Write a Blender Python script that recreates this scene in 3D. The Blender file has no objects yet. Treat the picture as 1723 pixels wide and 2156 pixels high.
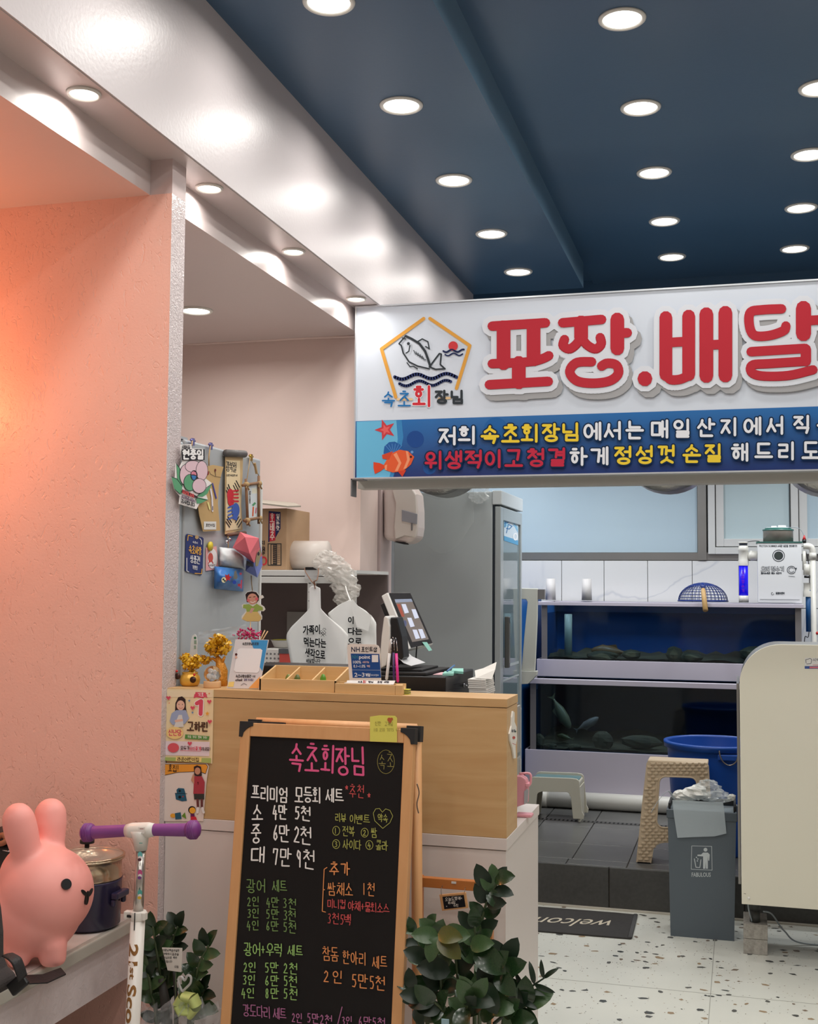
import bpy, bmesh, math, random
from mathutils import Vector, Matrix
random.seed(7)
S = bpy.context.scene
COL = S.collection
# ------------------------------------------------------------------ camera
FPX = 2487.0
YAW, PIT, ROL = [math.radians(a) for a in (15.706, 3.598, 0.429)]
CAM = Vector((0, 0, 1.5))
_f = Vector((-math.sin(YAW)*math.cos(PIT), math.cos(YAW)*math.cos(PIT), math.sin(PIT)))
_r = Vector((math.cos(YAW), math.sin(YAW), 0))
_u = _r.cross(_f)
_r, _u = math.cos(ROL)*_r + math.sin(ROL)*_u, -math.sin(ROL)*_r + math.cos(ROL)*_u
cd = bpy.data.cameras.new('camera'); cam = bpy.data.objects.new('camera', cd); COL.objects.link(cam)
cd.sensor_fit = 'HORIZONTAL'; cd.sensor_width = 36; cd.lens = 36*FPX/1723; cd.clip_start = .02; cd.clip_end = 60
cam.matrix_world = Matrix(((_r.x, _u.x, -_f.x, 0), (_r.y, _u.y, -_f.y, 0), (_r.z, _u.z, -_f.z, 1.5), (0, 0, 0, 1)))
S.camera = cam
# ------------------------------------------------------------------ world, exposure
w = bpy.data.worlds.new('world'); S.world = w; w.use_nodes = True
w.node_tree.nodes['Background'].inputs[0].default_value = (.75, .82, .9, 1)
w.node_tree.nodes['Background'].inputs[1].default_value = .25
S.view_settings.view_transform = 'Standard'; S.view_settings.look = 'None'
S.view_settings.exposure = 0.0; S.view_settings.gamma = 1.0; S.view_settings.use_curve_mapping = False
LIGHT_W = 3.3       # watts of each downlight
KITCHEN_W = 11.0
WARM_W = 7.2

def W(x, y, X=None, Y=None, Z=None):
    """world point seen at photo position x, y on a real plane X=.., Y=.. or Z=.."""
    d = _f + _r*(x-861.5)/FPX - _u*(y-1078)/FPX
    t = X/d.x if X is not None else Y/d.y if Y is not None else (Z-1.5)/d.z
    return CAM + d*t
def WP(x, y, p, n):
    d = _f + _r*(x-861.5)/FPX - _u*(y-1078)/FPX
    return CAM + d*((Vector(p)-CAM).dot(n)/d.dot(n))
# ------------------------------------------------------------------ materials
def lin(c):
    return tuple((v/255/12.92 if v/255 <= .04045 else ((v/255+.055)/1.055)**2.4) for v in c)
MATS = {}
def mat(name, rgb=(200, 200, 200), rough=.5, metal=0, noise=None, rgb2=None, bump=None, stretch=(1, 1, 1),
        emis=None, trans=0, alpha=None, spec=None, coat=0, ior=None):
    if name in MATS: return MATS[name]
    m = bpy.data.materials.new(name); m.use_nodes = True
    nt = m.node_tree; b = nt.nodes['Principled BSDF']; L = nt.links
    c = lin(rgb); b.inputs['Base Color'].default_value = (*c, 1)
    b.inputs['Roughness'].default_value = rough; b.inputs['Metallic'].default_value = metal
    if spec is not None: b.inputs['Specular IOR Level'].default_value = spec
    if coat: b.inputs['Coat Weight'].default_value = coat; b.inputs['Coat Roughness'].default_value = .15
    if trans: b.inputs['Transmission Weight'].default_value = trans
    if ior: b.inputs['IOR'].default_value = ior
    if noise or bump:
        tc = nt.nodes.new('ShaderNodeTexCoord'); mp = nt.nodes.new('ShaderNodeMapping')
        mp.inputs['Scale'].default_value = stretch; L.new(tc.outputs['Object'], mp.inputs[0])
    if noise:
        n = nt.nodes.new('ShaderNodeTexNoise'); n.inputs['Scale'].default_value = noise[0]; n.inputs['Detail'].default_value = 5
        if len(noise) > 2: n.inputs['Distortion'].default_value = noise[2]
        L.new(mp.outputs[0], n.inputs[0])
        r = nt.nodes.new('ShaderNodeValToRGB'); r.color_ramp.elements[0].position = .5-noise[1]; r.color_ramp.elements[1].position = .5+noise[1]
        r.color_ramp.elements[0].color = (*c, 1); r.color_ramp.elements[1].color = (*lin(rgb2 or tuple(min(255, v*1.06) for v in rgb)), 1)
        L.new(n.outputs[0], r.inputs[0]); L.new(r.outputs[0], b.inputs['Base Color'])
    if bump:
        n = nt.nodes.new('ShaderNodeTexNoise'); n.inputs['Scale'].default_value = bump[0]; n.inputs['Detail'].default_value = 4
        if len(bump) > 2: n.inputs['Distortion'].default_value = bump[2]
        L.new(mp.outputs[0], n.inputs[0])
        bp = nt.nodes.new('ShaderNodeBump'); bp.inputs['Strength'].default_value = bump[1]; bp.inputs['Distance'].default_value = .004
        L.new(n.outputs[0], bp.inputs['Height']); L.new(bp.outputs[0], b.inputs['Normal'])
    if emis:
        b.inputs['Emission Color'].default_value = (*lin(emis[0]), 1); b.inputs['Emission Strength'].default_value = emis[1]
    if alpha is not None:
        t = nt.nodes.new('ShaderNodeBsdfTransparent'); x = nt.nodes.new('ShaderNodeMixShader'); x.inputs[0].default_value = alpha
        out = nt.nodes['Material Output']
        L.new(t.outputs[0], x.inputs[1]); L.new(b.outputs[0], x.inputs[2]); L.new(x.outputs[0], out.inputs[0])
        if trans: t.inputs[0].default_value = (*c, 1)
    MATS[name] = m
    return m
def tinted(name, rgb, gloss=.06):
    """see-through coloured sheet with a faint clear reflection"""
    if name in MATS: return MATS[name]
    m = bpy.data.materials.new(name); m.use_nodes = True; nt = m.node_tree; nt.nodes.clear()
    o = nt.nodes.new('ShaderNodeOutputMaterial'); t = nt.nodes.new('ShaderNodeBsdfTransparent'); g = nt.nodes.new('ShaderNodeBsdfGlossy')
    x = nt.nodes.new('ShaderNodeMixShader'); x.inputs[0].default_value = gloss
    t.inputs[0].default_value = (*lin(rgb), 1); g.inputs['Roughness'].default_value = .05; g.inputs[0].default_value = (.9, .95, 1, 1)
    nt.links.new(t.outputs[0], x.inputs[1]); nt.links.new(g.outputs[0], x.inputs[2]); nt.links.new(x.outputs[0], o.inputs[0])
    MATS[name] = m; return m
def ink(r, g, b): return mat('ink_%d_%d_%d' % (r, g, b), (r, g, b), .6, spec=.2)
# ------------------------------------------------------------------ mesh builder
class B:
    def __init__(s): s.v = []; s.f = []; s.m = []; s.s = []
    def add(s, vs, fs, m=0, smooth=False, M=None):
        o = len(s.v)
        s.v += [tuple(M @ Vector(v)) if M else tuple(v) for v in vs]
        for f in fs: s.f.append([i+o for i in f]); s.m.append(m); s.s.append(smooth)
        return s
    def box(s, a, b, m=0, M=None, taper=1, ty=None):
        (x0, y0, z0), (x1, y1, z1) = a, b
        cx, cy = (x0+x1)/2, (y0+y1)/2; ty = taper if ty is None else ty
        q = lambda x, y, z, t, t2: (cx+(x-cx)*t, cy+(y-cy)*t2, z)
        vs = [q(x0, y0, z0, taper, ty), q(x1, y0, z0, taper, ty), q(x1, y1, z0, taper, ty), q(x0, y1, z0, taper, ty),
              q(x0, y0, z1, 1, 1), q(x1, y0, z1, 1, 1), q(x1, y1, z1, 1, 1), q(x0, y1, z1, 1, 1)]
        return s.add(vs, [(3, 2, 1, 0), (4, 5, 6, 7), (0, 1, 5, 4), (1, 2, 6, 5), (2, 3, 7, 6), (3, 0, 4, 7)], m, False, M)
    def tube(s, pts, r, n=10, m=0, caps=True, smooth=True, flat=None, M=None):
        pts = [Vector(p) for p in pts]; k = len(pts)
        rs = r if isinstance(r, (list, tuple)) else [r]*k
        vs = []; fs = []; up = None
        for i, p in enumerate(pts):
            t = (pts[min(i+1, k-1)]-pts[max(i-1, 0)])
            t = t.normalized() if t.length > 1e-9 else Vector((0, 0, 1))
            if up is None:
                up = Vector((0, 0, 1)) if abs(t.z) < .9 else Vector((1, 0, 0))
            a = (up-up.dot(t)*t)
            if a.length < 1e-6: a = t.orthogonal()
            a.normalize(); up = a; b = t.cross(a)
            for j in range(n):
                q = 2*math.pi*j/n
                vs.append(p+rs[i]*(math.cos(q)*a*(flat or 1)+math.sin(q)*b))
        for i in range(k-1):
            for j in range(n): fs.append((i*n+j, i*n+(j+1) % n, (i+1)*n+(j+1) % n, (i+1)*n+j))
        if caps: fs += [tuple(range(n))[::-1], tuple((k-1)*n+j for j in range(n))]
        return s.add(vs, fs, m, smooth, M)
    def lathe(s, prof, c=(0, 0, 0), n=32, m=0, smooth=True, M=None, a0=0, a1=2*math.pi):
        vs = []; fs = []; full = abs(a1-a0-2*math.pi) < 1e-6; nn = n if full else n+1
        for r, z in prof:
            for j in range(nn):
                q = a0+(a1-a0)*j/n; vs.append((c[0]+r*math.cos(q), c[1]+r*math.sin(q), c[2]+z))
        for i in range(len(prof)-1):
            for j in range(n): fs.append((i*nn+j, i*nn+(j+1) % nn, (i+1)*nn+(j+1) % nn, (i+1)*nn+j))
        return s.add(vs, fs, m, smooth, M)
    def ell(s, c, r, m=0, n=16, k=10, M=None, smooth=True):
        if not isinstance(r, (list, tuple)): r = (r, r, r)
        vs = [(c[0], c[1], c[2]+r[2])]; fs = []
        for i in range(1, k):
            for j in range(n):
                t = math.pi*i/k; q = 2*math.pi*j/n
                vs.append((c[0]+r[0]*math.sin(t)*math.cos(q), c[1]+r[1]*math.sin(t)*math.sin(q), c[2]+r[2]*math.cos(t)))
        vs.append((c[0], c[1], c[2]-r[2]))
        for j in range(n): fs.append((0, 1+j, 1+(j+1) % n)); fs.append((len(vs)-1, 1+(k-2)*n+(j+1) % n, 1+(k-2)*n+j))
        for i in range(k-2):
            for j in range(n): fs.append((1+i*n+j, 1+(i+1)*n+j, 1+(i+1)*n+(j+1) % n, 1+i*n+(j+1) % n))
        return s.add(vs, fs, m, smooth, M)
    def prism(s, pts, n, m=0, m2=None, smooth=False):
        """closed slab: outline pts (3-D) pushed along vector n"""
        n = Vector(n); k = len(pts); pts = [Vector(p) for p in pts]
        s.add(pts+[p+n for p in pts], [], m); o = len(s.v)-2*k
        s.f.append([o+i for i in range(k)]); s.m.append(m); s.s.append(False)
        s.f.append([o+k+i for i in range(k)][::-1]); s.m.append(m if m2 is None else m2); s.s.append(False)
        for i in range(k):
            s.f.append([o+i, o+k+i, o+k+(i+1) % k, o+(i+1) % k]); s.m.append(m if m2 is None else m2); s.s.append(smooth)
        return s
    def grid(s, fn, nu, nv, m=0, smooth=True):
        vs = [fn(i/nu, j/nv) for j in range(nv+1) for i in range(nu+1)]
        return s.add(vs, [(j*(nu+1)+i, j*(nu+1)+i+1, (j+1)*(nu+1)+i+1, (j+1)*(nu+1)+i) for j in range(nv) for i in range(nu)], m, smooth)
    def mesh(s, name, mats, off=Vector((0, 0, 0))):
        me = bpy.data.meshes.new(name)
        me.from_pydata([(v[0]-off.x, v[1]-off.y, v[2]-off.z) for v in s.v], [], s.f)
        for m in (mats if isinstance(mats, (list, tuple)) else [mats]): me.materials.append(m)
        me.polygons.foreach_set('material_index', s.m); me.polygons.foreach_set('use_smooth', s.s)
        bm = bmesh.new(); bm.from_mesh(me); bmesh.ops.recalc_face_normals(bm, faces=bm.faces[:]); bm.to_mesh(me); bm.free()
        me.update(); return me
POS = {}
def wpos(o):
    return POS.get(o.as_pointer(), Vector((0, 0, 0)))
def tag(o, label=None, cat=None, group=None, kind=None):
    if label: o['label'] = label
    if cat: o['category'] = cat
    if group: o['group'] = group
    if kind: o['kind'] = kind
    return o
def thing(name, label, cat, loc, group=None, kind=None):
    o = bpy.data.objects.new(name, None); COL.objects.link(o); o.location = loc; o.empty_display_size = .05
    POS[o.as_pointer()] = Vector(loc)
    return tag(o, label, cat, group, kind)
def obj(name, b, mats, parent=None, label=None, cat=None, group=None, kind=None, bevel=0, seg=2, sub=0, solid=0, remesh=0, loc=None):
    if parent is not None: off = wpos(parent)
    elif loc is not None: off = Vector(loc)
    else:
        xs = [v[0] for v in b.v]; ys = [v[1] for v in b.v]; off = Vector(((min(xs)+max(xs))/2, (min(ys)+max(ys))/2, min(v[2] for v in b.v)))
    o = bpy.data.objects.new(name, b.mesh(name, mats, off)); COL.objects.link(o)
    if parent is not None: o.parent = parent; POS[o.as_pointer()] = off
    else: o.location = off; POS[o.as_pointer()] = off
    if remesh:
        q = o.modifiers.new('r', 'REMESH'); q.mode = 'VOXEL'; q.voxel_size = remesh; q.use_smooth_shade = True
        q = o.modifiers.new('s', 'SMOOTH'); q.iterations = 10; q.factor = .6
    if solid: q = o.modifiers.new('t', 'SOLIDIFY'); q.thickness = solid; q.offset = 0
    if bevel: q = o.modifiers.new('b', 'BEVEL'); q.width = bevel; q.segments = seg; q.limit_method = 'ANGLE'; q.harden_normals = False
    if sub: q = o.modifiers.new('u', 'SUBSURF'); q.levels = sub; q.render_levels = sub
    return tag(o, label, cat, group, kind)
def struct(name, b, m, **k): return obj(name, b, m, kind='structure', **k)
# ------------------------------------------------------------------ stroke lettering (own hangul stroke alphabet)
def circ(n=14, cx=.5, cy=.5, r=.5): return [(cx+r*math.sin(2*math.pi*i/n), cy+r*math.cos(2*math.pi*i/n)) for i in range(n+1)]
J = {'ㄱ': [[(0, 1), (1, 1), (.85, 0)]], 'ㄴ': [[(0, 1), (0, 0), (1, 0)]], 'ㄷ': [[(1, 1), (0, 1), (0, 0), (1, 0)]],
     'ㄹ': [[(0, 1), (1, 1), (1, .52), (0, .52), (0, 0), (1, 0)]], 'ㅁ': [[(0, 0), (0, 1), (1, 1), (1, 0), (0, 0)]],
     'ㅂ': [[(0, 1), (0, 0), (1, 0), (1, 1)], [(0, .5), (1, .5)]], 'ㅅ': [[(.5, 1), (.42, .55), (0, 0)], [(.45, .6), (1, 0)]],
     'ㅇ': [circ()], 'ㅈ': [[(0, 1), (1, 1), (.5, .6), (0, 0)], [(.5, .55), (1, 0)]], 'ㅊ': [[(.35, 1.12), (.65, 1.12)], [(0, .85), (1, .85), (.5, .5), (0, 0)], [(.5, .5), (1, 0)]],
     'ㅋ': [[(0, 1), (1, 1), (.85, 0)], [(0, .55), (.95, .55)]], 'ㅌ': [[(1, 1), (0, 1), (0, 0), (1, 0)], [(0, .5), (.9, .5)]],
     'ㅍ': [[(0, 1), (1, 1)], [(0, 0), (1, 0)], [(.3, 1), (.3, 0)], [(.7, 1), (.7, 0)]],
     'ㅎ': [[(.3, 1.1), (.7, 1.1)], [(0, .8), (1, .8)], circ(12, .5, .3, .3)]}
for d, sg in (('ㄲ', 'ㄱ'), ('ㄸ', 'ㄷ'), ('ㅃ', 'ㅂ'), ('ㅆ', 'ㅅ'), ('ㅉ', 'ㅈ')):
    J[d] = [[(x*.44, y) for x, y in p] for p in J[sg]]+[[(x*.44+.56, y) for x, y in p] for p in J[sg]]
V1 = {'ㅏ': [[(.3, 1), (.3, 0)], [(.3, .5), (1, .5)]], 'ㅑ': [[(.3, 1), (.3, 0)], [(.3, .65), (1, .65)], [(.3, .35), (1, .35)]],
      'ㅓ': [[(.8, 1), (.8, 0)], [(0, .5), (.8, .5)]], 'ㅕ': [[(.8, 1), (.8, 0)], [(0, .65), (.8, .65)], [(0, .35), (.8, .35)]],
      'ㅣ': [[(.6, 1), (.6, 0)]], 'ㅐ': [[(.15, .95), (.15, .05)], [(.85, 1), (.85, 0)], [(.15, .5), (.85, .5)]],
      'ㅔ': [[(.4, .95), (.4, .05)], [(.95, 1), (.95, 0)], [(0, .5), (.4, .5)]], 'ㅖ': [[(.4, .95), (.4, .05)], [(.95, 1), (.95, 0)], [(0, .62), (.4, .62)], [(0, .38), (.4, .38)]],
      'ㅒ': [[(.15, .95), (.15, .05)], [(.85, 1), (.85, 0)], [(.15, .6), (.85, .6)], [(.15, .4), (.85, .4)]]}
V2 = {'ㅗ': [[(0, 0), (1, 0)], [(.5, 1), (.5, 0)]], 'ㅛ': [[(0, 0), (1, 0)], [(.35, 1), (.35, 0)], [(.65, 1), (.65, 0)]],
      'ㅜ': [[(0, .9), (1, .9)], [(.5, .9), (.5, -.1)]], 'ㅠ': [[(0, .9), (1, .9)], [(.35, .9), (.35, -.1)], [(.65, .9), (.65, -.1)]], 'ㅡ': [[(0, .5), (1, .5)]]}
V3 = {'ㅘ': ('ㅗ', 'ㅏ'), 'ㅙ': ('ㅗ', 'ㅐ'), 'ㅚ': ('ㅗ', 'ㅣ'), 'ㅝ': ('ㅜ', 'ㅓ'), 'ㅞ': ('ㅜ', 'ㅔ'), 'ㅟ': ('ㅜ', 'ㅣ'), 'ㅢ': ('ㅡ', 'ㅣ')}
CHO = 'ㄱㄲㄴㄷㄸㄹㅁㅂㅃㅅㅆㅇㅈㅉㅊㅋㅌㅍㅎ'; JUNG = 'ㅏㅐㅑㅒㅓㅔㅕㅖㅗㅘㅙㅚㅛㅜㅝㅞㅟㅠㅡㅢㅣ'
JONG = ['', 'ㄱ', 'ㄲ', 'ㄳ', 'ㄴ', 'ㄵ', 'ㄶ', 'ㄷ', 'ㄹ', 'ㄺ', 'ㄻ', 'ㄼ', 'ㄽ', 'ㄾ', 'ㄿ', 'ㅀ', 'ㅁ', 'ㅂ', 'ㅄ', 'ㅅ', 'ㅆ', 'ㅇ', 'ㅈ', 'ㅊ', 'ㅋ', 'ㅌ', 'ㅍ', 'ㅎ']
DG = {'0': [circ(14, .5, .5, .5)], '1': [[(.5, 1), (.5, 0)]], '2': [[(.1, .8), (.4, 1), (.8, .85), (.75, .55), (0, 0), (1, 0)]],
      '3': [[(.1, .95), (.6, 1), (.85, .8), (.4, .55), (.9, .35), (.7, .03), (.05, .02)]], '4': [[(.45, 1), (.0, .32), (1, .32)], [(.72, .62), (.7, -.12)]],
      '5': [[(.9, 1), (.2, 1), (.15, .58), (.7, .6), (.9, .3), (.6, 0), (.1, .02)]], '6': [[(.6, 1), (.15, .5), (.15, .15), (.5, 0), (.85, .2), (.6, .48), (.15, .35)]],
      '7': [[(.05, .75), (.1, 1), (.9, 1), (.6, 0)]], '8': [circ(12, .5, .74, .26), circ(12, .5, .25, .28)], '9': [[(.8, .7), (.5, .5), (.15, .7), (.4, 1), (.8, .9), (.7, 0)]],
      '+': [[(.5, .8), (.5, .2)], [(.1, .5), (.9, .5)]], '/': [[(1, 1.1), (0, -.1)]], '.': [[(.5, .02), (.52, .04)]], '!': [[(.5, 1), (.5, .3)], [(.5, .05), (.52, .05)]],
      '~': [[(0, .45), (.25, .6), (.7, .4), (1, .55)]], '*': [[(.5, .9), (.3, .3), (.8, .7), (.15, .68), (.7, .28), (.5, .9)]], '-': [[(.1, .5), (.9, .5)]], ' ': []}
def put(st, x0, y0, x1, y1): return [[(x0+(x1-x0)*x, y0+(y1-y0)*y) for x, y in p] for p in st]
def glyph(ch):
    k = ord(ch)-0xAC00
    if not 0 <= k < 11172: return put(DG.get(ch, []), .12, .05, .8, .95)
    c, v, t = CHO[k//588], JUNG[k % 588//28], JONG[k % 28]
    if v in V1:
        o = put(J[c], .04, .5, .5, .95)+put(V1[v], .6, .42, .98, 1.02) if t else put(J[c], .04, .15, .5, .88)+put(V1[v], .6, 0, .98, 1.02)
        f = (.2, 0, .85, .3)
    elif v in V2:
        o = put(J[c], .2, .66, .8, 1)+put(V2[v], .02, .4, .98, .56) if t else put(J[c], .18, .42, .82, .98)+put(V2[v], .02, .05, .98, .32)
        f = (.2, 0, .8, .27)
    else:
        a, b2 = V3[v]
        o = put(J[c], .06, .64, .5, 1)+put(V2[a], .0, .4, .58, .56)+put(V1[b2], .64, .36, .98, 1.02) if t else put(J[c], .06, .5, .5, .95)+put(V2[a], 0, .1, .6, .36)+put(V1[b2], .66, 0, .98, 1.02)
        f = (.2, 0, .85, .26)
    if t: o += put(J.get(t, J['ㄱ']), *f)
    return o
_fc = bpy.data.curves.new('f', 'FONT'); _fo = bpy.data.objects.new('f', _fc); COL.objects.link(_fo)
def font_mesh(s, bold=0, shear=0):
    _fc.body = s; _fc.offset = bold; _fc.shear = shear; _fc.resolution_u = 3
    bpy.context.view_layer.update()
    me = bpy.data.meshes.new_from_object(_fo.evaluated_get(bpy.context.evaluated_depsgraph_get()))
    vs = [(v.co.x, v.co.y) for v in me.vertices]; fs = [tuple(p.vertices) for p in me.polygons]
    bpy.data.meshes.remove(me); return vs, fs
class Art:
    """flat print on a real plane (point p, normal n facing the room); coordinates read off the photo"""
    def __init__(s, p=None, n=None, m=None, lift=.0006):
        s.b = B(); s.mats = []; s.z = lift; s.n = Vector(n).normalized() if n is not None else None; s.p = Vector(p) if p is not None else None; s.m = m
    def P(s, x, y, k=0):
        if s.m: q = s.m(x, y)
        else: q = WP(x, y, s.p, s.n)
        return q+s.n*(s.z+k)
    def mi(s, c):
        m = c if isinstance(c, bpy.types.Material) else ink(*c)
        if m not in s.mats: s.mats.append(m)
        return s.mats.index(m)
    def poly(s, pts, c, step=True):
        i = s.mi(c); s.b.add([s.P(x, y) for x, y in pts], [tuple(range(len(pts)))], i)
        if step: s.z += .0001
        return s
    def rect(s, x0, y0, x1, y1, c): return s.poly([(x0, y0), (x1, y0), (x1, y1), (x0, y1)], c)
    def disc(s, x, y, r, c, ry=None, n=20): return s.poly([(x+r*math.cos(6.2832*i/n), y+(ry or r)*math.sin(6.2832*i/n)) for i in range(n)], c)
    def strokes(s, sts, t, c, k0=0, mod=24, dz=4e-6):
        i = s.mi(c); h = t/2; k = k0
        for st in sts:
            for a, b2 in zip(st[:-1], st[1:]):
                dx, dy = b2[0]-a[0], b2[1]-a[1]; l = math.hypot(dx, dy) or 1e-6; nx, ny = -dy/l*h, dx/l*h
                kk = (k % mod)*dz; k += 1
                s.b.add([s.P(a[0]+nx, a[1]+ny, kk), s.P(b2[0]+nx, b2[1]+ny, kk), s.P(b2[0]-nx, b2[1]-ny, kk), s.P(a[0]-nx, a[1]-ny, kk)], [(0, 1, 2, 3)], i)
            for q in st:
                kk = (k % mod)*dz; k += 1; nn = 10 if t > 4 else 6
                s.b.add([s.P(q[0]+h*math.cos(6.2832*j/nn), q[1]+h*math.sin(6.2832*j/nn), kk) for j in range(nn)], [tuple(range(nn))], i)
        return s
    def line(s, pts, t, c): s.strokes([pts], t, c); s.z += .0001; return s
    def write(s, text, x, y, w, h, t, c, dy=0, gap=.1, jit=0, spw=.6, vert=False):
        """stroke lettering, x,y = top left in photo px, w,h = cell, dy = slope of line"""
        for ch in text:
            if ch == ' ': x += w*spw; y += dy*w*spw; continue
            cw = w*(.62 if ch in DG else 1)
            if ch in '.!1/': cw = w*.4
            g = glyph(ch); jx = random.uniform(-jit, jit)*w; jy = random.uniform(-jit, jit)*h; sl = random.uniform(-jit, jit)
            s.strokes([[(x+jx+cw*px+sl*h*py+jit*w*random.uniform(-.3, .3), y+jy+h*(1-py)+dy*cw*px+jit*h*random.uniform(-.3, .3)) for px, py in st] for st in g], t, c)
            if vert: y += h*(1+gap)
            else: x += cw+w*gap; y += dy*(cw+w*gap)
        s.z += .0001; return s
    def font(s, text, x0, y0, x1, y1, c, bold=0, shear=0, dy=0, rot=None):
        vs, fs = font_mesh(text, bold, shear); i = s.mi(c)
        if not vs: return s
        a0, a1 = min(v[0] for v in vs), max(v[0] for v in vs); b0, b1 = min(v[1] for v in vs), max(v[1] for v in vs)
        P = []
        for vx, vy in vs:
            q, r = (vx-a0)/(a1-a0), (vy-b0)/((b1-b0) or 1)
            if rot: q, r = 1-q, 1-r
            P.append(s.P(x0+(x1-x0)*q, y1+(y0-y1)*r+dy*q))
        s.b.add(P, fs, i); s.z += .0001; return s
    def out(s, name, parent=None, **k): return obj(name, s.b, s.mats, parent, **k)
def slab(pts, p, n, th, base=None):
    """outline in photo px on plane -> closed slab of thickness th behind the plane"""
    n = Vector(n).normalized(); return B().prism([WP(x, y, p, n) for x, y in pts], -n*th)
FRONT = Vector((0, -1, 0)); RIGHT = Vector((1, 0, 0)); UP = Vector((0, 0, 1))
# ================================================================== STRUCTURE
m_blue = mat('blue_ceiling', (52, 82, 110), .36, noise=(1.2, .3), rgb2=(60, 90, 118), bump=(60, .05))
m_blue2 = mat('blue_fascia', (96, 128, 152), .35)
m_white = mat('white_gloss_panel', (196, 189, 191), .34, spec=.3, bump=(90, .12), noise=(2, .3), rgb2=(202, 194, 195))
m_soffit = mat('soffit_paint', (204, 190, 188), .3, bump=(80, .06))
m_pink = mat('pink_paint', (226, 205, 198), .6, bump=(30, .08))
def plaster(name, rgb, rgb2, rough, k=1.0):
    m = mat(name, rgb, rough, noise=(5, .3), rgb2=rgb2); nt = m.node_tree; L = nt.links; b = nt.nodes['Principled BSDF']
    tc = nt.nodes.new('ShaderNodeTexCoord'); prev = None
    for sc, lo, hi, st, dist, ds, str_ in ((38, .60, .68, (1, 1, .55), .002, 2.5, -.45), (75, .62, .70, (1, 1, 1.8), .0015, 3, -.3), (160, .3, .7, (1, 1, 1), .0006, 0, .25), (6, .35, .65, (1, 1, 1), .006, 0, .12)):
        mp = nt.nodes.new('ShaderNodeMapping'); mp.inputs['Scale'].default_value = st; mp.inputs['Rotation'].default_value = (0, .6 if sc == 38 else -.5, 0); n = nt.nodes.new('ShaderNodeTexNoise'); n.inputs['Scale'].default_value = sc; n.inputs['Distortion'].default_value = ds
        mr = nt.nodes.new('ShaderNodeMapRange'); mr.inputs[1].default_value = lo; mr.inputs[2].default_value = hi; bp = nt.nodes.new('ShaderNodeBump'); bp.inputs['Strength'].default_value = abs(str_)*k; bp.invert = str_ < 0; bp.inputs['Distance'].default_value = dist*1.5
        L.new(tc.outputs['Object'], mp.inputs[0]); L.new(mp.outputs[0], n.inputs[0]); L.new(n.outputs[0], mr.inputs[0]); L.new(mr.outputs[0], bp.inputs['Height'])
        if prev: L.new(prev.outputs[0], bp.inputs['Normal'])
        prev = bp
    L.new(prev.outputs[0], b.inputs['Normal']); return m
m_jamb = mat('pink_jamb_paint', (205, 186, 184), .5, bump=(40, .1))
m_peach = plaster('pink_plaster', (240, 188, 172), (244, 196, 180), .4, .95)
m_plgloss = mat('grey_gloss_plaster', (214, 200, 200), .22, bump=(70, 1, 2))
m_neutral = mat('room_paint', (220, 210, 205), .6)
m_floor = mat('terrazzo_base', (206, 208, 200), .35, noise=(3, .3), rgb2=(216, 216, 206))
m_grout = mat('grout', (120, 112, 104), .8)
m_dtile = mat('dark_floor_tile', (80, 80, 79), .3, noise=(3.5, .25), rgb2=(98, 98, 96), bump=(120, .05))
m_rtile = mat('dark_riser_tile', (62, 62, 60), .45, noise=(60, .3), rgb2=(76, 75, 73))
ZU, ZL, ZS, ZA = 3.235, 3.10, 2.637, 2.541
struct('floor', B().box((-2.7, -2.1, -.1), (3.6, 8.2, 0)), m_floor)
# ceilings
struct('ceiling', B().box((-.797, -2, ZU), (3.5, 6.7, ZU+.02)).box((-1.6, -2, ZU+.02), (3.5, 6.75, ZU+.1)), m_blue)
b = B().box((-1.40, -2, ZL), (-.797, 6.25, ZU+.02)); b.m[3] = 1
struct('trim_1', b, [m_blue, m_blue2])
struct('trim_2', B().box((-1.515, -2, ZS), (-1.40, 6.25, ZU+.1)).box((-1.398, -2, 2.637), (-1.4, 4.6, 3.1)), [m_white])
struct('trim_3', B().box((-1.515, -2, ZS-.002), (-1.403, 4.62, ZS)), m_soffit)
struct('trim_4', B().box((-2.6, -2, ZA), (-1.515, 6.25, ZS+.2)), m_soffit)
struct('trim_5', B().box((-2.6, 6.7, 2.45), (3.5, 6.75, ZU+.05)), m_blue)          # bulkhead above the kitchen
struct('ceiling_kitchen', B().box((-2.6, 6.75, 2.6), (3.5, 8.1, 2.7)), m_neutral)
# walls
b = B().box((-2.6, 2.80, 0), (-1.45, 2.88, ZA))
b.m[3] = 1
struct('wall_stub', b, [m_peach, m_plgloss])
struct('trim_6', B().box((-1.515, 2.80, ZA), (-1.45, 2.88, ZS-.002)), m_jamb)
struct('wall_recess', B().box((-2.6, 4.63, 0), (-1.51, 4.87, ZA)), m_pink)
struct('trim_7', B().box((-2.6, 4.885, 0), (-1.50, 5.05, ZA)), m_jamb)
struct('wall_left', B().box((-2.7, -2, 0), (-2.6, 8.1, 3.3)), m_neutral)
struct('wall_right', B().box((3.5, -2, 0), (3.6, 8.1, 3.3)), m_neutral)
struct('wall_rear', B().box((-2.7, -2.1, 0), (3.6, -2, 3.3)), m_neutral)
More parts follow.
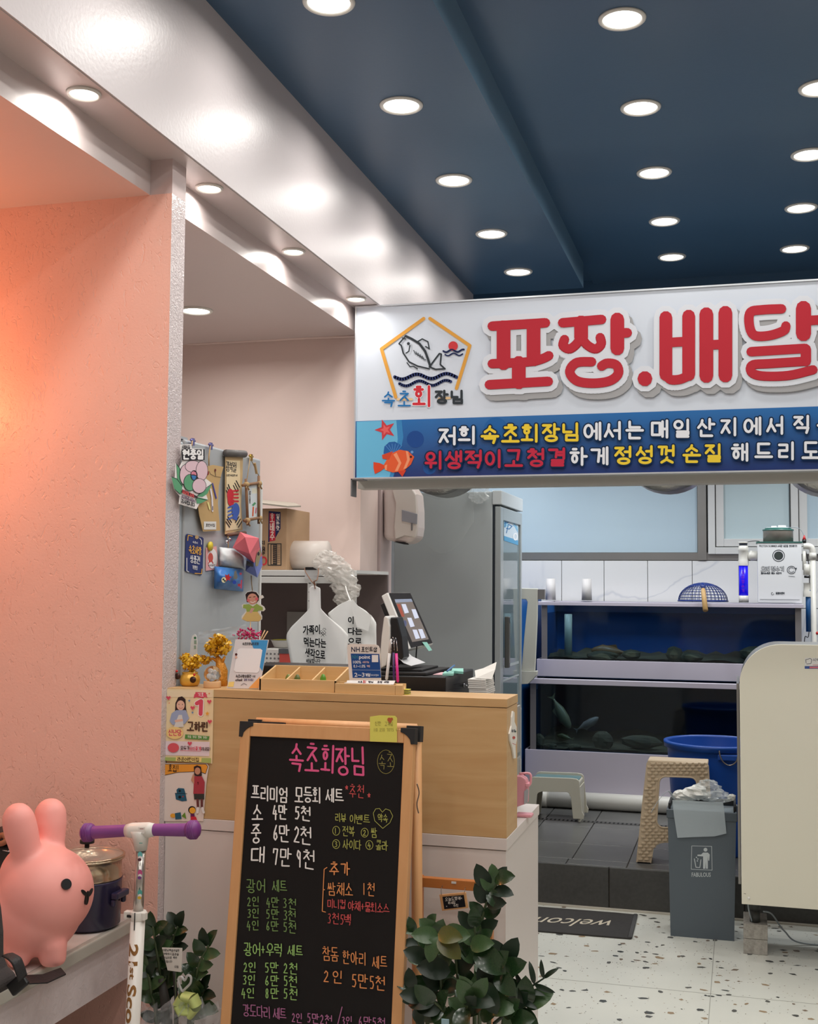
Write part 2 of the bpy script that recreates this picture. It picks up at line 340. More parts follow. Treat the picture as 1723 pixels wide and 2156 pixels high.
# kitchen platform with its tiles
ZK = .193
kf = struct('floor_kitchen', B().box((-2.6, 5.70, 0), (3.5, 8.1, ZK-.012)), m_grout)
def tile(parent, a, c, m, bev=.0015, name='tile'):
    return obj(name, B().box(a, c), m, parent, bevel=bev, seg=1)
ys = [5.69, 5.80, 6.145, 6.585, 7.11, 7.6, 8.0]
for i in range(len(ys)-1):
    xs = [-2.55, -1.98, -1.40, -.815, -.53, 0, .3, .9, 1.5, 2.1] if i in (0,) else [-2.55, -1.98, -1.40, -1.08, -.80, -.53, .05, .6, 1.2, 1.8]
    for k in range(len(xs)-1):
        tile(kf, (xs[k]+.0025, ys[i]+.0025, ZK-.012), (xs[k+1]-.0025, ys[i+1]-.0025, ZK), m_dtile)
for x0, x1 in ((-1.83, -1.22), (-1.215, -.612), (-.607, -.002), (.003, .61), (.615, 1.22)):
    tile(kf, (x0, 5.678, .004), (x1, 5.70, ZK-.002), m_rtile)
struct('trim_8', B().box((-2.6, 5.655, 0), (3.4, 5.68, .006)), mat('grout_line', (190, 184, 170), .8))
# drain channel
dr = thing('floor_drain', 'long narrow slotted metal drain channel set in the dark kitchen floor tiles', 'drain', (-.75, 6.72, ZK))
b = B().box((-1.16, 6.70, ZK), (-.30, 6.752, ZK+.0012)); obj('grate', b, mat('steel_dull', (110, 110, 108), .4, .9), dr)
b = B()
for i in range(36): b.box((-1.145+i*.0235, 6.708, ZK+.0012), (-1.145+i*.0235+.010, 6.745, ZK+.0018))
obj('slot', b, mat('slot_black', (18, 18, 18), .8), dr, kind='stuff')
# terrazzo chips
CH = [mat('chip_%d' % i, c, .4) for i, c in enumerate(((66, 68, 66), (84, 84, 80), (120, 104, 88), (150, 128, 100), (150, 148, 140)))]
b = B(); rnd = random.Random(3)
for i in range(2300):
    x, y = rnd.uniform(-1.1, 1.3), rnd.uniform(3.85, 5.65)
    big = rnd.random() < .18
    L, Wd = (rnd.uniform(.016, .044), rnd.uniform(.006, .016)) if big else (rnd.uniform(.002, .008), rnd.uniform(.002, .004))
    a = rnd.uniform(-.5, .5) if rnd.random() < .7 else rnd.uniform(0, 3.1); n = rnd.randint(4, 7); pts = []
    for k in range(n):
        q = 6.283*k/n; rr = rnd.uniform(.6, 1.1); px, py = L/2*math.cos(q)*rr, Wd*math.sin(q)*rr*1.1
        pts.append((x+px*math.cos(a)-py*math.sin(a), y+px*math.sin(a)+py*math.cos(a), .0004+i % 7*.00003))
    b.add(pts, [tuple(range(n))], rnd.choice([0, 0, 1, 1, 2, 3] if big else [1, 2, 3, 4]))
obj('terrazzo_chips', b, CH, bpy.data.objects['floor'], kind='stuff')
b = B().box((-.125, 3.85, 0), (-.122, 5.6, .0006)).box((-1.2, 4.62, 0), (1.3, 4.623, .0006)); obj('seam', b, mat('seam', (160, 160, 152), .8), bpy.data.objects['floor'])
# back wall with marble tiles, windows
m_mtile = mat('marble_tile', (222, 222, 222), .15, noise=(.75, .035, 1.0), rgb2=(214, 215, 216))
nt = m_mtile.node_tree
for n in nt.nodes:
    if n.type == 'VALTORGB':
        e = n.color_ramp.elements; e[0].position = .503; e[1].position = .521
        e[0].color = e[1].color = (*lin((226, 226, 225)), 1); q = e.new(.512); q.color = (*lin((204, 206, 210)), 1)
wb = struct('wall_back', B().box((-2.6, 8.02, 0), (3.5, 8.1, 1.74)).box((-2.6, 8.06, 1.74), (3.5, 8.1, 2.6)), mat('wall_grout', (150, 150, 148), .8))
tx = [-2.34, -2.045, -1.75, -1.458, -1.171, -.886, -.598, -.309, -.013, .28, .575, .87, 1.165]
for k in range(len(tx)-1):
    for z0, z1 in ((.2, .785), (.789, 1.375), (1.379, 1.681)):
        tile(wb, (tx[k]+.0018, 8.0, z0), (tx[k+1]-.0018, 8.02, z1), m_mtile)
m_pvc = mat('white_window_plastic', (208, 208, 206), .35)
m_steel = mat('brushed_steel', (150, 148, 145), .38, .85, bump=(60, .05), stretch=(1, 1, .1))
m_film = mat('frosted_blue_film', (176, 196, 208), .45, noise=(2, .3), rgb2=(182, 202, 212))
m_film2 = mat('frosted_pale_film', (186, 204, 208), .45)
w1 = struct('window_1', B().box((-2.3, 8.0, 1.685), (3.3, 8.03, 1.735)).box((-.272, 7.99, 1.685), (-.216, 8.03, 2.6)), m_steel)
obj('glass_panel', B().box((-2.3, 8.01, 1.737), (-.275, 8.02, 2.6)), m_film, w1)
w2 = thing('window_2', None, None, (-.2, 8.0, 1.7), kind='structure')
def fr(x0, x1, z0, z1, t, y0, y1): return B().box((x0, y0, z0), (x0+t, y1, z1)).box((x1-t, y0, z0), (x1, y1, z1)).box((x0+t, y0, z0), (x1-t, y1, z0+t)).box((x0+t, y0, z1-t), (x1-t, y1, z1))
obj('window_frame', fr(-.205, 1.4, 1.725, 2.6, .045, 7.97, 8.04), m_pvc, w2, bevel=.003)
obj('sash', fr(-.155, .36, 1.775, 2.6, .05, 7.985, 8.03), m_pvc, w2, bevel=.003)
obj('sash', fr(.365, 1.35, 1.775, 2.6, .05, 8.0, 8.035), m_pvc, w2, bevel=.003)
obj('gasket', B().box((.305, 7.983, 1.82), (.313, 7.986, 2.6)), mat('black_rubber', (20, 22, 26), .6), w2)
obj('pane', B().box((-.105, 8.005, 1.82), (.31, 8.012, 2.6)), m_film2, w2)
obj('pane', B().box((.415, 8.015, 1.82), (1.3, 8.02, 2.6)), m_film, w2)

# ================================================================== DOWNLIGHTS
m_trim = mat('light_trim', (225, 222, 215), .3)
m_lens = mat('light_lens', (255, 255, 250), .5, emis=((255, 250, 240), 6.0))
def area(name, loc, size, watts, col=(1, .965, .91), parent=None):
    d = bpy.data.lights.new(name, 'AREA'); d.shape = 'DISK'; d.size = size; d.energy = watts; d.color = col; d.spread = math.radians(165)
    o = bpy.data.objects.new(name, d); COL.objects.link(o); o.location = loc
    if parent: o.parent = parent
    return o
def downlight(r, label, group, loc):
    t = thing('ceiling_downlight', label, 'downlight', loc, group)
    p = t.location
    b = B().lathe([(r*.86, -.003), (r*.9, -.0065), (r*1.0, -.0075), (r*1.06, -.004), (r*1.08, 0), (r*.8, 0), (r*.8, -.003)], p, 40)
    obj('trim_ring', b, m_trim, t)
    obj('lens', B().lathe([(0.0001, -.0035), (r*.86, -.003)], p, 40), m_lens, t)
    return t
def place_lights(proto, spots, label_fn, watts, size, group):
    for i, p in enumerate(spots):
        if i == 0: t = proto
        else:
            t = proto.copy(); COL.objects.link(t); t.location = p
            for c in proto_children: c2 = c.copy(); COL.objects.link(c2); c2.parent = t
        t['label'] = label_fn(i); t['group'] = group
        area('lamp', (p[0], p[1], p[2]-.009), size, watts)
rows = [2.85, 3.55, 4.24, 4.93, 5.61, 6.2]
rk = [2.28, 2.97, 3.69, 4.44, 5.17, 5.84]
ordn = ['nearest to the camera', 'second nearest', 'third nearest', 'fourth nearest', 'fifth nearest', 'farthest']
spots = [(-1.075, y, ZL) for y in rk[1:]]
p0 = downlight(.068, 'x', 'x', spots[0]); proto_children = [c for c in bpy.data.objects if c.parent == p0]
place_lights(p0, spots, lambda i: 'round white downlight in the lowered blue ceiling strip beside the glossy fascia, %s' % ['first from camera', 'second from camera', 'third one', 'fourth one', 'nearest the banner'][i], LIGHT_W, .12, 'downlights in the lowered blue strip')
spots = [(-.333, y, ZU) for y in (3.547, 4.239, 4.934, 5.613, 6.24)]
p0 = downlight(.068, 'x', 'x', spots[0]); proto_children = [c for c in bpy.data.objects if c.parent == p0]
place_lights(p0, spots, lambda i: 'round downlight in middle row of the raised blue ceiling, %s' % ['first from camera', 'second from camera', 'third from camera', 'fourth from camera', 'last above the banner'][i], LIGHT_W, .12, 'downlights in the middle row')
spots = [(.28, y, ZU) for y in (4.225, 4.878, 5.567, 6.24)]
p0 = downlight(.068, 'x', 'x', spots[0]); proto_children = [c for c in bpy.data.objects if c.parent == p0]
place_lights(p0, spots, lambda i: 'round downlight at right photo edge in raised blue ceiling, %s' % ['first from camera', 'second from camera', 'third from camera', 'nearest banner'][i], LIGHT_W, .12, 'downlights in the right row')
spots = [(-1.455, y, ZS-.002) for y in (2.364, 3.035, 3.697, 4.379)]
p0 = downlight(.037, 'x', 'x', spots[0]); proto_children = [c for c in bpy.data.objects if c.parent == p0]
place_lights(p0, spots, lambda i: 'small round downlight in narrow soffit left of fascia, %s' % ['before the pink wall', 'just past the pink wall', 'third one', 'beside the banner'][i], .8, .065, 'downlights in the narrow soffit')
p0 = downlight(.06, 'round downlight in low grey ceiling of the recess, cut by the pink wall edge', 'recess downlight', (-1.985, 4.046, ZA))
area('lamp', (-1.985, 4.046, ZA-.01), .1, 5)
# the same grid of lamps goes on behind the camera and to the right, outside the photo
for x, z, ys_ in ((-1.075, ZL, (2.25, 1.5, .8, .1)), (-.333, ZU, (2.85, 2.1, 1.4, .7, 0)), (.28, ZU, (3.5, 2.8, 2.1, 1.4, .7, 0)), (1.1, ZU, (6.2, 5.4, 4.5, 3.4, 2.3, 1.2, 0)), (2.1, ZU, (5.6, 4.1, 2.6, 1.1))):
    for y in ys_: area('lamp', (x, y, z-.01), .12, LIGHT_W)
for x in (-1.455,):
    for y in (1.7, 1.0): area('lamp', (x, y, ZS-.01), .065, 1.3)
for x, y in ((-1.6, 7.3), (-.7, 7.0), (.5, 7.0), (1.6, 7.2)): area('lamp', (x, y, 2.59), .3, KITCHEN_W, (.93, .97, 1))
# warm lamp on the wall left of the photo
wl = thing('wall_lamp', 'warm glowing globe wall lamp on the pink wall beyond the left edge', 'lamp', (-2.3, 2.74, 2.0))
obj('globe', B().ell((-2.3, 2.70, 2.06), .05), mat('warm_globe', (255, 170, 90), .5, emis=((255, 140, 50), 12)), wl)
obj('bracket', B().tube([(-2.3, 2.80, 2.06), (-2.3, 2.745, 2.06)], .02), m_trim, wl)
d = bpy.data.lights.new('warm', 'POINT'); d.energy = WARM_W; d.color = (1, .33, .13); d.shadow_soft_size = .06
o = bpy.data.objects.new('warm', d); COL.objects.link(o); o.location = (-2.2, 2.52, 2.02)
# cable along recess ceiling
def cable(name, pts, r, m, label, cat='cable', parent=None, **k):
    b = B().tube(pts, r, 8); return obj(name, b, m, parent, label=label, cat=cat, **k)
def smooth_pts(pts, n=8):
    pts = [Vector(p) for p in pts]; out = []
    for i in range(len(pts)-1):
        p0, p1, p2, p3 = pts[max(i-1, 0)], pts[i], pts[i+1], pts[min(i+2, len(pts)-1)]
        for k in range(n):
            t = k/n; out.append(.5*((2*p1)+(-p0+p2)*t+(2*p0-5*p1+4*p2-p3)*t*t+(-p0+3*p1-3*p2+p3)*t**3))
    return out+[pts[-1]]
cable('ceiling_cable', smooth_pts([W(385, 718, Y=4.61), W(400, 724, Y=4.615), W(470, 721, Y=4.615), W(560, 716, Y=4.615), W(650, 711, Y=4.615), W(747, 708, Y=4.615)]), .006, m_pink, 'pink painted cable sagging along the recess ceiling corner')

# ================================================================== BANNER
SY = 4.50
sx0, sx1, sz0, sz1 = -1.497, 1.5, 1.928, 2.632
bn = thing('sign_banner', 'long white and blue banner sign with big red lettering hanging over the kitchen opening', 'sign', (0, SY, sz0))
obj('panel', B().box((sx0+.006, SY, sz0+.006), (sx1, SY+.055, sz1-.004)), mat('banner_white', (214, 222, 234), .28, spec=.5), bn)
obj('frame', B().box((sx0, SY-.006, sz1-.006), (sx1, SY+.06, sz1)).box((sx0, SY-.006, sz0), (sx1, SY+.06, sz0+.006)).box((sx0, SY-.006, sz0+.006), (sx0+.006, SY+.06, sz1-.006)), mat('alu', (215, 220, 225), .3, .6), bn)
def SP(x, y): return W(x, y, Y=SY-.0006)
A = Art(n=FRONT, m=lambda x, y: W(x, y, Y=SY), lift=.0005)
def strip(y0, y1, c0, c1, x0=751, x1=2400, n=1):
    A.rect(x0, y0, x1, y1, c0)
# blue band with printed gradient
m_band = mat('banner_band', (30, 80, 150), .28)
nt = m_band.node_tree; tc = nt.nodes.new('ShaderNodeTexCoord'); sp = nt.nodes.new('ShaderNodeSeparateXYZ'); mr = nt.nodes.new('ShaderNodeMapRange'); cr = nt.nodes.new('ShaderNodeValToRGB')
nt.links.new(tc.outputs['Object'], sp.inputs[0]); nt.links.new(sp.outputs['Z'], mr.inputs[0]); mr.inputs[1].default_value = 0; mr.inputs[2].default_value = .24
nt.links.new(mr.outputs[0], cr.inputs[0]); nt.links.new(cr.outputs[0], nt.nodes['Principled BSDF'].inputs['Base Color'])
cr.color_ramp.elements[0].color = (*lin((26, 48, 110)), 1); cr.color_ramp.elements[1].color = (*lin((34, 108, 176)), 1)
zb = W(748, 887, Y=SY).z
b = B(); b.add([(sx0+.006, SY-.0008, sz0+.006), (sx1, SY-.0008, sz0+.006), (sx1, SY-.0008, zb), (sx0+.006, SY-.0008, zb)], [(0, 1, 2, 3)]); obj('blue_band', b, m_band, bn)
A.z = .0012
A.poly([(751, 888), (835, 885), (838, 925), (832, 960), (820, 1006), (751, 1008)], (104, 178, 214))
A.poly([(835, 885), (838, 925), (832, 960), (820, 1006), (828, 1006), (842, 960), (850, 920), (846, 884)], (58, 130, 186))
A.disc(875, 925, 18, (30, 72, 140)).disc(905, 985, 14, (36, 84, 152)).disc(868, 952, 3, (110, 150, 200)).disc(1045, 905, 26, (36, 100, 168))
# starfish, shell, fish
def star(cx, cy, r, c, a0=-1.57, inner=.42, n=5): A.poly([(cx+(r if i % 2 == 0 else r*inner)*math.cos(a0+math.pi*i/n), cy+(r if i % 2 == 0 else r*inner)*math.sin(a0+math.pi*i/n)) for i in range(2*n)], c)
star(812, 905, 23, (196, 60, 68), -1.9); star(812, 905, 12, (222, 96, 96), -1.9)
A.poly([(808, 955), (810, 940), (820, 931), (832, 930), (843, 936), (850, 946), (848, 956), (830, 962)], (38, 92, 158))
for k in range(6): A.line([(830, 958), (812+k*7, 938-abs(k-2.5)*-1.5-4)], 1.2, (84, 136, 196))
A.poly([(787, 973), (800, 975), (815, 982), (802, 992), (790, 998), (787, 985)], (214, 70, 40))
A.poly([(808, 980), (822, 956), (842, 947), (860, 950), (873, 962), (866, 978), (850, 992), (828, 995), (812, 990)], (222, 92, 52))
A.poly([(828, 950), (805, 958), (806, 966), (820, 968)], (206, 72, 44)); A.poly([(838, 992), (848, 1004), (856, 990)], (206, 66, 44))
A.poly([(829, 957), (840, 975), (832, 992), (838, 992), (846, 975), (836, 953)], (236, 150, 110)); A.poly([(855, 949), (858, 968), (850, 988), (856, 986), (864, 968), (860, 951)], (236, 150, 110))
A.poly([(811, 980), (816, 978), (815, 990), (811, 990)], (236, 150, 110)); A.disc(866, 962, 2.4, (60, 30, 30))
# logo
OR = (222, 160, 70); NV = (40, 52, 100); DK = (50, 56, 62)
A.line([(893, 671), (804, 735), (834, 836)], 7, OR); A.line([(906, 671), (990, 728), (962, 818)], 7, OR)
A.line([(838, 841), (868, 841)], 5, (230, 196, 150)); A.line([(925, 840), (948, 838)], 5, (230, 196, 150))
def wave(x0, x1, y, amp, t, c, n=24, ph=0, per=44): A.line([(x0+(x1-x0)*i/n, y+amp*math.sin(ph+6.283*(x1-x0)*i/n/per)-.02*(x1-x0)*i/n) for i in range(n+1)], t, c)
wave(832, 962, 794, 5, 7, NV, per=62); wave(842, 950, 808, 5, 6, NV, per=56)
wave(934, 978, 740, 2.5, 3, NV, per=24); wave(938, 975, 747, 2.5, 3, NV, per=24); A.disc(955, 729, 10, (206, 60, 66)); wave(934, 978, 739, 2.5, 3, NV, per=24)
for l, t in (([(855, 708), (841, 724), (846, 728), (850, 744), (862, 762), (880, 771), (905, 777)], 3), ([(855, 708), (868, 714), (884, 724), (896, 740), (902, 756), (907, 772)], 5), ([(905, 773), (926, 745), (930, 746), (928, 768), (938, 777), (918, 778), (905, 773)], 3.4),
             ([(880, 720), (890, 714), (902, 720), (905, 735), (897, 730)], 2.6), ([(858, 764), (864, 772), (872, 772), (880, 777)], 2.2), ([(864, 728), (862, 740), (856, 744)], 2.4), ([(848, 712), (855, 714)], 2.4)): A.line(l, t, DK)
for k in range(5): A.line([(872+k*4.5, 738+k*3), (876+k*4.5, 746+k*3), (880+k*4.5, 746+k*3)], 1.6, DK)
A.disc(861, 724, 3.2, DK)
A.write('속초', 806, 826, 26, 30, 3.4, (30, 112, 176), gap=.28)
A.write('회', 872, 815, 38, 40, 8, (246, 246, 250)); A.write('회', 872, 815, 38, 40, 5.8, (206, 50, 62)); A.write('장님', 918, 824, 26, 25, 5.2, DK, gap=.28)
# big red letters
def curve(pts): return [(p.x, p.y) for p in smooth_pts([(x, y, 0) for x, y in pts], 5)]
BIG = [([(1038, 688), (1150, 681)], 20), ([(1062, 690), (1062, 766)], 29), ([(1125, 688), (1125, 758)], 29), (curve([(1038, 767), (1115, 763), (1142, 757), (1157, 750)]), 19), ([(1094, 765), (1094, 806)], 29), ([(1032, 811), (1156, 804)], 20),
       ([(1186, 681), (1268, 674)], 20), ([(1225, 680), (1225, 712)], 29), (curve([(1225, 712), (1214, 727), (1200, 736), (1187, 729), (1190, 716)]), 17), (curve([(1225, 712), (1238, 728), (1255, 736), (1267, 726), (1265, 712)]), 17),
       ([(1301, 674), (1301, 735)], 29), ([(1301, 703), (1322, 702)], 20),
       (curve([(1247, 763), (1215, 765), (1201, 784), (1216, 803), (1250, 808), (1285, 803), (1303, 788), (1299, 770), (1280, 766), (1268, 772)]), 20),
       ([(1359, 798), (1359, 799)], 31), ([(1403, 670), (1403, 790)], 27), ([(1451, 667), (1451, 790)], 27), ([(1403, 723), (1451, 720)], 20), (curve([(1403, 788), (1412, 800), (1432, 800), (1451, 792)]), 20),
       ([(1488, 663), (1488, 793)], 29), ([(1528, 660), (1528, 792)], 29), ([(1488, 728), (1528, 726)], 20),
       (curve([(1646, 652), (1605, 654), (1580, 660), (1579, 690), (1590, 708), (1620, 708), (1650, 698), (1655, 688)]), 20), ([(1692, 651), (1692, 704)], 32), ([(1692, 677), (1730, 675)], 20),
       ([(1582, 742), (1696, 735)], 20), ([(1697, 737), (1697, 762)], 22), (curve([(1697, 762), (1620, 767), (1585, 770), (1583, 785), (1605, 793), (1660, 792), (1712, 780)]), 19)]
A.z += .0002
for off, ex, col in (((9, 12), 24, (168, 168, 170)), ((0, 0), 24, (222, 226, 234)), ((0, 0), 0, (188, 44, 58))):
    A.strokes([[(x+off[0], y+off[1]) for x, y in st] for st, t in BIG], 20+ex, col, mod=9999, dz=5e-6); A.z += .0012
    k_ = 0
    for st, t in BIG:
        A.strokes([[(x+off[0], y+off[1]) for x, y in st]], t+ex, col, k0=k_, mod=9999, dz=5e-6); k_ += 2*len(st)
    A.z += .0012
# sentence lines
WH = (232, 234, 240); YE = (238, 206, 60); RD = (196, 44, 70); OUT = (14, 40, 70)
L1 = [('저', 927, WH), ('희', 969, WH), ('속', 1016, YE), ('초', 1059, YE), ('회', 1101, YE), ('장', 1144, YE), ('님', 1187, YE), ('에', 1231, WH), ('서', 1274, WH), ('는', 1320, WH), ('매', 1373, WH), ('일', 1420, WH), ('산', 1470, WH), ('지', 1519, WH), ('에', 1567, WH), ('서', 1615, WH), ('직', 1672, WH), ('송', 1722, WH)]
L2 = [('위', 899, RD), ('생', 940, RD), ('적', 982, RD), ('이', 1024, RD), ('고', 1066, RD), ('청', 1113, RD), ('결', 1157, RD), ('하', 1202, WH), ('게', 1246, WH), ('정', 1296, YE), ('성', 1341, YE), ('껏', 1387, YE), ('손', 1440, YE), ('질', 1486, YE), ('해', 1541, WH), ('드', 1591, WH), ('리', 1640, WH), ('도', 1690, WH)]
for ex, pas in ((5.5, 0), (0, 1)):
    for L_, ya, yb, x0_ in ((L1, 902, 877, 927), (L2, 953, 932, 899)):
        for ch, x, c in L_:
            y = ya+(yb-ya)*(x-x0_)/(1700-x0_); A.write(ch, x, y, 35, 34, 5.6+ex, c if pas else OUT); A.z -= .0001
    A.z += .0003
A.out('lettering', bn)
obj('bracket', B().box((-1.49, 4.44, 1.855), (-1.485, 4.5, 1.925)).box((-1.49, 4.44, 1.92), (-1.44, 4.5, 1.925)), mat('grey_metal', (120, 120, 122), .5, .6), bn)
struct('trim_9', B().box((-1.50, 4.56, 1.895), (2.5, 4.64, 1.955)), mat('beam_grey', (176, 174, 168), .5))
# ================================================================== COUNTER
CY = 2.83; cx0, cx1 = -1.449, -.546
m_wood = mat('oak_laminate', (196, 154, 104), .45, noise=(3.2, .28, 1.2), rgb2=(212, 176, 126), stretch=(1, 1, 9), bump=(9, .05))
m_wood2 = mat('light_pine', (214, 174, 118), .5, noise=(5, .3, .6), rgb2=(226, 190, 138), stretch=(1, 1, 12))
m_frame = mat('board_frame_wood', (208, 152, 100), .5, noise=(4, .3, .4), rgb2=(218, 164, 112), stretch=(14, 14, 1))
m_cwhite = mat('white_laminate', (222, 212, 206), .4)
m_black = mat('black_plastic', (22, 22, 24), .4)
m_blackm = mat('black_matt', (30, 29, 30), .7)
m_wpl = mat('white_plastic', (226, 224, 220), .35)
ct = thing('shop_counter', 'white shop counter with oak front riser standing behind the chalkboard', 'counter', (-1.0, 3.07, 0))
obj('body', B().box((cx0, CY+.003, 0), (-.549, 3.30, .868)), m_cwhite, ct)
obj('worktop', B().box((cx0, CY, .87), (cx1, 3.302, .898)), m_cwhite, ct, bevel=.001)
obj('riser_front', B().box((cx0, CY+.001, .8985), (cx1-.001, CY+.02, 1.208)).box((cx1-.019, CY+.02, .8985), (cx1-.001, 2.97, 1.208)), m_wood, ct, bevel=.0008)
obj('riser_top', B().box((cx0, CY, 1.2095), (cx1, 2.972, 1.230)), m_wood, ct, bevel=.0008)
ZT = 1.2302
# small printed posters taped to the counter front
def paper_front(name, px, label, cat, Y, th=.0008, paint=(235, 230, 220)):
    pts = [W(x, y, Y=Y) for x, y in px]
    t = thing(name, label, cat, (sum(p.x for p in pts)/len(pts), Y, min(p.z for p in pts)))
    obj('sheet', B().prism(pts, (0, th, 0)), mat('sheet_%d_%d_%d' % paint, paint, .6), t)
    return t, Art((0, Y, 0), FRONT)
PY = CY-.0014
t, A = paper_front('election_poster', [(350, 1450), (450, 1452), (447, 1608), (344, 1601)], 'cream childish poster with big pink number one and a girl photo, taped to counter', 'poster', PY, paint=(246, 222, 176))
A.rect(352, 1453, 448, 1468, (246, 226, 190)); PK = (222, 84, 104)
A.poly([(350, 1560), (442, 1562), (441, 1592), (346, 1590)], (240, 222, 226))
A.poly([(410, 1461), (437, 1462), (434, 1468), (437, 1470), (436, 1463), (428, 1470), (414, 1468), (408, 1470)], PK).poly([(412, 1457), (434, 1458), (435, 1468), (411, 1467)], PK); A.write('기호', 417, 1459, 6, 7, .9, (255, 235, 235))
A.line([(415, 1481), (424, 1476), (423, 1503)], 12, (250, 240, 235)); A.line([(415, 1481), (424, 1476), (423, 1503)], 8.5, PK)
HR = (60, 42, 40); SK = (238, 190, 166)
A.poly([(370, 1480), (376, 1468), (384, 1466), (391, 1472), (392, 1490), (394, 1500), (388, 1500), (372, 1498), (369, 1500)], HR)
A.disc(381, 1485, 8.6, SK, 10.5); A.line([(378, 1490), (381, 1492), (385, 1490)], .9, (190, 90, 90)); A.disc(377.5, 1483, .9, HR).disc(385, 1483, .9, HR)
A.poly([(372, 1495), (392, 1495), (399, 1512), (390, 1524), (364, 1526), (358, 1518), (362, 1502)], (166, 176, 204)); A.poly([(377, 1505), (384, 1505), (388, 1530), (366, 1532)], (226, 222, 216)); A.line([(371, 1518), (384, 1516)], 5, SK)
A.write('고하린', 395, 1520, 13.5, 18, 3, (84, 58, 44), gap=.12, dy=.03)
A.disc(369, 1543, 18, (250, 214, 140), 13); A.write('신난당', 356, 1536, 8.5, 12, 1.7, PK, gap=.08, dy=.02)
A.poly([(391, 1546), (442, 1550), (440, 1558), (390, 1555)], (96, 150, 76)); A.write('웃음 가득! 행복 가득!', 396, 1548, 3.6, 5, .6, (240, 240, 220), dy=.06)
A.disc(366, 1574, 12, (226, 96, 104), 10); A.write('모두가', 381, 1571, 6, 7, 1, (80, 50, 46)); A.write('사이좋게', 400, 1572, 5.6, 7, 1, PK); A.write('지내요!', 425, 1573, 5.2, 7, 1, (80, 50, 46)); A.line([(380, 1580), (424, 1581)], .8, PK)
A.poly([(345, 1594), (445, 1596), (445, 1606), (345, 1601)], (176, 192, 110)); A.poly([(372, 1592), (426, 1594), (425, 1604), (371, 1602)], (246, 220, 140)); A.write('라온어린이집', 375, 1594, 7, 7.5, 1.2, (90, 62, 40), gap=.1, dy=.03)
for x, y, c in ((356, 1469, PK), (442, 1477, PK), (407, 1490, PK), (443, 1519, PK), (401, 1565, PK)): A.poly([(x, y+5), (x-5, y-1), (x-3, y-4), (x, y-2), (x+3, y-4), (x+5, y-1)], c)
for x, y, c, r in ((400, 1475, (90, 140, 190), 3), (407, 1500, (90, 140, 190), 3), (438, 1502, (240, 170, 60), 5), (442, 1460, (230, 150, 90), 2.4), (358, 1480, (230, 120, 90), 1.8)): star(x, y, r, c)
A.out('print', t)
t, A = paper_front('child_drawing', [(346, 1607), (436, 1608), (440, 1614), (437, 1630), (434, 1655), (428, 1729), (344, 1729)], "child's drawing with orange header strip and a girl figure, taped below the poster", 'drawing', PY-.001, paint=(236, 220, 210))
A.poly([(347, 1609), (434, 1609), (438, 1614), (433, 1629), (420, 1624), (375, 1626), (347, 1632)], (240, 160, 60)); A.line([(347, 1609), (434, 1609), (438, 1614), (433, 1629), (420, 1624), (375, 1626), (347, 1632)], .9, (30, 24, 24)); A.line([(347, 1632), (344, 1727)], .9, (30, 24, 24))
A.write('효집!', 354, 1611, 9, 13, 1.3, (30, 24, 24), jit=.05); TQ = (48, 96, 120)
A.poly([(372, 1663), (376, 1659), (388, 1660), (391, 1670), (394, 1686), (384, 1687), (371, 1683), (369, 1670), (373, 1670)], TQ); A.line([(369, 1670), (394, 1671)], 1, (20, 24, 30)); A.disc(379, 1665, 2.5, (26, 26, 30)).disc(379, 1678, 3, (26, 26, 30)).disc(386, 1677, 1.5, (190, 60, 60))
A.disc(365, 1717, 6, (240, 170, 60), 4.5); A.poly([(369, 1712), (381, 1710), (383, 1724), (370, 1725)], TQ); A.poly([(383, 1718), (390, 1710), (393, 1724)], (110, 150, 50))
A.disc(405, 1705, 8, (30, 24, 24)); A.disc(406, 1706, 6.5, (244, 176, 60)); A.poly([(402, 1713), (410, 1713), (411, 1721), (402, 1721)], (110, 40, 90)); A.poly([(403, 1719), (413, 1719), (416, 1726), (402, 1726)], (214, 50, 70))
A.poly([(409, 1614), (416, 1611), (424, 1614), (426, 1632), (422, 1636), (410, 1632)], HR); A.disc(417, 1623, 6, (206, 150, 120), 7.5)
A.poly([(410, 1634), (426, 1634), (432, 1646), (431, 1671), (408, 1671), (409, 1650)], (176, 66, 76)); A.poly([(410, 1634), (408, 1628), (403, 1642), (410, 1650)], (206, 150, 120)); A.poly([(409, 1671), (431, 1671), (431, 1683), (410, 1683)], (60, 60, 56))
A.line([(417, 1684), (418, 1700)], 5, (110, 60, 58)); A.line([(426, 1684), (426, 1700)], 5, (110, 60, 58)); A.line([(418, 1701), (417, 1710)], 5, (236, 232, 230)); A.line([(427, 1701), (430, 1710)], 5, (236, 232, 230)); A.write('7', 417, 1646, 4, 6, .9, (90, 20, 30))
A.out('print', t)
# paper craft pinned on right end of riser
xe = cx1-.001
t = thing('paper_craft', 'small white paper cut-out craft hanging on right end of the oak counter', 'craft', W(1080, 1594, X=xe+.002))
pts = [(1081, 1497), (1084, 1500), (1084, 1520), (1088, 1530), (1089, 1556), (1086, 1572), (1087, 1596), (1083, 1597), (1080, 1575), (1075, 1560), (1074, 1545), (1078, 1528), (1079, 1510)]
obj('sheet', B().prism([W(x, y, X=xe+.0045) for x, y in pts], (-.004, 0, 0)), mat('sheet_235_230_220', (235, 230, 220)), t)
A = Art(n=RIGHT, m=lambda x, y: W(x, y, X=xe+.0046)); A.disc(1082, 1553, 3, (190, 80, 70)).disc(1085, 1540, 2, (70, 100, 80)); A.write('하트', 1077, 1536, 4, 6, .7, (70, 70, 90)); A.line([(1079, 1565), (1086, 1568)], 1, (190, 90, 90)); A.out('print', t)

